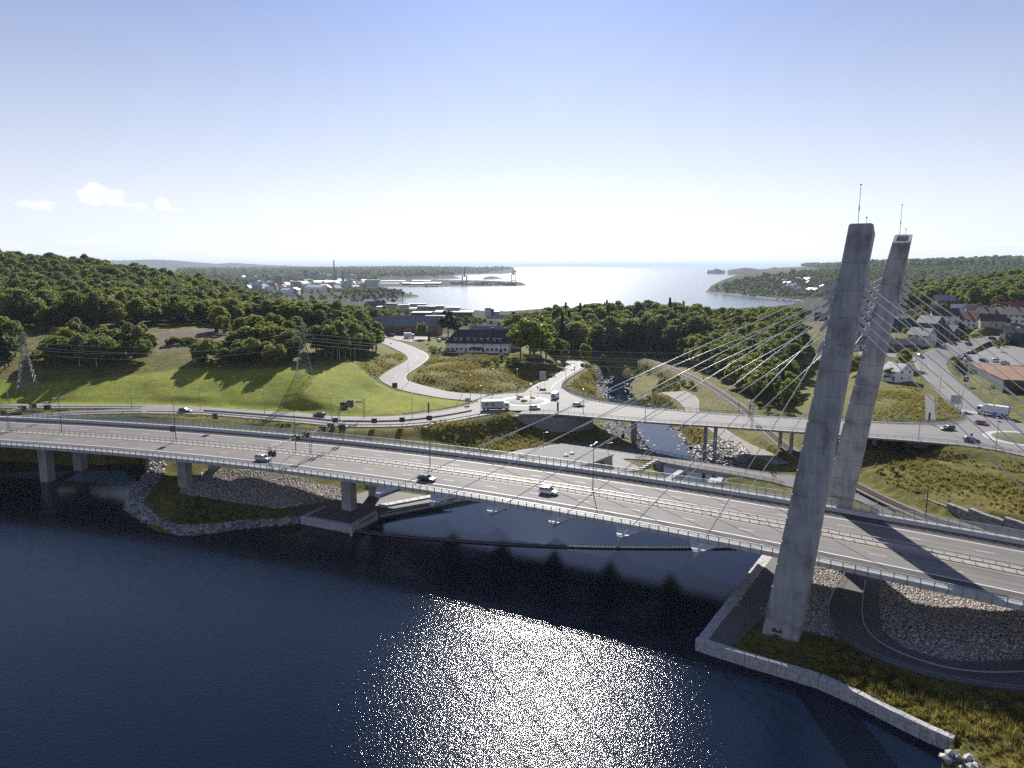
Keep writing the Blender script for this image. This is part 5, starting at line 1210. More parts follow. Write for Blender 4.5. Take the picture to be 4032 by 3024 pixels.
car(3922, 1424, .0, 'suv', 'white', 'white car parked behind the brown-roofed shop')
car(3954, 1433, .0, 'wagon', 'silver', 'silver car partly hidden by the brown roof edge')
car(3666, 1360, -.1, 'van', 'white', 'white van parked by the cream house', name='van', cat='van', on_road=False)
# lorries and camper
M['box_shaded'] = simple('shaded_box_panel', (.48, .47, .45), .5, vary=.12, scale=.6)  # pale box panel with its shaded side's darkness put into the colour
def lorry(u, v, heading, boxlen, label, marks=False, z=None):
    p = on_surf(u, v); e = empty('lorry', p, heading, label, 'lorry')
    mb = MB(); mb.box(-boxlen / 2 - 1.2, boxlen / 2 - 1.2, -1.27, 1.27, 1.05, 3.75); bx = mb.build('cargo_box', M['box_shaded'] if marks else M['white'], e)
    fx = boxlen / 2 - .95
    mb = MB(); mb.loft([[(fx, -1.2, .55), (fx, 1.2, .55), (fx, 1.2, 3.0), (fx, -1.2, 3.0)], [(fx + 1.6, -1.2, .55), (fx + 1.6, 1.2, .55), (fx + 1.6, 1.2, 2.9), (fx + 1.6, -1.2, 2.9)], [(fx + 2.0, -1.12, .6), (fx + 2.0, 1.12, .6), (fx + 2.0, 1.12, 1.7), (fx + 1.85, -1.12, 1.7)]]); cb = mb.build('cab', M['white'], e)
    mb = MB(); mb.hexa([(fx + 1.62, -1.05, 1.8), (fx + 2.0, -1.05, 1.75), (fx + 2.0, 1.05, 1.75), (fx + 1.62, 1.05, 1.8)], [(fx + 1.6, -1.0, 2.7), (fx + 1.72, -1.0, 2.7), (fx + 1.72, 1.0, 2.7), (fx + 1.6, 1.0, 2.7)]); mb.build('windscreen', M['car_glass'], cb)
    mb = MB()
    for s in (-1, 1): mb.box(fx + .5, fx + 1.4, s * 1.21 - .01, s * 1.21 + .01, 1.75, 2.6)
    mb.build('side_window', M['car_glass'], cb)
    mb = MB(); mb.box(-boxlen / 2 - 1.1, fx + 1.3, -.5, .5, .6, 1.04); mb.build('chassis', M['steel_dark'], e)
    mb = MB()
    for s in (-1, 1): mb.box(-boxlen / 2 + .8, fx - .6, s * 1.2 - .03, s * 1.2 + .03, .5, 1.0)
    mb.build('side_guard', M['steel_dark'], e)
    for x in (-boxlen / 2 - .2, -boxlen / 2 + 1.1, fx + .8):
        for s in (-1, 1):
            w = link('tyre', W_T, e, (x, s * 1.05, .5)); w.scale = (1.5, 1.6, 1.5); link('rim', W_R, w)
    if marks:
        # dark printed picture of two oval emblems and lettering lines on the box side
        side = -1
        for (x, r) in ((-boxlen / 2 + .7, .75), (-boxlen / 2 + 3.0, .75)):
            mb = MB(); mb.add([(x + r * math.cos(t), side * 1.278, 2.5 + r * .8 * math.sin(t)) for t in np.linspace(0, 2 * math.pi, 20, endpoint=False)], [tuple(range(20))]); mb.build('emblem', simple('emblem_print', (.20, .17, .15), .5, vary=.5, scale=3), bx)
        mb = MB()
        for k, (w, zz) in enumerate(((1.8, 2.9), (1.4, 2.65), (1.6, 2.4))): mb.add([(.5, side * 1.278, zz), (.5 + w, side * 1.278, zz), (.5 + w, side * 1.278, zz + .1), (.5, side * 1.278, zz + .1)], [(0, 1, 2, 3)])
        mb.build('lettering', simple('grey_print', (.3, .3, .3), .5, vary=0), bx)
    else:
        mb = MB(); mb.box(-boxlen / 2 - 1.215, -boxlen / 2 - 1.2, -1.1, 1.1, 1.2, 3.5); mb.build('tail_lift', M['steel'], bx)
    return e
lorry(1952, 1614, .1, 8.5, 'white box lorry with printed emblems entering the roundabout', True)
lorry(3906, 1634, 2.25, 8.0, 'white box lorry driving up the hillside street', False)
lorry(1612, 1332, .1, 5.0, 'small white box lorry parked before the timber hall', False)
e = empty('camper_van', on_surf(2186, 1568), 1.25, 'white camper van seen from behind leaving the roundabout', 'camper van')
mb = MB(); mb.loft([[(-3.2, -1.1, .5), (-3.2, 1.1, .5), (-3.2, 1.1, 2.7), (-3.2, -1.1, 2.7)], [(1.2, -1.1, .5), (1.2, 1.1, .5), (1.2, 1.1, 2.85), (1.2, -1.1, 2.85)], [(2.2, -1.05, .5), (2.2, 1.05, .5), (2.2, 1.05, 2.1), (2.2, -1.05, 2.1)], [(3.0, -1.0, .5), (3.0, 1.0, .5), (3.0, 1.0, 1.1), (3.0, -1.0, 1.1)]]); bd = mb.build('body', M['white'], e)
mb = MB(); mb.box(-3.215, -3.2, -.6, .6, 1.7, 2.3); mb.build('rear_window', M['car_glass'], e)
mb = MB(); mb.box(-3.5, -3.25, -.8, .8, 1.0, 1.1); mb.tube((-3.4, -.7, 1.2), (-3.4, .7, 1.2), .3, .3, 10); mb.build('bicycle_rack', M['steel_dark'], e)
for s in (-1, 1):
    for x in (-2.0, 1.9): w = link('tyre', W_T, e, (x, s * .95, .36)); link('rim', W_R, w)
    link('tail_light', CARMESH[('suv', 'white')][7], e, (-.9, s * .9, 0))

# ------------------------------------------------------------------ lamp columns
LAMP = {}
def lamp_mesh(h, double):
    k = (round(h * 2) / 2, double)
    if k not in LAMP:
        mb = MB(); mb.tube((0, 0, -.3), (0, 0, h), .13, .07, 8); pole = mb.mesh('pole', M['steel_dark'] if double else M['steel'])
        mb = MB()
        mb.tube((0, 0, h - .05), (1.5 if double else .9, 0, h + .12), .05, .04, 6); mb.box(.75 if not double else 1.3, 1.55 if not double else 2.15, -.17, .17, h + .06, h + .2)
        hd = mb.mesh('lamp_head', M['lampgrey'])
        LAMP[k] = (pole, hd)
    return LAMP[k]
M['lampgrey'] = simple('lamp_head_grey', (.62, .63, .64), .35, vary=0)
def lamp(pos, h, rot, label, group, double=False):
    pole, hd = lamp_mesh(h, double); e = empty('street_lamp', pos, rot, label, 'street lamp', group)
    link('pole', pole, e); link('lamp_head', hd, e)
    if double: link('lamp_head', hd, e, None, math.pi)
    return e
MG = 'tall double-armed lamps on the motorway reserve'
names = ['leftmost', 'second', 'third', 'fourth', 'fifth']
for k, (u, v) in enumerate([(248, 1703), (693, 1736), (1168, 1779), (1695, 1842), (2299, 1962)]):
    p = P(u, v, 12); a = math.degrees(math.atan2(p[1] - CEN[1], p[0] - CEN[0]))
    lamp(arc(645.2, a, 12.0), 11.5, math.radians(a), 'dark double-armed lamp on the motorway reserve, %s from the left' % names[k], MG, True)
SG = 'grey street lamps along the side roads'
for (u, v, ut, vt, rot, where) in [(35, 1592, 26, 1502, -1.5, 'by the lakeside road at the left edge'), (519, 1611, 514, 1517, -1.5, 'where the ramp splits off at left'), (789, 1613, 784, 1519, -1.5, 'on the slip road above the black car'), (1042, 1631, 1036, 1533, -1.5, 'on the slip road below the lattice pylon'), (1306, 1650, 1303, 1548, -1.5, 'on the slip road beside the gantry'), (1623, 1651, 1622, 1551, -1.5, 'on the slip road halfway to the roundabout'), (1894, 1618, 1894, 1518, -1.5, 'left of the box lorry'), (1852, 1578, 1854, 1480, 1.5, 'on the splitter island left of the roundabout'), (1819, 1558, 1819, 1464, 1.5, 'at the foot of the grassy bank'), (1608, 1507, 1607, 1425, 1.2, 'inside the bend of the hill road'), (1941, 1554, 1941, 1452, -1.5, 'above the box lorry on the bank'), (2090, 1613, 2092, 1513, 1.5, 'in front of the roundabout island'), (2036, 1551, 2036, 1453, -1.5, 'behind the roundabout island'), (2228, 1513, 2228, 1437, 0, 'beside the north road railing'), (2262, 1526, 2262, 1448, 0, 'on the dry bank right of the north road'), (2296, 1622, 2297, 1534, 1.5, 'at the left end of the road bridge'), (2540, 1655, 2541, 1562, 1.5, 'on the road bridge over the river'), (2862, 1684, 2864, 1594, 1.5, 'on the road bridge left of the sign gantry'), (3616, 1734, 3628, 1612, 1.5, 'on the road bridge right of the towers'), (3920, 1772, 3933, 1650, 1.5, 'at the edge of the right roundabout'), (3697, 1566, 3706, 1472, 0, 'left of the hillside street'), (3767, 1637, 3779, 1536, 0, 'at the corner of the dry field'), (3784, 1624, 3794, 1534, 0, 'beside the big traffic sign'), (3624, 1494, 3632, 1415, 0, 'by the lower hillside street'), (3858, 1570, 3862, 1500, 3, 'on the grass strip by the shop'), (2392, 1815, 2395, 1745, 0, 'in the service yard'), (2140, 1770, 2141, 1705, 0, 'at the foot of the embankment')]:
    p = on_surf(u, v); h = max(5.0, zabove(ut, vt, p) - p[2]); lamp(p, h, rot, 'slim grey street lamp ' + where, SG)
# ------------------------------------------------------------------ signs
M['sign_back'] = simple('sign_back_dark', (.05, .052, .055), .6, vary=.1); M['sign_blue'] = simple('blue_sign', (.02, .10, .42), .4, vary=0); M['sign_yellow'] = simple('yellow_sign', (.65, .42, .03), .45, vary=0); M['sign_red'] = simple('red_sign', (.5, .02, .02), .45, vary=0)
def sign(u, v, us, vs, w, h, label, mt='sign_back', pos=None, rot=0.0, group='roadside signs', poles=1):
    p = on_surf(u, v) if pos is None else np.array(pos); zc = zabove(us, vs, p) - p[2] if pos is None else vs
    e = empty('road_sign', p, rot, label, 'sign', group); mb = MB()
    for x in ([0] if poles == 1 else [-w * .3, w * .3]): mb.tube((x, .06, -.3), (x, .06, zc + h * .4), .06, .06, 6)
    mb.build('sign_post', M['steel'], e)
    mb = MB(); mb.box(-w / 2, w / 2, -.03, .03, zc - h / 2, zc + h / 2); mb.build('sign_panel', M[mt], e)
    return e
for u, v, us, vs, w, h, lb, mt, po in [(1320, 1677, 1320, 1655, 1.9, 1.7, 'dark square sign beside the slip road, leftmost of the row', 'sign_back', 1), (1474, 1681, 1474, 1657, 1.9, 1.7, 'dark square sign beside the slip road, second of the row', 'sign_back', 1), (1584, 1678, 1584, 1653, 1.9, 1.7, 'dark square sign beside the slip road, third of the row', 'sign_back', 1), (1691, 1669, 1691, 1646, 1.9, 1.7, 'dark square sign beside the slip road, fourth of the row', 'sign_back', 1), (1555, 1539, 1555, 1517, 2.3, 2.2, 'dark square sign on the outside of the hill road bend', 'sign_back', 1), (1688, 1634, 1688, 1606, .6, 4.0, 'narrow dark pillar sign on the lawn edge', 'sign_back', 1), (2196, 1627, 2196, 1601, .7, 3.6, 'narrow dark pillar sign by the roundabout railing', 'sign_back', 1), (2137, 1523, 2137, 1480, 3.0, 4.0, 'big grey sign back above the roundabout', 'steel', 2), (3761, 1612, 3758, 1573, 4.0, 3.4, 'big grey sign back at the corner of the dry field', 'steel', 2), (3657, 1668, 3660, 1640, .7, 2.8, 'narrow dark pillar sign at the field path', 'sign_back', 1), (3802, 1518, 3804, 1494, 2.2, 2.2, 'blue square sign on the grass strip by the shop', 'sign_blue', 1), (3914, 1653, 3917, 1631, 1.4, 1.4, 'blue pedestrian crossing sign by the lorry', 'sign_blue', 1), (1842, 1595, 1842, 1575, 2.2, 1.6, 'grey sign back beside the lawn tip', 'steel', 2), (2240, 1535, 2240, 1520, 2.2, .9, 'small yellow direction sign behind the railing', 'sign_yellow', 2)]:
    sign(u, v, us, vs, w, h, lb, mt, poles=po)
def tri_sign(u, v, us, vs, label):
    p = on_surf(u, v); zc = zabove(us, vs, p) - p[2]; e = empty('give_way_sign', p, 0, label, 'sign', 'roadside signs')
    mb = MB(); mb.tube((0, .05, -.2), (0, .05, zc), .05, .05, 6); mb.build('sign_post', M['steel'], e)
    mb = MB(); mb.add([(-.6, -.02, zc + .6), (.6, -.02, zc + .6), (0, -.02, zc - .4), (-.6, .02, zc + .6), (.6, .02, zc + .6), (0, .02, zc - .4)], [(0, 2, 1), (3, 4, 5), (0, 1, 4, 3), (1, 2, 5, 4), (2, 0, 3, 5)]); mb.build('sign_panel', M['sign_back'], e)
tri_sign(1539, 1370, 1539, 1354, 'triangular give way sign where the hill road straightens'); tri_sign(2117, 1556, 2117, 1528, 'triangular give way sign on the north road island'); tri_sign(2038, 1553, 2038, 1529, 'triangular give way sign behind the roundabout'); tri_sign(3822, 1747, 3827, 1715, 'triangular give way sign by the right roundabout')
# single motorway signs
for u, v, r, lb in ((708, 1734, 643.4, 'dark matrix sign on a thin post in the motorway reserve'), (821, 1704, 660.6, 'dark square sign behind the far motorway parapet')):
    p = P(u, v, 12); a = math.degrees(math.atan2(p[1] - CEN[1], p[0] - CEN[0])); sign(0, 0, 0, 4.2 if r < 650 else 4.6, 1.7, 1.9, lb, pos=arc(r, a, 12.0), rot=math.radians(a - 90) + .2)
# ------------------------------------------------------------------ sign gantries
M["pylon_steel"] = simple('weathered_steel', (.22, .23, .235), .6, metal=.3, vary=.15)
def truss(mb, p0, p1, w=.8, n=12, r=.05):
    p0, p1 = np.array(p0, float), np.array(p1, float); up = np.array([0, 0, 1.0]); d = (p1 - p0) / np.linalg.norm(p1 - p0)
    s = np.cross(d, up)
    if np.linalg.norm(s) < .1: s = np.array([1.0, 0, 0])
    s /= np.linalg.norm(s); t = np.cross(s, d); cs = [(s * a + t * b) * w / 2 for a, b in ((-1, -1), (1, -1), (1, 1), (-1, 1))]
    for c in cs: mb.tube(p0 + c, p1 + c, r, r, 4)
    for k in range(n):
        a = p0 + (p1 - p0) * k / n; b = p0 + (p1 - p0) * (k + 1) / n
        for i in range(4): mb.tube(a + cs[i], b + cs[(i + 1) % 4], r * .7, r * .7, 3, False)
def gantry(label, posts, zb, boards, mt='steel', base=0.0):
    e = empty('sign_gantry', (posts[0][0], posts[0][1], base), 0, label, 'gantry', 'sign gantries'); L = Vector(e.location)
    for p in posts:
        mb = MB(); truss(mb, (p[0], p[1], p[2] - .2), (p[0], p[1], zb + .4), .6, 8, .035); o = mb.build('gantry_post', M['pylon_steel'], e); o.location = -L
    mb = MB(); truss(mb, (posts[0][0], posts[0][1], zb), (posts[-1][0], posts[-1][1], zb), .7, 18, .035); o = mb.build('gantry_beam', M['pylon_steel'], e); o.location = -L
    d = math.atan2(posts[-1][1] - posts[0][1], posts[-1][0] - posts[0][0])
    for (t, w, h, dz, m_) in boards:
        c = np.array(posts[0][:2]) * (1 - t) + np.array(posts[-1][:2]) * t; R_ = Matrix.Translation((c[0], c[1], zb + dz)) @ Matrix.Rotation(d, 4, 'Z')
        for s in (-1, 1):
            mb = MB(); mb.box(-w / 2, w / 2, s * .62 - .12, s * .62 + .12, -h / 2, h / 2, R_); o = mb.build('sign_board', M[m_], e); o.location = -L
    return e
def adeg(u, v): p = P(u, v, 12); return math.degrees(math.atan2(p[1] - CEN[1], p[0] - CEN[0]))
for lb, aa in (('sign gantry with dark boards spanning the motorway bridge', adeg(1231, 1788)), ('sign gantry with dark boards over the motorway at the left edge', adeg(40, 1695))):
    gantry(lb, [tuple(arc(626.9, aa, 11.6)), tuple(arc(644.2, aa, 12)), tuple(arc(661, aa, 11.6))], 18.2, [(.03, 1.3, 1.6, -1.8, 'sign_back'), (.33, 1.5, 1.5, .1, 'sign_back'), (.45, 1.5, 1.5, .1, 'sign_back'), (.68, 1.6, 1.6, .1, 'sign_back'), (.8, 1.6, 1.6, .1, 'sign_back'), (.97, 1.4, 1.7, -1.6, 'sign_back')], base=12)
g0, g1 = on_surf(1336, 1680), on_surf(1434, 1644); gantry('sign gantry with two black boards over the slip road', [tuple(g0), tuple(g1)], g0[2] + 6.6, [(.2, 2.3, 3.0, -.1, 'sign_back'), (.45, 1.9, 2.6, 0, 'sign_back'), (.8, 1.6, 1.0, -.3, 'sign_yellow')], base=g0[2])
A, B = ROADS['bridge_road']; i = int(np.argmin(np.hypot(*(B[:, :2] - P(2959, 1690, 10.5)[:2]).T)))
gantry('sign gantry seen edge-on over the road bridge', [tuple(B[i] + [0, -.2, 0]), tuple(A[i] * .8 + B[i] * .2 + [0, 0, 0])], B[i][2] + 6.5, [(.35, 2.6, 2.0, 0, 'sign_back'), (.75, 2.2, 1.8, 0, 'steel')], base=B[i][2])
# ------------------------------------------------------------------ high-voltage pylons and wires
def pylon(pos, h, label):
    e = empty('power_pylon', pos, .35, label, 'pylon', 'lattice power pylons'); mb = MB()
    def hw(z): return 3.4 + (1.0 - 3.4) * min(1, z / (h * .62)) if z < h * .62 else 1.0 - .75 * (z - h * .62) / (h * .38)
    zs = np.linspace(0, h * .94, 12)
    cs = ((-1, -1), (1, -1), (1, 1), (-1, 1))
    for a, b in zip(zs[:-1], zs[1:]):
        for i, (sx, sy) in enumerate(cs):
            mb.tube((sx * hw(a), sy * hw(a), a), (sx * hw(b), sy * hw(b), b), .11, .11, 4, False)
            tx, ty = cs[(i + 1) % 4]
            mb.tube((sx * hw(a), sy * hw(a), a), (tx * hw(b), ty * hw(b), b), .06, .06, 4, False); mb.tube((tx * hw(a), ty * hw(a), a), (sx * hw(b), sy * hw(b), b), .06, .06, 4, False)
            mb.tube((sx * hw(b), sy * hw(b), b), (tx * hw(b), ty * hw(b), b), .03, .03, 4, False)
    mb.tube((0, 0, h * .93), (0, 0, h), .12, .05, 5); mb.build('lattice_mast', M['pylon_steel'], e)
    for z, w in ((h * .86, 3.2), (h * .75, 4.0), (h * .64, 3.4)):
        mb = MB()
        for s in (-1, 1):
            for y in (-.5, .5): mb.tube((s * .5, y, z), (s * w, 0, z + .25), .08, .06, 4); mb.tube((s * .5, y, z + 1.0), (s * w, 0, z + .25), .06, .05, 4)
            mb.tube((s * w, 0, z + .2), (s * w, 0, z - 1.1), .1, .1, 6)
        mb.build('cross_arm', M['steel'], e)
    return e
pA = on_surf(1199, 1484, False, 20); hA = zabove(1194, 1270, pA) - pA[2]; pylon(pA, hA, 'tall steel lattice pylon standing on the lawn with a long shadow')
pB = on_surf(113, 1543, False, 17); hB = zabove(90, 1295, pB) - pB[2]; pylon(pB, hB, 'steel lattice pylon at the left edge beside the trees')
def wire(a, b, sag, label):
    pts = []
    for t in np.linspace(0, 1, 24): pts.append(np.array(a) * (1 - t) + np.array(b) * t - [0, 0, 4 * sag * t * (1 - t)])
    mb = MB(); mb.path_tube(pts, .03, 3); tag(mb.build('power_line', M['lampgrey']), label, 'power line', 'overhead power lines')
ca, sa = math.cos(.35), math.sin(.35)
WR = np.array([215, 415])
for k, (f, w, ve) in enumerate(((.86, -3.2, 1372), (.75, 4.0, 1405), (.75, -4.0, 1418), (.64, 3.4, 1445))):
    a = pA + [ca * w, sa * w, hA * f - 1.0]; b0 = pB + [ca * w, sa * w, hB * f - 1.0]; wr = WR + [w * .4, w]
    wire(a, (wr[0], wr[1], zabove(3400, ve, wr)), 5, 'thin overhead power line crossing the valley, %s of four' % ('highest', 'second', 'third', 'lowest')[k])
    wire(a, b0, 4, 'thin overhead power line between the two pylons, %s of four' % ('highest', 'second', 'third', 'lowest')[k])
# railway masts
for (u, v, ut, vt, lb) in ((3644, 2036, 3642, 1910, 'dark railway mast beside the track by the dry stone wall'), (2908, 1625, 2908, 1580, 'railway mast by the road bridge'), (2545, 1432, 2545, 1390, 'railway mast at the far bend of the track, right one'), (2455, 1405, 2455, 1375, 'railway mast at the far bend of the track, left one'), (2770, 1500, 2771, 1440, 'railway mast below the wooded knoll')):
    p = on_surf(u, v, False, 2); h = max(5, zabove(ut, vt, p) - p[2]); e = empty('railway_mast', p, 0, lb, 'mast', 'railway masts'); mb = MB(); mb.tube((0, 0, -.3), (0, 0, h), .14, .12, 6); mb.build('mast_pole', M['steel_dark'], e); mb = MB(); mb.tube((0, 0, h - .8), (-2.6, -1.6, h - .6), .06, .05, 5); mb.tube((0, 0, h - 1.8), (-2.6, -1.6, h - .6), .04, .04, 5); mb.build('bracket', M['steel'], e)
# road markings on the roundabout roads
def paint_strip(pts, w, mt, name):
    pts = np.asarray(pts); t = np.gradient(pts, axis=0); n_ = np.stack([-t[:, 1], t[:, 0], 0 * t[:, 0]], 1); n_ /= np.linalg.norm(n_, axis=1)[:, None] + 1e-9
    mb = MB(); mb.strip(pts - n_ * w / 2 + [0, 0, .03], pts + n_ * w / 2 + [0, 0, .03]); return tag(mb.build(name, M[mt]), kind='structure')
for nm, ts, sl in (('slip_road', (.05, .93), slice(0, 76)), ('hill_road', (.94,), slice(12, 60)), ('hillside_street', (.05,), slice(6, 76)), ('north_road', (.04, .7), slice(4, 46)), ('lakeside_road', (.06, .94), slice(0, 50))):
    A, B = ROADS[nm]
    for t in ts: paint_strip((A * (1 - t) + B * t)[sl], .14, 'paint_white', 'edge_marking')
A, B = ROADS['hill_road']; paint_strip((A * .5 + B * .5)[20:70], .12, 'paint_yellow', 'centre_marking')
A, B = ROADS['hillside_street']; paint_strip((A * .55 + B * .45)[14:40], .25, 'paint_yellow', 'centre_marking')
A, B = ROADS['hillside_street']
for nm, frac, t0, t1 in (('crossing_bar', .085, .08, .95),): 
    i = 7
    for k in range(13):
        a = A[i] * (1 - (t0 + (t1 - t0) * k / 13)) + B[i] * (t0 + (t1 - t0) * k / 13); b = A[i] * (1 - (t0 + (t1 - t0) * (k + .5) / 13)) + B[i] * (t0 + (t1 - t0) * (k + .5) / 13)
        d = (A[i + 1] - A[i - 1]); d /= np.linalg.norm(d); mb = MB(); mb.add([a - d * 1.4 + [0, 0, .05], b - d * 1.4 + [0, 0, .05], b + d * 1.4 + [0, 0, .05], a + d * 1.4 + [0, 0, .05]], [(0, 1, 2, 3)]); tag(mb.build('crossing_bar', M['paint_white']), kind='structure')
# slip road middle barrier kerb (dark line)
A, B = ROADS['slip_road']; kb = (A * .48 + B * .52)[14:74]
t = np.gradient(kb, axis=0); n_ = np.stack([-t[:, 1], t[:, 0], 0 * t[:, 0]], 1); n_ /= np.linalg.norm(n_, axis=1)[:, None]
mb = MB(); mb.loft([[tuple(p - q * .2), tuple(p + q * .2), tuple(p + q * .14 + [0, 0, .55]), tuple(p - q * .14 + [0, 0, .55])] for p, q in zip(kb, n_)]); tag(mb.build('lane_barrier', M['concrete']), 'low concrete lane barrier down the middle of the slip road', 'barrier')
# ------------------------------------------------------------------ houses
WALLC = {k: simple('wall_' + k, c, .75, vary=.08, scale=.8) for k, c in dict(white=(.82, .82, .80), cream=(.58, .55, .46), beige=(.45, .40, .33), brown=(.09, .06, .045), black=(.03, .03, .032), navy=(.035, .05, .075), red=(.25, .06, .04), brick=(.22, .10, .07), yellow=(.5, .38, .16), grey=(.32, .33, .34), timber=(.29, .15, .08)).items()}
def m_roof(name, c, rough=.7):
    m, nt, b = mat_new(name); p = wpos(nt); w = N(nt, 'TexWave', Scale=2.2); w.bands_direction = 'Z'; nt.links.new(p, w.inputs['Vector'])
    f = noise(nt, .7, 5, .65, p); base = ramp(nt, f, [(.3, tuple(x * .72 for x in c)), (.7, tuple(x * 1.2 for x in c))])
    nt.links.new(base, b.inputs['Base Color']); b.inputs['Roughness'].default_value = rough; bump(nt, b, w.outputs['Fac'], .5, .08); return m
ROOFC = {k: m_roof('roof_' + k, c, r) for k, c, r in (('dark', (.045, .046, .05), .6), ('slate', (.10, .105, .115), .5), ('red', (.24, .075, .045), .75), ('grey', (.25, .245, .24), .6), ('brown', (.09, .06, .05), .75), ('metal', (.35, .36, .38), .35), ('pink', (.36, .22, .18), .75), ('white', (.65, .65, .66), .45))}
WIN = {}
def win_mesh(w, h):
    if (w, h) not in WIN:
        f = MB()
        for x0, x1, z0, z1 in ((-w / 2 - .09, -w / 2, -h / 2 - .09, h / 2 + .09), (w / 2, w / 2 + .09, -h / 2 - .09, h / 2 + .09), (-w / 2, w / 2, h / 2, h / 2 + .09), (-w / 2, w / 2, -h / 2 - .09, -h / 2), (-.035, .035, -h / 2, h / 2)): f.box(x0, x1, -.06, .03, z0, z1)
        g = MB(); g.box(-w / 2, w / 2, -.02, .02, -h / 2, h / 2)
        WIN[(w, h)] = (f.mesh('window_frame', M['white']), g.mesh('window', M['window']))
    return WIN[(w, h)]
def add_window(parent, x, y, z, rot, w, h, frame=True):
    f, g = win_mesh(w, h); o = link('window', g, parent, (x, y, z), rot)
    if frame: link('window_frame', f, o)
    return o
def house(pos, rot, L, D, h, rh, wall, roof, label, group='houses on the hillside at right', wins=True, chimney=True, hip=False, name='house', balcony=False):
    """ridge along local x; front faces local -y"""
    e = empty(name, pos, rot, label, 'house', group)
    b = -1.2; mb = MB(); x, y = L / 2, D / 2
    if hip:
        mb.box(-x, x, -y, y, b, h)
    else:
        mb.add([(-x, -y, b), (x, -y, b), (x, y, b), (-x, y, b), (-x, -y, h), (x, -y, h), (x, y, h), (-x, y, h), (-x, 0, h + rh), (x, 0, h + rh)], [(0, 1, 5, 4), (2, 3, 7, 6), (1, 2, 6, 9, 5), (3, 0, 4, 8, 7), (3, 2, 1, 0), (4, 5, 9, 8), (6, 7, 8, 9)])
    mb.build('wall', WALLC[wall], e)
    ov, th = .55, .18; sl = rh / y; mb = MB()
    if hip:
        ins = min(x * .75, y); e0 = [(-x - ov, -y - ov, h - .1), (x + ov, -y - ov, h - .1), (x + ov, y + ov, h - .1), (-x - ov, y + ov, h - .1)]; r0 = [(-x + ins, 0, h + rh), (x - ins, 0, h + rh)]
        mb.add(e0 + r0 + [(p[0], p[1], p[2] - .15) for p in e0], [(0, 1, 5, 4), (1, 2, 5), (2, 3, 4, 5), (3, 0, 4), (0, 6, 7, 1), (1, 7, 8, 2), (2, 8, 9, 3), (3, 9, 6, 0), (9, 8, 7, 6)])
    else:
        for s in (-1, 1):
            a = [(-x - ov, s * (y + ov), h - sl * ov + .05), (x + ov, s * (y + ov), h - sl * ov + .05), (x + ov, 0, h + rh + .05), (-x - ov, 0, h + rh + .05)]
            if s > 0: a = [a[1], a[0], a[3], a[2]]
            mb.hexa(a, [(p[0], p[1], p[2] + th) for p in a])
    ro = mb.build('roof', ROOFC[roof], e)
    if chimney: mb = MB(); mb.box(-L * .15 - .35, -L * .15 + .35, .2, .9, h + rh * .55, h + rh + .9); mb.box(-L * .15 - .42, -L * .15 + .42, .13, .97, h + rh + .9, h + rh + 1.02); mb.build('chimney', WALLC['brick'], ro)
    if wins:
        floors = 2 if h > 4.2 else 1
        for fl in range(floors):
            z = 1.5 + fl * 2.7; n = max(2, int(L / 3.2))
            for k in range(n):
                xx = -x + (k + .5) * L / n
                if fl == 0 and k == n // 2: continue
                add_window(e, xx, -y - .02, z, 0, 1.2, 1.25)
            for s in (-1, 1):
                for k in range(2): add_window(e, s * (x + .02), (-.25 + .5 * k) * D, z, s * math.pi / 2, 1.1, 1.2)
        if not hip and rh > 2:
            for s in (-1, 1): add_window(e, s * (x + .02), 0, h + rh * .38, s * math.pi / 2, 1.0, 1.1)
        mb = MB(); mb.box(-.5, .5, -.04, .04, 0, 2.1); d = link('door', mb.mesh('door', WALLC['brown']), e, ((-x + (n // 2 + .5) * L / n), -y - .03, 0)); mb = MB(); mb.box(.32, .4, -.1, -.03, 1.0, 1.06); mb.build('handle', M['steel'], d)
    if balcony:
        mb = MB(); mb.box(-2.6, 2.6, -y - 1.6, -y - .02, h * .52, h * .52 + .15); 
        for k in range(18): mb.box(-2.6 + k * .3, -2.55 + k * .3, -y - 1.6, -y - 1.55, h * .52, h * .52 + 1.0)
        mb.box(-2.65, 2.65, -y - 1.65, -y - 1.53, h * .52 + 1.0, h * .52 + 1.08); mb.build('balcony', M['white'], e)
    return e
def hp(u, v, z0=25): return on_surf(u, v, False, z0)
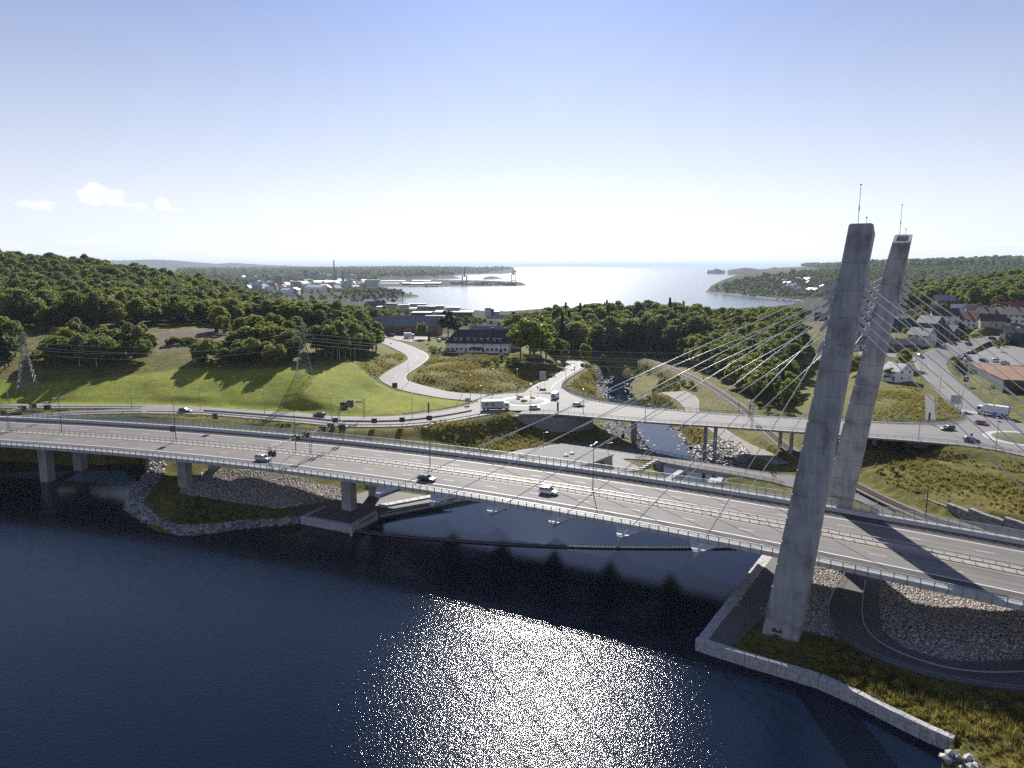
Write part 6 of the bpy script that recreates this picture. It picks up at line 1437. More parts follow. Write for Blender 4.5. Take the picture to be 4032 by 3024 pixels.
H = [  # u, v(foot), rot(deg), L, D, wall h, roof h, wall, roof, label
    (3812, 1287, 52, 13, 9.5, 5.2, 4.2, 'white', 'red', 'large white gabled house with patchy red roof'),
    (3902, 1308, 25, 13, 9, 3.6, 3.6, 'beige', 'brown', 'beige bungalow with dark roof above the hillside street'),
    (4003, 1294, 60, 13, 9.5, 5.2, 4.2, 'white', 'dark', 'white gabled house with black roof at the right edge'),
    (3627, 1352, 62, 12, 8.5, 5.2, 3.6, 'cream', 'grey', 'cream two-storey house with grey roof by the street bend'),
    (3662, 1302, 62, 12, 9, 5.0, 3.8, 'brown', 'grey', 'dark brown terraced house, the farther of two'),
    (3722, 1338, 62, 13, 9, 5.0, 3.8, 'brown', 'slate', 'dark brown terraced house behind the hedge, the nearer of two'),
    (3992, 1348, 15, 12, 8, 3.0, 2.2, 'navy', 'dark', 'dark blue bungalow with white window frames'),
    (3715, 1272, 18, 15, 10, 5.2, 4.2, 'white', 'brown', 'long white house with dark red brown roof'),
    (3713, 1214, 10, 14, 12, 6.5, 4.0, 'brick', 'metal', 'brick villa with shiny metal roof at the forest edge'),
    (3552, 1296, 5, 14, 9, 3.4, 3.0, 'navy', 'dark', 'dark navy house just right of the far tower'),
    (3530, 1496, 68, 9, 9.5, 4.6, 3.2, 'white', 'metal', 'white gabled house with balcony beside the dry field'),
    (3543, 1374, 8, 15, 9, 3.0, 2.6, 'brown', 'slate', 'low dark brown bungalow by the side street'),
    (3600, 1262, 5, 14, 8, 3.2, 2.6, 'white', 'pink', 'low white house with pink roof behind the tower cables'),
    (3780, 1240, 30, 11, 8, 4.0, 3.2, 'white', 'white', 'white house with pale glinting roof at the forest edge'),
    (3840, 1244, 20, 12, 8, 4.0, 3.2, 'cream', 'pink', 'cream house with pink roof below the forest'),
    (3880, 1262, 55, 10, 8, 4.6, 3.4, 'white', 'dark', 'small white gabled house behind the bungalow'),
    (3948, 1262, 60, 11, 8.5, 4.8, 3.6, 'white', 'slate', 'white gabled house with slate roof in the second row'),
    (4010, 1238, 20, 12, 9, 5.0, 4.0, 'red', 'red', 'dark red house with red roof at the upper right'),
    (3985, 1316, 60, 7, 6, 2.6, 2.0, 'grey', 'grey', 'small grey garage with white gable trim'),
    (3215, 1222, 30, 9, 8, 4.5, 2.8, 'white', 'white', 'white house with pale roof left of the near tower'),
    (3232, 1262, 35, 11, 8, 4.2, 3.6, 'black', 'dark', 'black house with white gable trim left of the near tower'),
    (3180, 1240, 30, 10, 8, 3.8, 3.0, 'grey', 'slate', 'grey house half hidden by the wooded knoll'),
    (3385, 1372, 20, 10, 8, 3.2, 3.0, 'white', 'grey', 'white house seen in the gap between the towers, lower'),
    (3395, 1300, 20, 10, 8, 3.4, 3.0, 'black', 'dark', 'black house seen in the gap between the towers'),
    (3400, 1262, 10, 11, 8, 3.4, 3.0, 'cream', 'pink', 'pink-roofed house seen in the gap between the towers, upper'),
    (3375, 1330, 40, 9, 8, 3.4, 3.0, 'grey', 'slate', 'slate-roofed house seen in the gap between the towers, middle'),
    (3660, 1236, 15, 11, 8, 3.8, 3.0, 'white', 'grey', 'white house left of the brick villa'),
    (3930, 1228, 40, 10, 8, 4, 3.2, 'yellow', 'red', 'yellow house with red roof at the forest edge'),
]
for i, (u, v, rot, L, D, h, rh, wc, rc, lb) in enumerate(H):
    house(hp(u, v), math.radians(-rot if i not in (9, 11, 12) else -rot), L, D, h, rh, wc, rc, lb, balcony=(i == 10))
# ------------------------------------------------------------------ shop with rust-brown roof
A4 = [P(3814, 1430, 19.2), P(4170, 1454, 19.2), P(4170, 1506, 19.2), P(3953, 1494, 19.2)]
SH = empty('shop_building', (A4[3][0], A4[3][1], 13.5), 0, 'low shop with rust-brown flat roof and grey slatted wall', 'building'); L0 = Vector(SH.location)
mb = MB(); mb.prism([(q[0], q[1]) for q in A4][::-1], 12.5, 18.9)
m, nt, b = mat_new('slatted_timber'); wv = N(nt, 'TexWave', Scale=1.6); wv.bands_direction = 'Z'; nt.links.new(wpos(nt), wv.inputs['Vector']); nt.links.new(ramp(nt, wv.outputs['Fac'], [(.2, (.05, .05, .05)), (.6, (.15, .148, .14))]), b.inputs['Base Color']); b.inputs['Roughness'].default_value = .8
o = mb.build('wall', m, SH); o.location = -L0
cx = np.mean([q[:2] for q in A4], 0); mb = MB(); mb.prism([tuple(cx + (q[:2] - cx) * 1.015) for q in A4][::-1], 18.9, 19.25); o = mb.build('roof', simple('rust_roof', (.20, .085, .04), .8, vary=.3, scale=.4), SH); o.location = -L0
d = (A4[2] - A4[3])[:2]; d /= np.linalg.norm(d); R_ = Matrix.Translation((A4[3][0], A4[3][1], 0)) @ Matrix.Rotation(math.atan2(d[1], d[0]), 4, 'Z')
mb = MB(); mb.box(.1, 60, -.2, -.02, 12.8, 18.6, R_); o = mb.build('glazed_front', M['window'], SH); o.location = -L0
for k in range(9): mb = MB(); mb.box(1 + k * 3.2, 1.2 + k * 3.2, -.32, -.2, 12.8, 18.6, R_); o = mb.build('mullion', M['black'], SH); o.location = -L0
mb = MB(); mb.box(6, 40, -2.2, -.2, 16.3, 16.6, R_); o = mb.build('canopy', M['steel_dark'], SH); o.location = -L0
d2 = (A4[0] - A4[3])[:2]; Ls = np.linalg.norm(d2); d2 /= Ls; R2 = Matrix.Translation((A4[3][0], A4[3][1], 0)) @ Matrix.Rotation(math.atan2(d2[1], d2[0]), 4, 'Z')
for x in (Ls * .72, Ls * .78, Ls * .84, Ls * .9): mb = MB(); mb.box(x, x + 2.6, .02, .1, 15.2, 17.4, R2); o = mb.build('window', M['window'], SH); o.location = -L0
# ------------------------------------------------------------------ white villa with dormers
VP = P(1884, 1384, 16.4); VR = -.10
V = empty('white_villa', VP, VR, 'long white villa with dark roof and a row of eight dormers', 'building')
L, D, h, rh = 36.0, 12.0, 5.6, 7.0
mb = MB(); mb.box(-L / 2, L / 2, -D / 2, D / 2, -2.5, h); mb.build('wall', WALLC['white'], V)
mb = MB(); ov = .5; x, y = L / 2 + ov, D / 2 + ov
mb.add([(-x, -y, h - .1), (x, -y, h - .1), (x, y, h - .1), (-x, y, h - .1), (-x + 6.0, 0, h + rh), (x - .3, 0, h + rh), (-x, -y, h - .4), (x, -y, h - .4), (x, y, h - .4), (-x, y, h - .4)], [(0, 1, 5, 4), (1, 2, 5), (2, 3, 4, 5), (3, 0, 4), (0, 6, 7, 1), (1, 7, 8, 2), (2, 8, 9, 3), (3, 9, 6, 0), (9, 8, 7, 6)])
vr = mb.build('roof', ROOFC['dark'], V)
sl = rh / y
for xd in (-12.2, -9.2, -5.1, -1.2, 2.6, 6.3, 10.1, 13.0):
    zd = h + .9; yd = -y + (zd - h) / sl
    mb = MB(); mb.box(xd - .85, xd + .85, yd, yd + 2.4, zd, zd + 1.7); dm = mb.build('dormer', WALLC['black'], V)
    mb = MB(); mb.hexa([(xd - 1.2, yd - .35, zd + 1.55), (xd + 1.2, yd - .35, zd + 1.55), (xd + 1.2, yd + 3.2, zd + 1.6), (xd - 1.2, yd + 3.2, zd + 1.6)], [(xd - 1.2, yd - .35, zd + 1.72), (xd + 1.2, yd - .35, zd + 1.72), (xd + 1.2, yd + 3.2, zd + 1.77), (xd - 1.2, yd + 3.2, zd + 1.77)]); mb.build('dormer_roof', M['glint'], dm)
    w_ = add_window(dm, xd, yd - .03, zd + .75, 0, 1.1, 1.0)
for k in range(14):
    xx = -L / 2 + 1.6 + k * 2.5
    add_window(V, xx, -D / 2 - .02, 1.9 if k % 4 else 1.4, 0, 1.3, 1.5 if k % 4 else 2.2)
    if k % 2 == 0: add_window(V, xx, -D / 2 - .02, 4.4, 0, .8, .7)
for yy in (-3, 0, 3): add_window(V, L / 2 + .02, yy, 2.4, math.pi / 2, 1.2, 1.4)
for xc in (8.0, 15.5): mb = MB(); mb.box(xc - .9, xc + .9, .4, 1.6, h + rh - 1.5, h + rh + 1.0); mb.build('chimney', WALLC['black'], vr)
mb = MB(); mb.hexa([(-3.5, -D / 2 - 3.5, 2.5), (3.5, -D / 2 - 3.5, 2.5), (3.5, -D / 2, 3.2), (-3.5, -D / 2, 3.2)], [(-3.5, -D / 2 - 3.5, 2.6), (3.5, -D / 2 - 3.5, 2.6), (3.5, -D / 2, 3.3), (-3.5, -D / 2, 3.3)]); mb.build('awning', M['black'], V)
TR = empty('terrace_wall', VP, VR, 'white rendered terrace wall stepping down below the villa', 'wall')
seg = [(-20, -8, .4), (-14, -11, -.2), (-8, -14, -.8), (4, -17, -1.4), (10, -18, -1.8), (12, -10, -1.0)]
for (x0, y0, z0), (x1, y1, z1) in zip(seg[:-1], seg[1:]):
    mb = MB(); mb.hexa([(x0, y0 - .2, z0 - 3.5), (x1, y1 - .2, z1 - 3.5), (x1, y1 + .2, z1 - 3.5), (x0, y0 + .2, z0 - 3.5)], [(x0, y0 - .2, z0 + 1.0), (x1, y1 - .2, z1 + 1.0), (x1, y1 + .2, z1 + 1.0), (x0, y0 + .2, z0 + 1.0)]); mb.build('wall_panel', WALLC['white'], TR)
mb = MB(); mb.prism([(-14, -11), (4, -17), (10, -18), (12, -9.9), (-12, -6.2)], -3.5, -.9); mb.build('terrace_floor', M['concrete_light'], TR)
q = np.array([VP[0] + 9, VP[1] + 24]); house((q[0], q[1], 15.5), -.1, 30, 12, 8.5, 5.0, 'grey', 'grey', 'stone-roofed manor wing with chimneys behind the white villa', None, wins=False)
# ------------------------------------------------------------------ timber hall
TB = P(1622, 1318, 15.5); TH = empty('timber_hall', TB, -.14, 'long brown timber hall with galleries and grey roof', 'building')
L, D, h, rh = 42.0, 15.0, 7.6, 6.0; y = D / 2
mb = MB(); mb.add([(-21, -y, -4), (21, -y, -4), (21, y, -4), (-21, y, -4), (-21, -y, h), (21, -y, h), (21, y, h), (-21, y, h), (-19, 0, h + rh), (21, 0, h + rh)], [(0, 1, 5, 4), (2, 3, 7, 6), (1, 2, 6, 9, 5), (3, 0, 4, 8, 7), (4, 5, 9, 8), (6, 7, 8, 9)]); mb.build('wall', WALLC['timber'], TH)
mb = MB()
for s in (-1, 1):
    a = [(-22, s * (y + 1.2), h - .8), (22, s * (y + 1.2), h - .8), (22, 0, h + rh + .1), (-22, 0, h + rh + .1)]
    if s > 0: a = [a[1], a[0], a[3], a[2]]
    mb.hexa(a, [(p[0], p[1], p[2] + .25) for p in a])
mb.build('roof', ROOFC['grey'], TH)
for fl, z in enumerate((.3, 3.0, 5.6)):
    mb = MB(); mb.box(-21, 21, -y - 1.0, -y - .02, z - .3, z - .1); mb.box(-21, 21, -y - 1.0, -y - .9, z - .1, z + .9); mb.build('gallery', WALLC['timber'], TH)
    for k in range(15): add_window(TH, -19.4 + k * 2.75, -y - .03, z + 1.3, 0, 1.5, 1.2)
for k in range(15): mb = MB(); mb.box(-20.9 + k * 2.97, -20.65 + k * 2.97, -y - 1.0, -y - .8, -3, h - .5); mb.build('gallery_post', WALLC['timber'], TH)
mb = MB(); mb.hexa([(4, -y - 2.0, h - .8), (9, -y - 2.0, h - .8), (9, -y + 3, h - .8), (4, -y + 3, h - .8)], [(6.4, -y - 2.0, h + 2.0), (6.6, -y - 2.0, h + 2.0), (6.6, -y + 3, h + 2.0), (6.4, -y + 3, h + 2.0)]); mb.build('porch_gable', WALLC['timber'], TH)
q = np.array([TB[0] - 27, TB[1] + 9]); house((q[0], q[1], 15), .6, 16, 13, 7.0, 5.5, 'timber', 'grey', 'timber wing at the left end of the timber hall', None, wins=False, chimney=False)
q = on_surf(1608, 1318); house(q, 0, 4.5, 4, 3.2, 1.2, 'timber', 'pink', 'small brown kiosk in the yard before the timber hall', None, wins=False, chimney=False)
# ------------------------------------------------------------------ foliage
def m_leaf(name, stops, trans=.35, tcol=(.30, .34, .05)):
    m = bpy.data.materials.new(name); m.use_nodes = True; nt = m.node_tree; nt.nodes.clear()
    out = nt.nodes.new('ShaderNodeOutputMaterial'); oi = nt.nodes.new('ShaderNodeObjectInfo'); p = opos(nt)
    f = noise(nt, .55, 3, .6, p)
    mx = N(nt, 'Math', operation='MULTIPLY_ADD'); nt.links.new(f, mx.inputs[0]); mx.inputs[1].default_value = .55
    sc = N(nt, 'Math', operation='MULTIPLY_ADD'); nt.links.new(oi.outputs['Random'], sc.inputs[0]); sc.inputs[1].default_value = .75; sc.inputs[2].default_value = -.14
    nt.links.new(sc.outputs[0], mx.inputs[2])
    c = ramp(nt, mx.outputs[0], stops)
    d = nt.nodes.new('ShaderNodeBsdfPrincipled'); nt.links.new(c, d.inputs['Base Color']); d.inputs['Roughness'].default_value = .55; d.inputs['Specular IOR Level'].default_value = .25
    t = nt.nodes.new('ShaderNodeBsdfTranslucent'); nt.links.new(mixc(nt, .5, c, tcol), t.inputs['Color'])
    mix = nt.nodes.new('ShaderNodeMixShader'); mix.inputs[0].default_value = trans
    nt.links.new(d.outputs[0], mix.inputs[1]); nt.links.new(t.outputs[0], mix.inputs[2]); nt.links.new(mix.outputs[0], out.inputs['Surface'])
    return m
M['leaf'] = m_leaf('broad_leaves', [(.1, (.042, .074, .013)), (.4, (.082, .126, .019)), (.65, (.13, .17, .026)), (.9, (.21, .20, .032))], .58, (.42, .46, .07))
M['leaf_b'] = m_leaf('dark_leaves', [(.1, (.030, .058, .014)), (.4, (.06, .098, .02)), (.65, (.095, .135, .026)), (.9, (.14, .165, .034))], .5, (.32, .40, .07))
M['leaf_c'] = m_leaf('grey_green_leaves', [(.1, (.045, .068, .022)), (.4, (.085, .115, .034)), (.65, (.13, .155, .046)), (.9, (.18, .19, .06))], .5, (.36, .40, .10))
M['leaf_pale'] = m_leaf('light_green_leaves', [(.1, (.09, .13, .016)), (.5, (.14, .19, .02)), (.9, (.21, .22, .03))], .5)  # foliage that is a lighter green by itself
M['needle'] = m_leaf('spruce_needles', [(.1, (.018, .034, .013)), (.6, (.038, .06, .018)), (.9, (.055, .075, .022))], .25)
M['purple'] = m_leaf('copper_leaves', [(.1, (.020, .016, .014)), (.9, (.045, .032, .026))], .15, (.08, .04, .03))
M['tuft'] = m_leaf('rough_grass_blades', [(.1, (.085, .092, .02)), (.4, (.16, .15, .034)), (.65, (.25, .215, .052)), (.9, (.36, .295, .11))], .45, (.44, .37, .10))
M['bark'] = simple('bark', (.085, .07, .055), .9, vary=.3, scale=2, bmp=.5); M['birch'] = simple('birch_bark', (.42, .41, .38), .8, vary=.4, scale=2)
def quads(C_, Nn, S, rng):
    n = len(C_); r = rng.normal(size=(n, 3)); a = np.cross(Nn, r); a /= np.linalg.norm(a, axis=1)[:, None] + 1e-9; b = np.cross(Nn, a)
    S = S[:, None]; e = rng.uniform(.6, 1.0, (n, 1))
    V_ = np.stack([C_ - a * S, C_ - b * S * e, C_ + a * S, C_ + b * S * e], 1).reshape(-1, 3)
    return V_, np.arange(n * 4).reshape(-1, 4)
def crown_broad(seed, H_, R_, base, n, lobes, lsz=.5, top=1.0):
    rng = np.random.default_rng(seed); cz = (base + H_) / 2; rz = (H_ - base) / 2
    L = [];
    for k in range(lobes):
        t = rng.uniform(-.75, .95); ang = rng.uniform(0, 2 * math.pi); rad = R_ * math.sqrt(max(.05, 1 - t * t)) * rng.uniform(.35, .78)
        L.append((rad * math.cos(ang), rad * math.sin(ang), cz + rz * t * .8, R_ * rng.uniform(.2, .42)))
    L.append((0, 0, H_ - R_ * .4, R_ * .4)); L = np.array(L)
    k = rng.integers(0, len(L), n); d = rng.normal(size=(n, 3)); d /= np.linalg.norm(d, axis=1)[:, None]; d[:, 2] = np.where(d[:, 2] < -.3, -d[:, 2], d[:, 2])
    rr_ = L[k, 3:4] * rng.uniform(.72, 1.08, (n, 1)) ; C_ = L[k, :3] + d * rr_ * [1, 1, .85]
    Nn = d + rng.normal(0, .45, (n, 3)); Nn /= np.linalg.norm(Nn, axis=1)[:, None]
    return quads(C_, Nn, rng.uniform(.6, 1.25, n) * lsz, rng)
def crown_spruce(seed, H_, R_, n):
    rng = np.random.default_rng(seed); t = rng.uniform(.08, 1, n) ** .8; ang = rng.uniform(0, 2 * math.pi, n); tier = (np.sin(t * 46 + ang * 2) * .5 + .5)
    rad = R_ * (1 - t) * (.55 + .45 * tier) * rng.uniform(.75, 1.08, n) + .1; C_ = np.stack([rad * np.cos(ang), rad * np.sin(ang), H_ * (.06 + .94 * t)], 1)
    Nn = np.stack([np.cos(ang) * .6, np.sin(ang) * .6, np.full(n, .8)], 1) + rng.normal(0, .35, (n, 3)); Nn /= np.linalg.norm(Nn, axis=1)[:, None]
    return quads(C_, Nn, rng.uniform(.35, .75, n), rng)
def crown_mesh(name, VF, mt): return np_mesh(name, VF[0], VF[1], mt, False)
def trunk_mesh(h, r, mt, limbs, seed):
    rg = random.Random(seed); mb = MB(); mb.tube((0, 0, -.8), (0, 0, h * .4), r * 1.15, r * .85, 7); mb.tube((0, 0, h * .4), (rg.uniform(-.3, .3), rg.uniform(-.3, .3), h * .85), r * .85, r * .3, 6)
    for k in range(limbs): a = rg.uniform(0, 6.28); z = h * rg.uniform(.3, .65); l = h * rg.uniform(.18, .3); mb.tube((0, 0, z), (l * math.cos(a), l * math.sin(a), z + l * .8), r * .4, r * .12, 5)
    return mb.mesh('trunk', mt)
KINDS = {}
def kind(k, crown, trunk): KINDS[k] = (crown, trunk)
kind('broad_a', crown_mesh('crown', crown_broad(1, 13, 5.5, 2.2, 2700, 40, .44), M['leaf']), trunk_mesh(13, .28, M['bark'], 5, 1))
kind('broad_b', crown_mesh('crown', crown_broad(2, 15, 5.0, 2.0, 2800, 46, .43), M['leaf_b']), trunk_mesh(15, .3, M['bark'], 5, 2))
kind('broad_c', crown_mesh('crown', crown_broad(3, 11, 5.4, 1.4, 2500, 36, .44), M['leaf']), trunk_mesh(11, .26, M['bark'], 5, 3))
kind('birch', crown_mesh('crown', crown_broad(4, 16, 3.6, 2.4, 2400, 44, .4), M['leaf_c']), trunk_mesh(16, .18, M['birch'], 5, 4))
kind('spruce', crown_mesh('crown', crown_spruce(5, 20, 3.6, 1700), M['needle']), trunk_mesh(18, .25, M['bark'], 0, 5))
kind('spruce_b', crown_mesh('crown', crown_spruce(6, 17, 3.9, 1500), M['needle']), trunk_mesh(15, .25, M['bark'], 0, 6))
kind('lime', crown_mesh('crown', crown_broad(7, 12, 5.2, 1.4, 1600, 24, .5), M['leaf_pale']), trunk_mesh(12, .3, M['bark'], 5, 7))
kind('copper', crown_mesh('crown', crown_broad(8, 17, 6.5, 2.0, 2000, 28, .55), M['purple']), trunk_mesh(17, .4, M['bark'], 5, 8))
kind('shrub', crown_mesh('crown', crown_broad(9, 2.6, 1.7, .1, 420, 9, .26), M['leaf']), trunk_mesh(2.0, .06, M['bark'], 3, 9))
kind('shrub_pale', crown_mesh('crown', crown_broad(10, 2.2, 1.8, .1, 420, 9, .26), M['leaf_pale']), trunk_mesh(1.8, .05, M['bark'], 3, 10))
KH = dict(broad_a=13, broad_b=15, broad_c=11, birch=16, spruce=20, spruce_b=17, lime=12, copper=17, shrub=2.6, shrub_pale=2.2)
KN = dict(broad_a='broadleaf', broad_b='tall broadleaf', broad_c='spreading broadleaf', birch='slender birch', spruce='dark spruce', spruce_b='bushy spruce', lime='light green', copper='dark copper', shrub='green shrub', shrub_pale='light green shrub')
TREES = []           # x, y, z, scale, kind, where
def gpt(u, v): return ray_ground(u, v)
def wpoly(pts): return np.array([gpt(*p)[:2] for p in pts if gpt(*p) is not None])
def fill(poly, step, kinds, where, smin, smax, seed, keep=1.0, avoid=None):
    rg = np.random.default_rng(seed); lo, hi = poly.min(0), poly.max(0); xs = np.arange(lo[0], hi[0], step); ys = np.arange(lo[1], hi[1], step)
    X, Y = np.meshgrid(xs, ys); X = (X + rg.uniform(-.42, .42, X.shape) * step).ravel(); Y = (Y + rg.uniform(-.42, .42, Y.shape) * step).ravel()
    m = inpoly(X, Y, poly) & (rg.random(len(X)) < keep); X, Y = X[m], Y[m]
    if len(X) == 0: return
    Z = np.atleast_1d(ground_z(X, Y)); kk = list(kinds.keys()); pr = np.array(list(kinds.values()), float); pr /= pr.sum(); ch = rg.choice(len(kk), len(X), p=pr); S = rg.uniform(smin, smax, len(X))
    for x, y, z, s, c in zip(X, Y, Z, S, ch):
        if z < SEA_Z + .8 and y > 650: continue
        if y < 650:
            _, i, d = _kd.find((x, y, 0))
            if d < 4.0: continue
        TREES.append((x, y, z, s, kk[c], where))
def one(u, v, k, h, where, z0=15):
    p = on_surf(u, v, False, z0); TREES.append((p[0], p[1], p[2], h / KH[k], k, where))
MIXED = dict(broad_a=4, broad_b=4, broad_c=3, birch=2)
# lawn-edge clumps
fill(wpoly([(190, 1450), (330, 1462), (450, 1450), (560, 1440), (612, 1420), (600, 1400), (500, 1385), (330, 1385), (210, 1400), (180, 1425)]), 5.2, dict(broad_a=3, birch=3, broad_c=3), 'in the dense clump at the left of the lawn', .72, 1.05, 21)
fill(wpoly([(-400, 1490), (-100, 1490), (60, 1470), (75, 1440), (60, 1390), (0, 1370), (-400, 1370)]), 6, dict(broad_a=3, broad_b=3, spruce_b=1), 'in the clump at the left edge', .9, 1.2, 22)
fill(wpoly([(725, 1445), (900, 1450), (1000, 1458), (1100, 1450), (1175, 1440), (1185, 1415), (1100, 1395), (950, 1400), (820, 1410), (740, 1420)]), 5.2, dict(broad_c=4, broad_a=2, shrub=3), 'in the clump behind the pylon', .6, .9, 23)
fill(wpoly([(960, 1400), (1170, 1415), (1190, 1380), (1150, 1345), (1000, 1345), (930, 1370)]), 6, dict(broad_a=3, broad_b=2, lime=1), 'in the clump behind the pylon', .75, 1.05, 24)
fill(wpoly([(1230, 1415), (1330, 1425), (1420, 1415), (1480, 1400), (1490, 1380), (1440, 1365), (1330, 1368), (1240, 1385)]), 5.0, dict(birch=4, broad_b=3, broad_a=1), 'in the tall clump left of the hill road', .85, 1.15, 25)
one(1085, 1365, 'lime', 16, 'standing bright above the clump behind the pylon', 25); one(1440, 1408, 'lime', 14, 'yellowish, right end of the tall clump by the hill road', 20)
fill(wpoly([(110, 1300), (300, 1305), (560, 1305), (580, 1322), (400, 1330), (130, 1325)]), 4.0, dict(shrub=2, shrub_pale=5), 'on the field below the wooded hill', .8, 1.6, 26, .6)
fill(wpoly([(655, 1350), (780, 1350), (780, 1362), (660, 1365)]), 2.6, dict(shrub=2, shrub_pale=2), 'beside the bare earth on the field', .9, 1.5, 27)
fill(wpoly([(830, 1300), (1020, 1310), (1050, 1330), (980, 1345), (880, 1330)]), 4.0, dict(shrub=2, shrub_pale=4, broad_c=.6), 'on the field below the wooded hill', .6, 1.3, 28, .7)
fill(wpoly([(90, 1470), (180, 1470), (190, 1400), (110, 1400)]), 4.5, dict(shrub=3, shrub_pale=3, broad_c=1), 'between the left pylon and the clump', .6, 1.4, 29, .8)
# wooded hill
front = [gpt(u, v)[:2] for u, v in ((-700, 1305), (-300, 1300), (0, 1298), (200, 1290), (400, 1292), (560, 1292), (700, 1282), (850, 1288), (1000, 1290), (1150, 1302), (1250, 1310), (1380, 1330), (1470, 1325))]
hill = np.array([tuple(p) for p in front] + [(-105, 640), (-115, 760), (-240, 800), (-400, 860), (-650, 900), (-1000, 900), (-1100, 600)])
fill(hill, 8.0, dict(broad_a=4, broad_b=4, broad_c=4, birch=1.2, spruce_b=.25), 'on the wooded hill at left', .85, 1.4, 31)
# trees by the timber hall, villa and road
for u, v, k, h, wh in [(1490, 1304, 'broad_b', 17, 'dark, at the left end of the timber hall'), (1765, 1325, 'copper', 19, 'at the right end of the timber hall'), (1800, 1318, 'copper', 13, 'lower, beside the large copper tree'), (1838, 1300, 'broad_b', 16, 'behind the villa, beside the copper tree'), (1662, 1335, 'broad_a', 11, 'round, standing alone in the yard'), (1690, 1352, 'spruce_b', 8, 'small, left of the villa terrace'), (2087, 1427, 'lime', 23, 'huge and rounded, right of the villa'), (2130, 1428, 'broad_a', 18, 'right of the huge rounded tree'), (2190, 1430, 'broad_b', 15, 'dark, above the north road'), (2210, 1425, 'broad_a', 13, 'above the north road bend'), (2304, 1432, 'lime', 11, 'round and bright beyond the north road'), (2374, 1455, 'birch', 10, 'small, beyond the north road bank'), (2385, 1478, 'broad_c', 5, 'low, above the river rocks'), (2050, 1400, 'broad_a', 17, 'behind the huge rounded tree'), (2150, 1405, 'broad_b', 19, 'tall, behind the huge rounded tree'), (2020, 1370, 'broad_b', 15, 'behind the right end of the villa'), (2100, 1385, 'broad_b', 20, 'second row right of the villa')]: one(u, v, k, h, wh)
fill(wpoly([(1540, 1290), (1700, 1285), (1830, 1285), (1960, 1290), (2080, 1320), (2080, 1290), (1960, 1265), (1700, 1268), (1540, 1272)]), 10, dict(broad_a=2, broad_b=2, broad_c=2), 'between the timber hall and the town', .5, .75, 32, .4)
fill(wpoly([(1990, 1330), (2180, 1380), (2220, 1340), (2200, 1290), (2030, 1280)]), 8, dict(broad_a=3, broad_b=3, birch=1), 'on the slope behind the villa', .9, 1.3, 33)
# knoll right of the river
kf = [gpt(u, v)[:2] for u, v in ((2215, 1405), (2330, 1402), (2450, 1392), (2600, 1396), (2665, 1418), (2725, 1446), (2835, 1490), (2960, 1570), (3050, 1625), (3120, 1650))]
knoll = np.array([tuple(p) for p in kf] + [(150, 372), (165, 410), (185, 450)])
fill(np.array([tuple(p) for p in kf[:5]] + [(150, 540), (170, 620), (120, 690), (60, 700), (25, 640)]), 8.0, dict(spruce_b=1.5, spruce=1.2, broad_a=3, broad_b=5, birch=1.6), 'on the dark wooded knoll across the river', 1.15, 1.85, 34)
fill(np.array([tuple(p) for p in kf[4:]] + [(146, 368), (166, 410), (184, 450), (206, 510), (228, 570), (240, 640), (200, 700), (130, 690), (160, 620), (140, 545)]), 6.4, dict(broad_a=4, broad_b=3, broad_c=3, spruce_b=.6), 'on the leafy knoll left of the towers', .75, 1.25, 35)
# gardens between the houses
gar = wpoly([(3380, 1400), (3480, 1385), (3600, 1385), (3740, 1340), (4032, 1290), (4300, 1280), (4300, 1215), (3900, 1215), (3600, 1225), (3400, 1215)])
HP = [tuple(hp(u, v)[:2]) for u, v, *_ in H]
n0 = len(TREES); fill(gar, 9.5, dict(broad_c=3, broad_a=2, shrub=5, spruce_b=1), 'in the gardens among the houses', .4, .75, 36, .55)
TREES[n0:] = [t for t in TREES[n0:] if min(math.hypot(t[0] - a, t[1] - b) for a, b in HP) > (9 if not t[4].startswith('shrub') else 7.5)]
one(3640, 1268, 'spruce', 13, 'single, between the houses by the tower cables', 28); one(3562, 1440, 'broad_c', 8, 'dark, beside the side street', 16); one(3552, 1448, 'broad_c', 7, 'dark, left of the side street tree', 16); one(3500, 1500, 'broad_c', 6, 'dark, in front of the white balcony house', 14); one(3360, 1450, 'broad_c', 8, 'in the gap between the towers', 16); one(3760, 1435, 'shrub_pale', 4, 'small, on the verge by the shop'); one(3929, 1385, 'birch', 5, 'young, on the car park island')
for k in range(9): one(3770 + k * 11, 1338 - k * 2.2 + 4, 'shrub', 2.2, 'in the clipped hedge by the hillside street', 22)
for k in range(6): one(3940 + k * 12, 1353 + k * 1.5, 'shrub', 2.4, 'in the hedge before the dark blue bungalow', 22)
# right forest
rf_ = [gpt(u, v)[:2] for u, v in ((3400, 1200), (3500, 1222), (3620, 1212), (3740, 1200), (3830, 1222), (3920, 1226), (4032, 1226), (4300, 1228), (4700, 1235))]
fill(np.array([tuple(p) for p in rf_] + [(1500, 1100), (1500, 1500), (900, 1500), (560, 1250), (420, 900)]), 8.5, dict(broad_a=4, broad_b=4, broad_c=3, birch=1), 'in the forest behind the hillside houses', .85, 1.2, 37)
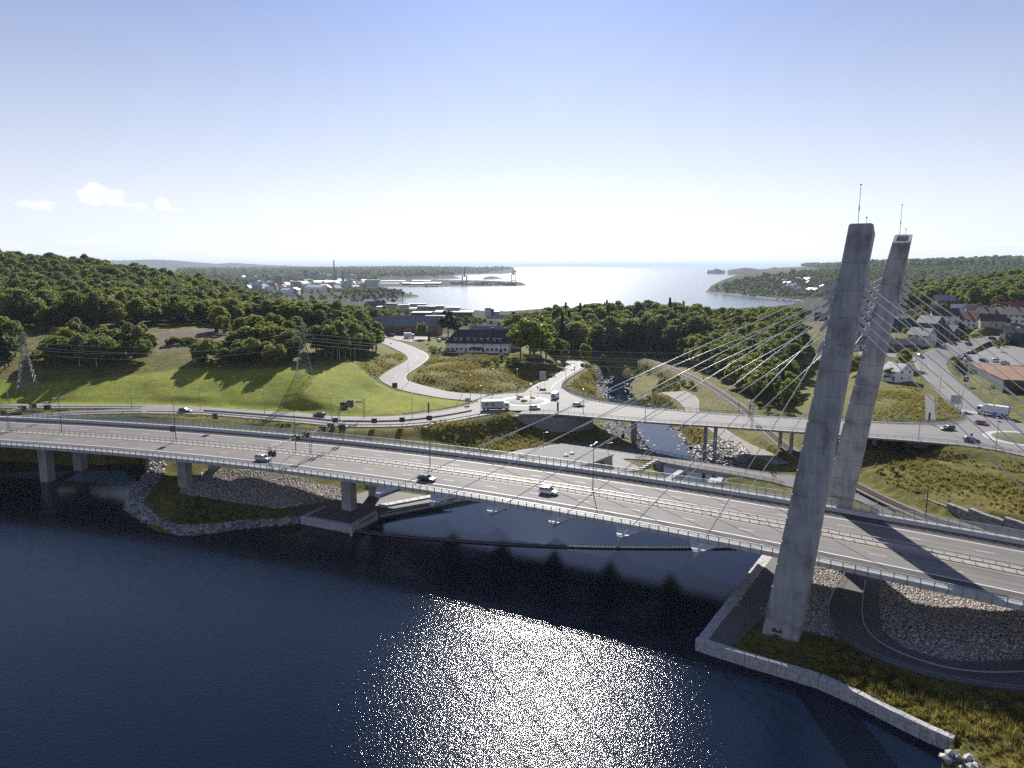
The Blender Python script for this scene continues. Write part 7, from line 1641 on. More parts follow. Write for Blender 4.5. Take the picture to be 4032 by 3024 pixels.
# headland and far shores
fill(wpoly([(2805, 1146), (2850, 1130), (2930, 1106), (3000, 1094), (3100, 1088), (3290, 1078), (3290, 1165), (3150, 1180), (3060, 1172), (2990, 1168), (2900, 1156)]), 14, dict(broad_a=3, broad_b=3, spruce_b=2, broad_c=2), 'far', .8, 1.3, 38, .6)
fill(np.array([(330, 720), (560, 900), (900, 1300), (1300, 1500), (1500, 1700), (1700, 2400), (1400, 2900), (1000, 2600), (850, 1700), (600, 1200), (420, 950)]), 20, dict(broad_a=3, broad_b=3, spruce_b=1), 'far', 1.1, 1.6, 39, .8)
fill(np.array([(1500, 1500), (2600, 2400), (3500, 3600), (4500, 6500), (2600, 6500), (1900, 4200), (1500, 2900), (1700, 2400)]), 34, dict(broad_a=3, broad_b=3), 'far', 2.0, 3.0, 40, .9)
tw = [(-520, 1050), (-200, 900), (-120, 1250), (-330, 1700), (-420, 2300), (-700, 3200), (-1800, 3200), (-1700, 1900)]
fill(np.array(tw), 24, dict(broad_a=3, broad_b=2, broad_c=3), 'far', .8, 1.3, 41, .16)
fill(wpoly([(1380, 1180), (1450, 1178), (1560, 1172), (1600, 1166), (1560, 1156), (1480, 1145), (1400, 1140), (1340, 1165)]), 13, dict(broad_a=3, broad_c=3, spruce_b=1), 'far', .8, 1.2, 42, .75)
for rw, st, sc_ in (([(700, 1066), (1000, 1066), (1300, 1062), (1560, 1057), (1760, 1061), (1900, 1063), (2030, 1068), (1900, 1080), (1760, 1086), (1660, 1095), (1480, 1100), (1300, 1085), (900, 1090), (700, 1095)], 42, (2.2, 3.4)), ([(500, 1085), (1000, 1090), (1480, 1100), (1480, 1110), (1000, 1120), (500, 1110)], 40, (1.6, 2.4))):
    fill(wpoly(rw), st, dict(broad_a=3, broad_b=3, broad_c=2), 'far', sc_[0], sc_[1], 43, .6)
# riverside scrub, villa bank
fill(wpoly([(2480, 1600), (2560, 1560), (2600, 1500), (2680, 1480), (2760, 1520), (2700, 1545), (2620, 1560), (2560, 1620)]), 3.2, dict(shrub=4, shrub_pale=3), 'on the rough ground beside the river', .5, 1.2, 44, .7)
fill(wpoly([(2480, 1440), (2600, 1440), (2720, 1480), (2640, 1490), (2520, 1470)]), 4, dict(shrub=4, shrub_pale=2, broad_c=.5), 'on the rough ground beside the river', .5, 1.3, 45, .6)
fill(wpoly([(1880, 1428), (1990, 1415), (2090, 1430), (2080, 1462), (1990, 1455), (1900, 1445)]), 3.2, dict(shrub=4, shrub_pale=3), 'on the bank below the villa terrace', .5, 1.2, 46, .45)
fill(wpoly([(1620, 1370), (1720, 1380), (1790, 1395), (1780, 1405), (1700, 1395), (1630, 1385)]), 3, dict(shrub=4, spruce_b=.12), 'along the hedge left of the villa', .6, 1.2, 47, .8)
for u, v in ((2048, 1575), (2062, 1590), (2095, 1578), (2040, 1583)): one(u, v, 'shrub_pale', 1.7, 'on the roundabout island', 10)
for u, v in ((700, 2025), (737, 2030), (783, 2022)): one(u, v, 'birch', 5.0, 'young, staked on the shaded bank under the motorway', .5)
for u, v in ((2452, 1735), (2505, 1745)): one(u, v, 'spruce_b', 4.0, 'small, by the river column', .5)
fill(wpoly([(2880, 1580), (3020, 1650), (3130, 1690), (3150, 1665), (3040, 1630), (2960, 1575)]), 3.2, dict(shrub=4, shrub_pale=2), 'beside the railway below the leafy knoll', .6, 1.2, 48, .7)
fill(wpoly([(3540, 1850), (3600, 1830), (3640, 1845), (3560, 1880), (3420, 1885), (3430, 1870)]), 2.6, dict(shrub_pale=3, shrub=1), 'on the slope above the railway', .3, .6, 49, .5)

# ---- individuals: the largest in view; the rest become one forest
def app(t):
    x, y, z, s, k, w = t; u = 2016 + FPX * x / (y * math.cos(PITCH) + (CAMH - z) * math.sin(PITCH))
    return KH[k] * s / math.hypot(x, y) if -60 < u < 4092 and w != 'far' else -1 + KH[k] * s / math.hypot(x, y) * .01
TREES = [(x, y, z, s * (.8 if k.startswith('spruce') and y > 420 else 1), k, w) for (x, y, z, s, k, w) in TREES]
TREES.sort(key=app, reverse=True)
isT = [t for t in TREES if not t[4].startswith('shrub')]; isS = [t for t in TREES if t[4].startswith('shrub')]
IND = [t for t in isT if app(t) > 0][:300]; INDS = [t for t in isS if app(t) > 0][:230]
REST = isT[len(IND):] + isS[len(INDS):]
CROWN_OBJ = {}
rt = random.Random(5)
for (x, y, z, s, k, w) in IND + INDS:
    sh = k.startswith('shrub'); e = empty('shrub' if sh else 'tree', (x, y, z), rt.uniform(0, 6.28), (KN[k] + ' ' if sh else KN[k] + ' tree ') + w, 'shrub' if sh else 'tree', ('shrubs ' if sh else 'trees ') + w)
    e.scale = (s * rt.uniform(.9, 1.12), s * rt.uniform(.9, 1.12), s)
    cr, tr = KINDS[k]; c = link('crown', cr, e); link('trunk', tr, e); CROWN_OBJ.setdefault(k, c)
def gn_scatter(name, pts, objs, material=None, label=None):
    """pts: x,y,z,scale,rot,index ; objs: list of real objects whose meshes are repeated"""
    me = bpy.data.meshes.new(name); A_ = np.array(pts, np.float32); me.vertices.add(len(A_)); me.vertices.foreach_set('co', A_[:, :3].ravel())
    for nm, col, ty in (('tscale', 3, 'FLOAT'), ('trot', 4, 'FLOAT')): a = me.attributes.new(nm, ty, 'POINT'); a.data.foreach_set('value', A_[:, col].copy())
    a = me.attributes.new('tidx', 'INT', 'POINT'); a.data.foreach_set('value', A_[:, 5].astype(np.int32))
    o = tag(link(name, me), label, None, None, 'stuff')
    ng = bpy.data.node_groups.new(name + '_nodes', 'GeometryNodeTree'); ng.interface.new_socket('Geometry', in_out='INPUT', socket_type='NodeSocketGeometry'); ng.interface.new_socket('Geometry', in_out='OUTPUT', socket_type='NodeSocketGeometry')
    nn = ng.nodes; ln = ng.links; gi = nn.new('NodeGroupInput'); go = nn.new('NodeGroupOutput'); ip = nn.new('GeometryNodeInstanceOnPoints'); ge = nn.new('GeometryNodeGeometryToInstance')
    for ob in reversed(objs): oi = nn.new('GeometryNodeObjectInfo'); oi.inputs['Object'].default_value = ob; oi.transform_space = 'ORIGINAL'; ln.new(oi.outputs['Geometry'], ge.inputs[0])
    def att(nm, ty):
        n_ = nn.new('GeometryNodeInputNamedAttribute'); n_.data_type = ty; n_.inputs['Name'].default_value = nm; return n_.outputs[0]
    cmb = nn.new('ShaderNodeCombineXYZ'); ln.new(att('trot', 'FLOAT'), cmb.inputs[2]); er = nn.new('FunctionNodeEulerToRotation'); ln.new(cmb.outputs[0], er.inputs[0])
    m2p = nn.new('GeometryNodeMeshToPoints'); ln.new(gi.outputs[0], m2p.inputs[0])
    ln.new(m2p.outputs[0], ip.inputs['Points']); ln.new(ge.outputs[0], ip.inputs['Instance']); ip.inputs['Pick Instance'].default_value = True
    ln.new(att('tidx', 'INT'), ip.inputs['Instance Index']); ln.new(er.outputs[0], ip.inputs['Rotation']); ln.new(att('tscale', 'FLOAT'), ip.inputs['Scale']); ln.new(ip.outputs[0], go.inputs[0])
    md = o.modifiers.new('scatter', 'NODES'); md.node_group = ng; return o
ks = [k for k in KINDS if k in CROWN_OBJ]
pts = [(x, y, z, s * rt.uniform(.93, 1.07), rt.uniform(0, 6.28), ks.index(k)) for (x, y, z, s, k, w) in REST if k in ks]
gn_scatter('forest', pts, [CROWN_OBJ[k] for k in ks])
print('trees', len(IND), len(INDS), len(REST))

# ------------------------------------------------------------------ boulders, rubble, gravel
def rock_mesh(seed, mt):
    bm = bmesh.new(); bmesh.ops.create_icosphere(bm, subdivisions=1, radius=.5); rg = random.Random(seed); sx, sy, sz = rg.uniform(.8, 1.3), rg.uniform(.7, 1.0), rg.uniform(.5, .8)
    for v in bm.verts: k = rg.uniform(.78, 1.18); v.co = Vector((v.co.x * sx * k, v.co.y * sy * k, v.co.z * sz * k))
    me = bpy.data.meshes.new('boulder'); bm.to_mesh(me); bm.free(); me.materials.append(mt); return me
M['riprap'] = m_leaf('riprap_stone', [(.1, (.10, .10, .105)), (.35, (.20, .195, .19)), (.6, (.30, .285, .27)), (.9, (.42, .40, .37))], 0)
M['cobble'] = m_leaf('cobble_stone', [(.1, (.28, .24, .215)), (.4, (.43, .375, .34)), (.7, (.55, .49, .445)), (.95, (.66, .61, .56))], 0)
RK = [rock_mesh(i, M['riprap']) for i in range(4)]; CK = [rock_mesh(10 + i, M['cobble']) for i in range(3)]
BO = []
for i, (u, v, s) in enumerate([(3745, 2972, 1.6), (3775, 2992, 1.4), (3720, 3005, 1.5), (2700, 1770, 1.8), (2760, 1805, 2.0), (2560, 1700, 1.2)]):
    p = on_surf(u, v, False, -1); o = link('boulder', RK[i % 4], None, (p[0], p[1], p[2] + .25), i); o.scale = (s, s, s); BO.append(o); tag(o, ['pale boulder at the end of the lake wall, largest', 'pale boulder beside the end of the lake wall', 'pale boulder at the bottom edge below the lake wall', 'pale boulder on the river bank by the tall columns', 'large boulder on the rubble slope by the river', 'boulder at the water edge of the river'][i], 'boulder', 'loose boulders')
CO = []
for i, (u, v) in enumerate([(3560, 2440), (3300, 2330), (1150, 1930)]):
    p = on_surf(u, v, False, 1); o = link('cobble', CK[i], None, (p[0], p[1], p[2] + .1), i); o.scale = (.6, .6, .6); CO.append(o); tag(o, ['loose cobble on the paved slope right of the path', 'loose cobble on the paved patch behind the near tower', 'loose cobble on the pinkish gravel under the motorway'][i], 'cobble', 'loose cobbles')
def poly_pts(poly, step, smin, smax, nidx, seed, dz=0.0, keep=1.0):
    rg = np.random.default_rng(seed); lo, hi = poly.min(0), poly.max(0); X, Y = np.meshgrid(np.arange(lo[0], hi[0], step), np.arange(lo[1], hi[1], step)); X = (X + rg.uniform(-.5, .5, X.shape) * step).ravel(); Y = (Y + rg.uniform(-.5, .5, Y.shape) * step).ravel()
    m = inpoly(X, Y, poly) & (rg.random(len(X)) < keep); X, Y = X[m], Y[m]; Z = np.atleast_1d(ground_z(X, Y)) + dz; n = len(X)
    return np.stack([X, Y, Z, rg.uniform(smin, smax, n) * rg.choice([.7, 1, 1.25], n), rg.uniform(0, 6.28, n), rg.integers(0, nidx, n)], 1)
END_R = px_poly([(3735, 2962, .1), (3830, 2975, .3), (3860, 3010, .3), (3980, 3060, .4), (3700, 3090, -1.6), (3690, 3020, -1.6)])
rip = np.vstack([poly_pts(RIP_L, .85, .8, 1.35, 4, 1), poly_pts(RIP_R, .9, .8, 1.5, 4, 2), poly_pts(RIP_R2, 1.0, 1.0, 1.9, 4, 3), poly_pts(RIP_R3, 1.3, 1.0, 2.0, 4, 4), poly_pts(END_R, .8, .8, 1.3, 4, 5)])
gn_scatter('riprap', rip, BO[:4])
A, B = ROADS['river_reach']; rv = []
rgx = np.random.default_rng(6)
for k in range(230):
    i = rgx.integers(10, len(A)); t = rgx.choice([rgx.uniform(-.12, .06), rgx.uniform(.94, 1.12), rgx.uniform(-.1, .1)]); p = A[i] * (1 - t) + B[i] * t; rv.append((p[0] + rgx.normal() * 1.5, p[1] + rgx.normal() * 1.5, p[2] - .15, rgx.uniform(.6, 2.2), rgx.uniform(0, 6.28), rgx.integers(0, 4)))
gn_scatter('river_stones', np.array(rv), BO[:4])
gn_scatter('cobbles', np.vstack([poly_pts(COB, .5, .42, .62, 3, 7), poly_pts(COB2, .5, .42, .62, 3, 8), poly_pts(PINK, .55, .42, .65, 3, 9)]), CO)
# ------------------------------------------------------------------ rough grass
def tuft_mesh(seed, n, h, mt):
    rng = np.random.default_rng(seed); a = rng.uniform(0, 6.28, n); r = rng.uniform(0, .45, n); c = np.stack([r * np.cos(a), r * np.sin(a), np.zeros(n)], 1); lean = rng.normal(0, .28, (n, 2)) * h; w = rng.uniform(.03, .07, n); hh = h * rng.uniform(.6, 1.1, n); b = rng.uniform(0, 6.28, n); d = np.stack([np.cos(b), np.sin(b), 0 * b], 1) * w[:, None]
    t = c + np.stack([lean[:, 0], lean[:, 1], hh], 1); V_ = np.stack([c - d, c + d, t], 1).reshape(-1, 3); return np_mesh('grass_tussock', V_, np.arange(n * 3).reshape(-1, 3), mt, False)
TF = []
for i, (u, v) in enumerate([(3600, 2760), (3800, 2860), (1900, 1720)]):
    p = on_surf(u, v, False, 1); o = link('grass_tussock', tuft_mesh(i, 46, .95, M['tuft']), None, p); TF.append(o); tag(o, ['tall dry tussock on the lake bank at lower right', 'tall dry tussock nearest the lake wall end', 'tall dry tussock on the embankment below the slip road'][i], 'grass', 'dry grass tussocks')
zones = [(px_poly([(1080, 1672, 10.5), (1371, 1690, 9.5), (1588, 1686, 9.4), (1750, 1672, 8.8), (1960, 1645, 8), (2080, 1705, 3), (2300, 1725, 2.4), (2220, 1748, 2.4), (2040, 1770, 2.6), (1950, 1792, 2.8), (1750, 1770, 3), (1400, 1740, 4.5), (1100, 1705, 8)]), 1.0), (px_poly([(1740, 1532, 10.6), (1920, 1548, 10.3), (2040, 1535, 10.1), (2160, 1490, 9.9), (2215, 1448, 9.8), (2150, 1425, 12), (2050, 1415, 13.5), (1950, 1405, 15), (1780, 1395, 16), (1700, 1385, 16), (1690, 1415, 15.2), (1640, 1465, 13.4), (1625, 1495, 12), (1680, 1517, 11)]), 1.15), (px_poly([(1400, 1432, 20.5), (1480, 1402, 18.5), (1560, 1388, 16), (1590, 1400, 15.8), (1590, 1418, 15.2), (1530, 1450, 14.5), (1490, 1480, 13.4), (1478, 1500, 12.9), (1430, 1470, 17)]), 1.2), (px_poly([(3380, 1840, 4), (3440, 1790, 5), (3560, 1770, 5), (3600, 1800, 6), (3760, 1860, 6.3), (4032, 1915, 6.8), (4200, 1960, 6.8), (4200, 2060, 6), (3860, 1985, 5.2), (3650, 1955, 4), (3480, 1900, 3)]), 1.0), (px_poly([(3620, 1790, 7), (3760, 1805, 7.8), (4032, 1840, 9), (4200, 1870, 9.5), (4200, 1930, 7), (4032, 1890, 7), (3760, 1842, 6.5)]), 1.0), (px_poly([(2910, 2470, .3), (3000, 2440, .4), (3180, 2490, .5), (3320, 2530, .6), (3430, 2590, .7), (3590, 2650, .8), (3780, 2700, .9), (4032, 2735, 1), (4300, 2760, 1), (4300, 3050, .8), (3900, 3040, .4), (3760, 2950, .3), (3640, 2905, .3), (3370, 2765, .3), (3050, 2645, .3), (2880, 2600, .3)]), .62), (px_poly([(3440, 1655, 11), (3640, 1655, 11), (3640, 1545, 12.2), (3560, 1520, 13), (3440, 1530, 12.8)]), 1.1), (px_poly([(3690, 1655, 11), (3775, 1640, 11.2), (3770, 1615, 11.5), (3690, 1560, 12)]), 1.1), (px_poly([(2345, 1570, 3.5), (2270, 1548, 7), (2235, 1520, 9), (2320, 1455, 9), (2370, 1470, 4), (2350, 1520, 3)]), 1.2), (px_poly([(640, 1650, 10.6), (900, 1640, 11.2), (1090, 1662, 10.6), (1090, 1690, 8.5), (800, 1665, 9.5)]), 1.0), (px_poly([(2640, 1550, -1.5), (2480, 1610, -4), (2560, 1690, -3), (2640, 1640, -2.5), (2700, 1650, -1), (2840, 1740, -.6), (2760, 1735, -1.5), (2640, 1600, -2)]), 1.2), (px_poly([(620, 2050, .2), (760, 1990, .6), (1080, 2015, .4), (1150, 2025, .3), (900, 2050, .2), (720, 2068, .2)]), .9)]
tp_ = np.vstack([poly_pts(z, st, .5, 1.2, 3, 60 + i, -.03) for i, (z, st) in enumerate(zones)])
pat = np.sin(tp_[:, 0] * .21 + 1.3 * np.sin(tp_[:, 1] * .13)) + np.sin(tp_[:, 1] * .27 + 1.7 * np.sin(tp_[:, 0] * .11)) + np.random.default_rng(4).normal(0, .6, len(tp_))
tp_ = tp_[pat > -1.0]; tp_[:, 3] *= np.clip(.85 + .2 * pat[pat > -1.0], .5, 1.4)
tp_ = np.array([t for t in tp_ if not (-0.2 > t[2] and t[1] < 200) and _kd.find((t[0], t[1], 0))[2] > .9])
gn_scatter('rough_grass', tp_, TF)
# ------------------------------------------------------------------ town by the sea
def flat_block(u, v, z, w, d, h, rot, wall, label, cat='building', roofm=None, floors=0, bays=0, name='town_block', group='larger buildings of the far town'):
    p = P(u, v, z); e = empty(name, (p[0], p[1], z), rot, label, cat, group)
    mb = MB(); mb.box(-w / 2, w / 2, -d / 2, d / 2, -6, h); mb.build('wall', WALLC[wall] if isinstance(wall, str) else wall, e)
    mb = MB(); mb.box(-w / 2 - .4, w / 2 + .4, -d / 2 - .4, d / 2 + .4, h, h + .6); mb.build('roof', roofm or ROOFC['grey'], e)
    for fl in range(floors):
        for k in range(bays):
            ww = w / bays * .55; hh = (h / floors) * .5; o = MB(); xx = -w / 2 + (k + .5) * w / bays; zz = (fl + .5) * h / floors; o.box(xx - ww / 2, xx + ww / 2, -d / 2 - .15, -d / 2 + .05, zz - hh / 2, zz + hh / 2); o.build('window', M['window'], e)
    return e
silo = simple('silo_concrete', (.34, .33, .27), .8, vary=.15, scale=.1); siloy = simple('silo_ochre', (.48, .38, .18), .8, vary=.1); silod = simple('silo_dark', (.10, .12, .13), .7, vary=.15, scale=.1)
K = .22604
def T(x, y): return 1000 + x * K, 1030 + y * K
for x, y, w, d, h, wl_, lb in [(450, 425, 135, 40, 178, silod, 'dark high-rise block in the far town, left of the silos'), (735, 342, 130, 50, 148, silo, 'pale grain silo block, left of the far town silo group'), (845, 342, 80, 42, 138, siloy, 'ochre silo tower in the middle of the far town silo group'), (925, 340, 78, 40, 195, silod, 'tallest dark silo tower in the far town'), (1028, 330, 112, 40, 142, silod, 'dark silo block right of the tallest tower'), (1122, 345, 66, 60, 172, silod, 'slim dark silo tower at the right of the group'), (1190, 346, 196, 50, 132, silo, 'broad pale silo block at the right of the far town silo group'), (840, 385, 310, 60, 40, 'white', 'long white-roofed shed in front of the silos'), (1160, 385, 230, 40, 30, 'grey', 'long grey shed right of the silos'), (2060, 430, 240, 50, 110, 'grey', 'grey warehouse at the inner harbour'), (1028, 344, 108, 30, 52, 'white', 'white hall between the silos'), (550, 462, 170, 30, 48, 'cream', 'cream town block below the dark high-rise'), (690, 455, 105, 30, 60, 'cream', 'cream corner block with grey roof in the far town'), (260, 375, 220, 40, 36, 'white', 'long white-roofed store at the left of the far town'), (1620, 390, 120, 40, 60, 'white', 'white store beside the church spire'), (400, 430, 90, 30, 85, 'brick', 'brick block beside the dark high-rise')]:
    u, v = T(x, y); D_ = P(u, v, -16)[1]; s = D_ * K / FPX
    flat_block(u, v, -16, w * s, max(d, w * s * .4), h * s, 0.05, wl_, lb, roofm=ROOFC['white'] if wl_ == 'white' else None)
# church spire and tower mast
u, v = T(1550, 395); p = P(u, v, -12); e = empty('church', (p[0], p[1], -12), 0, 'dark church spire above the far town trees', 'church'); mb = MB(); mb.box(-5, 5, -5, 5, 0, 24); mb.build('church_tower', WALLC['brick'], e); mb = MB(); mb.hexa([(-5.4, -5.4, 24), (5.4, -5.4, 24), (5.4, 5.4, 24), (-5.4, 5.4, 24)], [(-.2, -.2, 62), (.2, -.2, 62), (.2, .2, 62), (-.2, .2, 62)]); mb.build('spire', ROOFC['dark'], e)
u, v = T(1405, 400); p = P(u, v, -12); e = empty('radio_mast', (p[0], p[1], -14), 0, 'slim dark radio mast in the far town', 'mast'); mb = MB(); truss(mb, (0, 0, 0), (0, 0, 100), 4, 10, .6); mb.build('mast_lattice', M['steel_dark'], e)
# small houses of the far town: one thing each, plain walls and roof
def small_mesh(L, D, h, rh, wall, roof):
    mb = MB(); x, y = L / 2, D / 2
    mb.add([(-x, -y, -4), (x, -y, -4), (x, y, -4), (-x, y, -4), (-x, -y, h), (x, -y, h), (x, y, h), (-x, y, h), (-x, 0, h + rh), (x, 0, h + rh)], [(0, 1, 5, 4), (2, 3, 7, 6), (1, 2, 6, 9, 5), (3, 0, 4, 8, 7)])
    mb.cur = 1; mb.add([(-x - .5, -y - .5, h - .2), (x + .5, -y - .5, h - .2), (x + .5, 0, h + rh + .2), (-x - .5, 0, h + rh + .2), (x + .5, y + .5, h - .2), (-x - .5, y + .5, h - .2)], [(0, 1, 2, 3), (3, 2, 4, 5)])
    return mb.mesh('town_house', [WALLC[wall], ROOFC[roof]])
SM = [small_mesh(*a) for a in ((14, 9, 6, 4.5, 'white', 'metal'), (13, 9, 6, 4.5, 'white', 'red'), (16, 10, 7, 4, 'white', 'white'), (12, 8, 5, 4, 'cream', 'pink'), (20, 11, 7, 3, 'white', 'white'), (15, 9, 6, 4.5, 'yellow', 'grey'), (12, 8, 5, 4, 'red', 'metal'), (24, 13, 8, 2.5, 'white', 'white'))]  # white roofs hold the sun's glint as base colour
SML = ['metal-roofed white ', 'red-roofed white ', 'glint-white-roofed white ', 'pink-roofed cream ', 'long glint-white-roofed white ', 'grey-roofed yellow ', 'metal-roofed red ', 'broad glint-white-roofed white ']
rr = random.Random(11); cnt = 0
def scatter_houses(poly, n, zfix, label, group, smin=.9, smax=1.4):
    global cnt
    xs = [p[0] for p in poly]; ys = [p[1] for p in poly]; k = 0; tries = 0
    while k < n and tries < n * 40:
        tries += 1; u = rr.uniform(min(xs), max(xs)); v = min(ys) + (max(ys) - min(ys)) * rr.random()
        if not inpoly(np.array([u]), np.array([v]), poly)[0]: continue
        p = ray_ground(u, v, 500)
        if p is None or p[2] < SEA_Z + 1: continue
        ki = rr.randrange(len(SM)); o = link('town_house', SM[ki], None, p, rr.uniform(0, 3.14)); s = rr.uniform(smin, smax); o.scale = (s, s, s)
        tag(o, SML[ki] + label, 'house', group); k += 1; cnt += 1
scatter_houses([(960, 1098), (1250, 1090), (1480, 1095), (1480, 1120), (1380, 1150), (1180, 1165), (960, 1150)], 185, -16, 'house among trees in the far town beyond the wooded hill', 'houses of the far town', 1.3, 2.3)
scatter_houses([(1000, 1075), (1500, 1072), (1650, 1080), (1500, 1092), (1000, 1092)], 58, 0, 'tiny house on the far slope beyond the silos', 'houses on the far slope', 1.4, 2.4)
scatter_houses([(1450, 1062), (1800, 1062), (1950, 1070), (1800, 1078), (1600, 1085)], 14, 0, 'house on the wooded peninsula behind the container port', 'houses on the peninsula', 1.2, 1.8)
scatter_houses([(3030, 1110), (3180, 1090), (3290, 1080), (3290, 1130), (3200, 1160), (3060, 1150)], 36, 0, 'house among trees on the headland right of the bay', 'houses on the headland', 1.1, 1.6)
scatter_houses([(3330, 1080), (3420, 1070), (3420, 1120), (3330, 1130)], 6, 0, 'house between the tower tops on the far ridge', 'houses on the far ridge', .9, 1.3)
# waterfront blocks
Kb = .27125
def T2(x, y): return 1480 + x * Kb, 1030 + y * Kb
def wf(x0, x1, ytop, ybase, d, wall, label, z=-17.5, floors=0, bays=0, roofm=None, rot=0.0, name='waterfront_block'):
    u0, v = T2(x0, ybase); u1, _ = T2(x1, ybase); p0, p1 = P(u0, v, z), P(u1, v, z); c = (p0 + p1) / 2; w = np.linalg.norm(p1 - p0); _, vt = T2(x0, ytop)
    h = zabove((u0 + u1) / 2, vt, c) - z
    e = empty(name, (c[0], c[1] + d / 2, z), rot, label, 'building', 'waterfront buildings')
    mb = MB(); mb.box(-w / 2, w / 2, -d / 2, d / 2, -5, h); mb.build('wall', WALLC[wall] if isinstance(wall, str) else wall, e); mb = MB(); mb.box(-w / 2 - .6, w / 2 + .6, -d / 2 - .6, d / 2 + .6, h, h + .5); mb.build('roof', roofm or ROOFC['grey'], e)
    for fl in range(floors):
        if fl: mb = MB(); mb.box(-w / 2, w / 2, -d / 2 - 1.4, -d / 2 - .02, fl * h / floors - .15, fl * h / floors + .15); mb.build('balcony_slab', M['concrete_light'], e)
        for k in range(bays): xx = -w / 2 + (k + .5) * w / bays; mb = MB(); mb.box(xx - w / bays * .33, xx + w / bays * .33, -d / 2 - .1, -d / 2 + .05, (fl + .22) * h / floors, (fl + .82) * h / floors); mb.build('window', M['window'], e)
    return e
wf(150, 300, 610, 760, 18, 'cream', 'cream apartment block at the left of the waterfront', floors=5, bays=5)
wf(300, 480, 630, 740, 18, 'beige', 'tan apartment block, second on the waterfront', floors=5, bays=6)
wf(470, 720, 615, 690, 20, 'white', 'white apartment block set back on the waterfront', floors=3, bays=8)
wf(600, 750, 650, 740, 16, 'cream', 'cream apartment block with glass bays on the waterfront', floors=4, bays=5)
wf(750, 870, 655, 735, 16, 'grey', 'grey glazed apartment block on the waterfront', floors=4, bays=4); wf(860, 985, 645, 730, 16, 'white', 'white apartment block at the right end of the row', floors=4, bays=5)
wf(350, 635, 700, 745, 30, 'grey', 'low round-cornered pavilion with white roof below the apartments', floors=1, bays=9, roofm=ROOFC['white']); wf(400, 600, 680, 705, 20, 'grey', 'upper tier of the white-roofed pavilion', z=-13, roofm=ROOFC['white'])
bb = wf(510, 800, 745, 830, 30, 'black', 'black theatre building with a small white emblem', z=-12, name='theatre', roofm=ROOFC['dark'])
mb = MB(); mb.box(18, 27, -15.2, -15.05, 3.2, 5.0); mb.build('emblem', simple('pale_emblem', (.55, .45, .45), .5, vary=.5, scale=1.2), bb)
wf(850, 1400, 735, 850, 40, M['window'], 'wide glass culture hall with flat white roof', z=-14, roofm=ROOFC['white'], floors=1, bays=0, name='culture_hall'); wf(1020, 1215, 668, 715, 20, 'grey', 'grey upper storey on the culture hall', z=-2, roofm=ROOFC['metal'])
wf(1582, 1672, 670, 860, 16, 'white', 'tall white office block with dark glazed stair strip', floors=6, bays=0); wf(1584, 1612, 672, 850, 15, M['window'], 'dark glazed stair strip of the white office block', z=-17.6); wf(1685, 1790, 730, 860, 18, 'white', 'white office block stepped down beside the taller one', floors=4, bays=4); wf(1672, 1712, 690, 860, 14, 'black', 'dark link between the two white office blocks')
wf(0, 150, 660, 740, 30, 'grey', 'grey shed left of the apartment blocks', z=-16); wf(720, 1000, 790, 860, 8, 'grey', 'low grey terrace in front of the theatre', z=-13)
q = P(*T2(1830, 900), -10); house((q[0], q[1], -10), -.5, 22, 12, 6, 5, 'grey', 'grey', 'grey gabled house right of the office blocks', None, wins=False); q = P(*T2(1720, 915), -9); house((q[0], q[1], -9), .1, 18, 10, 4, 3, 'white', 'pink', 'low pink-roofed house below the office blocks', None, wins=False, chimney=False)
q = P(1480, 1218, -14); house((q[0], q[1], -14), .3, 34, 20, 8, 7, 'black', 'dark', 'black-roofed boat hall left of the apartment blocks', None, wins=False, chimney=False)
# tower crane on the waterfront
q = P(*T2(388, 640), -18); cr = empty('tower_crane', (q[0], q[1], -18), 0, 'dark slewing tower crane standing before the rocky point', 'crane'); s = q[1] * Kb / FPX
mb = MB(); truss(mb, (0, 0, 0), (0, 0, 165 * s), 5 * s, 12, .25); mb.build('crane_mast', M['steel'], cr); mb = MB(); mb.box(-15 * s, 18 * s, -2, 2, 150 * s, 205 * s); mb.build('crane_cab', M['steel_dark'], cr); mb = MB(); truss(mb, (0, 0, 185 * s), (-150 * s, 0, 200 * s), 4 * s, 14, .2); mb.tube((0, 0, 185 * s), (120 * s, 0, 180 * s), 4 * s * .5, 4 * s * .5, 5); mb.build('crane_jib', M['steel'], cr); mb = MB(); mb.box(108 * s, 135 * s, -2, 2, 170 * s, 192 * s); mb.build('counterweight', M['steel_dark'], cr)
# ------------------------------------------------------------------ container port
def harbour_box(x0, x1, yt, yb, d, wall, label, z=SEA_Z + 2.0, name='port_shed', roofm=None):
    u0, v = T2(x0, yb); u1, _ = T2(x1, yb); p0, p1 = P(u0, v, z), P(u1, v, z); c = (p0 + p1) / 2; w = np.linalg.norm(p1 - p0); h = zabove((u0 + u1) / 2, T2(0, yt)[1], c) - z
    e = empty(name, (c[0], c[1] + d / 2, z), 0, label, 'shed', 'port sheds'); mb = MB(); mb.box(-w / 2, w / 2, -d / 2, d / 2, -3, h * .75); mb.build('wall', WALLC[wall], e); mb = MB(); mb.add([(-w / 2 - 1, -d / 2 - 1, h * .72), (w / 2 + 1, -d / 2 - 1, h * .72), (w / 2 + 1, d / 2 + 1, h * .72), (-w / 2 - 1, d / 2 + 1, h * .72), (-w / 2 - 1, 0, h), (w / 2 + 1, 0, h)], [(0, 1, 5, 4), (2, 3, 4, 5), (1, 2, 5), (3, 0, 4), (3, 2, 1, 0)]); mb.build('roof', roofm or ROOFC['white'], e)
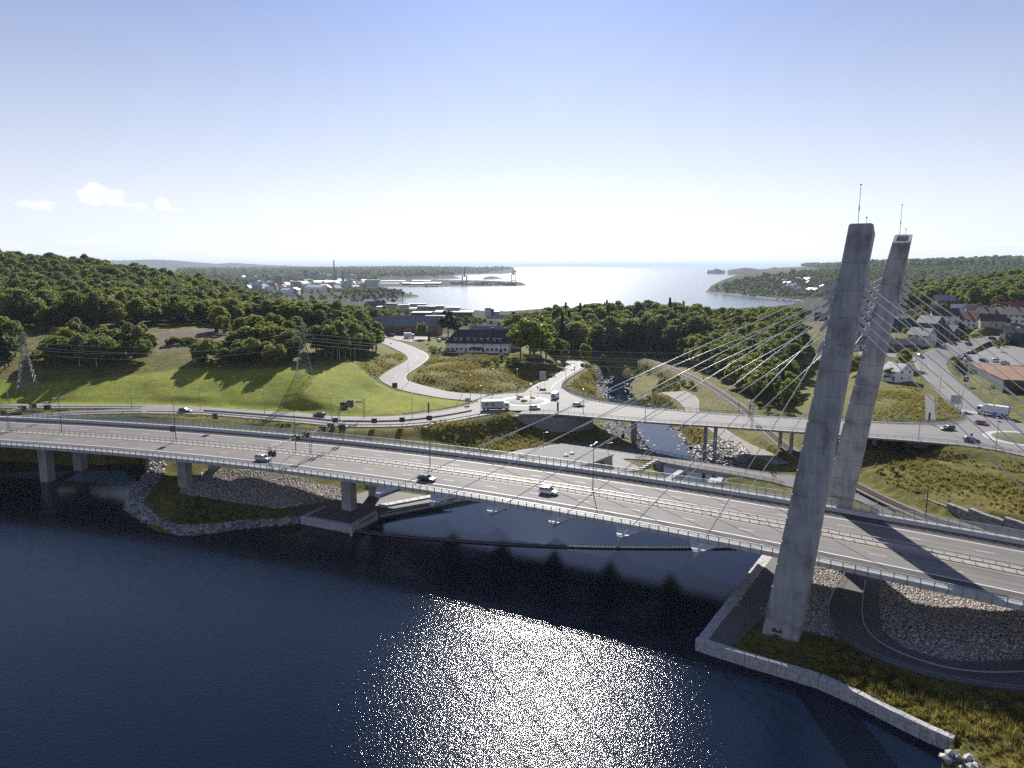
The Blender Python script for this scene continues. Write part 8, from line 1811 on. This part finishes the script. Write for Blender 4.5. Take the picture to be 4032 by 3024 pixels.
for a in [(470, 700, 305, 352, 60, 'grey', 'long dark shed on the container port quay', ), (700, 940, 300, 350, 60, 'brick', 'brown shed with white roof on the container port quay'), (60, 420, 275, 300, 80, 'grey', 'low pale roof at the back of the port'), (520, 790, 270, 300, 80, 'grey', 'long pale shed at the back of the port'), (380, 480, 300, 355, 40, 'black', 'dark gabled store on the port quay'), (40, 330, 310, 330, 40, 'white', 'long low white shed on the inner port')]: harbour_box(*a)
pz = SEA_Z + 2.2; p0, p1 = P(*T2(-200, 372), SEA_Z), P(*T2(2110, 352), SEA_Z)
qw = empty('port_quay', (p0[0], p0[1], SEA_Z), 0, 'long dark quay edge of the container port', 'quay'); mb = MB(); mb.hexa([(0, 0, -3), (p1[0] - p0[0], p1[1] - p0[1], -3), (p1[0] - p0[0], p1[1] - p0[1] + 160, -3), (0, 260, -3)], [(0, 0, 3.4), (p1[0] - p0[0], p1[1] - p0[1], 3.4), (p1[0] - p0[0], p1[1] - p0[1] + 160, 3.4), (0, 260, 3.4)]); mb.build('quay_deck', M['concrete'], qw)
CC = [simple('container_' + n_, c, .6, vary=.1) for n_, c in dict(rust=(.22, .06, .035), blue=(.05, .12, .22), grey=(.28, .29, .3), green=(.06, .16, .13), brown=(.16, .09, .06)).items()]
mb = MB(); mb.box(-6.1, 6.1, -1.25, 1.25, 0, 2.6); cms = []
for m_ in CC: x = mb.mesh('shipping_container', m_); cms.append(x)
stack = 0
for k in range(120):
    x = rr.choice([rr.uniform(1060, 1370), rr.uniform(1440, 1790), rr.uniform(1820, 2010), rr.uniform(1060, 1790)]); u, v = T2(x, 345); q = P(u, v, SEA_Z + 3.4); lv = rr.choice((0, 0, 1, 1, 2, 3)) if x < 1790 else rr.choice((0, 1, 2))
    ci = rr.randrange(5); o = link('shipping_container', cms[ci], None, (q[0], q[1] + rr.choice((20, 40, 60, 80)), SEA_Z + 3.4 + lv * 3.9), rr.choice((0, 0, .05))); o.scale = (1.9, 1.6, 1.5)
    tag(o, ('rust red', 'blue', 'grey', 'green', 'brown')[ci] + (' shipping container on the ground row' if lv == 0 else ' shipping container on %s row up' % ('the first', 'the second', 'the third')[lv - 1]) + ' of the port stacks', 'container', 'containers stacked on the port')
def sts_crane(x, yb, ytop, boom_up, label):
    u, v = T2(x, yb); q = P(u, v, SEA_Z + 3.4); s = q[1] * Kb / FPX; e = empty('harbour_crane', (q[0], q[1] + 15, SEA_Z + 3.4), 0, label, 'crane', 'ship-to-shore harbour cranes')
    w = 32 * s; hp_ = 140 * s; mb = MB()
    for sx in (-1, 1):
        for sy in (0, 1):
            mb.box(sx * w - 2, sx * w + 2, sy * 16 - 2, sy * 16 + 2, 0, hp_)
    for z in (hp_, hp_ * .4): mb.box(-w - 1.2, w + 1.2, -1, 1, z - 1.4, z + 1.4); mb.box(-w - 1.2, w + 1.2, 15, 17, z - 1.4, z + 1.4)
    mb.build('portal_frame', M['pylon_steel'], e)
    if boom_up:
        mb = MB(); mb.box(-6 * s, 6 * s, -2, 8, hp_ - 20 * s, hp_ + 15 * s); mb.hexa([(-10 * s, -2, hp_), (6 * s, -2, hp_), (6 * s, 3, hp_), (-10 * s, 3, hp_)], [(6 * s, -2, hp_ + 135 * s), (16 * s, -2, hp_ + 135 * s), (16 * s, 2, hp_ + 135 * s), (6 * s, 2, hp_ + 135 * s)]); mb.build('raised_boom', M['steel_dark'], e)
    else:
        mb = MB(); mb.box(-w * .7, w * .5, -4, 14, hp_ + 2, hp_ + 24 * s); mb.build('machine_house', M['steel_dark'], e); mb = MB(); mb.tube((0, 0, hp_ + 20 * s), (4 * s, 0, hp_ + 72 * s), 2.2, .8, 5); mb.tube((-w * .8, 0, hp_), (4 * s, 0, hp_ + 70 * s), 1.0, .8, 4); mb.tube((w * 1.2, 0, hp_), (4 * s, 0, hp_ + 70 * s), 1.0, .8, 4); mb.build('boom_frame', M['steel'], e)
sts_crane(1283, 350, 75, True, 'harbour crane with its tall dark boom raised'); sts_crane(2000, 330, 100, False, 'harbour crane with lattice top at the tip of the port')
q = P(*T2(798, 366), SEA_Z); e = empty('harbour_boat', (q[0], q[1], SEA_Z), 0, 'small dark boat moored off the port quay', 'boat'); mb = MB(); mb.loft([[(-30, -2, -.5), (-30, 2, -.5), (-30, 3, 4), (-30, -3, 4)], [(15, -3, -.5), (15, 3, -.5), (15, 4, 4), (15, -4, 4)], [(30, -.3, -.5), (30, .3, -.5), (32, .3, 5), (32, -.3, 5)]]); mb.build('hull', M['steel_dark'], e); mb = MB(); mb.box(-24, -12, -2.4, 2.4, 4, 9); mb.build('wheelhouse', M['white'], e)
for k, (u, v) in enumerate(((3085, 1182), (3060, 1181), (3110, 1184))):
    q = P(u, v, SEA_Z); e = empty('motor_boat', (q[0], q[1], SEA_Z), .3 * k, 'white motor boat at the headland jetty, %s' % ('middle', 'left one', 'right one')[k], 'boat', 'boats at the headland jetty'); mb = MB(); mb.loft([[(-6, -1.6, -.3), (-6, 1.6, -.3), (-6, 2, 1.6), (-6, -2, 1.6)], [(3, -1.6, -.3), (3, 1.6, -.3), (3, 2, 1.8), (3, -2, 1.8)], [(7, -.1, -.3), (7, .1, -.3), (7.6, .1, 2.2), (7.6, -.1, 2.2)]]); mb.build('hull', M['white'], e); mb = MB(); mb.box(-3, 2, -1.3, 1.3, 1.6, 3.2); mb.build('cabin', M['window'], e)
# far ridge, about fifteen kilometres away
def ridge(name, dist, pts, mt, depth=2500):
    us = np.array([p[0] for p in pts], float); vs2 = np.array([p[1] for p in pts], float); uu = np.linspace(us[0], us[-1], 160); vv = np.interp(uu, us, vs2) + np.cumsum(RNG.normal(0, .12, 160)) * .3 + RNG.normal(0, .35, 160)
    Vv = []; rows = 6
    for r_ in range(rows):
        t = r_ / (rows - 1)
        for u, v in zip(uu, vv):
            d = dirv(u, v); k = (dist + depth * (t - .5) * 1.0) / math.hypot(d[0], d[1]); kk = dist / math.hypot(d[0], d[1]); zt = CAMH + d[2] * kk
            hgt = math.sin(math.pi * min(1, t * 1.25)) if t < .8 else 0; z = SEA_Z + (zt - SEA_Z) * max(0, math.sin(math.pi * t)) * 1.0
            Vv.append((d[0] * k, d[1] * k, z - 1))
    i = np.arange(rows * 160).reshape(rows, 160); F = np.stack([i[:-1, :-1], i[:-1, 1:], i[1:, 1:], i[1:, :-1]], -1).reshape(-1, 4)
    tag(link(name, np_mesh(name, np.array(Vv), F, mt)), kind='structure')
ridge('distant_hills', 13500, [(-400, 1036), (250, 1032), (380, 1024), (500, 1024), (590, 1020), (680, 1023), (780, 1032), (850, 1038), (920, 1034), (1020, 1041), (1100, 1046)], M['far'], 3000)
ridge('distant_hills', 11000, [(1000, 1047), (1120, 1044), (1180, 1047), (1260, 1049)], M['far'], 1500)
ridge('distant_hills', 9000, [(3250, 1046), (3450, 1040), (3560, 1043), (3640, 1036), (3720, 1040), (3850, 1043), (4032, 1040), (4400, 1038)], M['far'], 2500)
ridge('distant_island', 7600, [(2865, 1062), (2900, 1057), (2930, 1052), (2960, 1054), (2990, 1060), (3020, 1057), (3050, 1050), (3075, 1053), (3110, 1056), (3150, 1060), (3200, 1062)], M['far'], 500)
ridge('distant_island', 8200, [(2785, 1063), (2805, 1062), (2822, 1056), (2838, 1061), (2856, 1064)], M['far'], 250)

# ------------------------------------------------------------------ sea haze
mb = MB(); mb.box(-70000, 70000, -1600, 95000, -34, 190); hz = mb.mesh('haze', [])
hm = bpy.data.materials.new('sea_haze'); hm.use_nodes = True; hn = hm.node_tree; hn.nodes.clear()
ho = hn.nodes.new('ShaderNodeOutputMaterial'); hv = hn.nodes.new('ShaderNodeVolumePrincipled'); hv.inputs['Color'].default_value = (.70, .83, 1.0, 1); hv.inputs['Density'].default_value = 4.6e-5; hv.inputs['Anisotropy'].default_value = .15
hn.links.new(hv.outputs[0], ho.inputs['Volume']); hz.materials.append(hm); tag(link('haze', hz), kind='stuff')
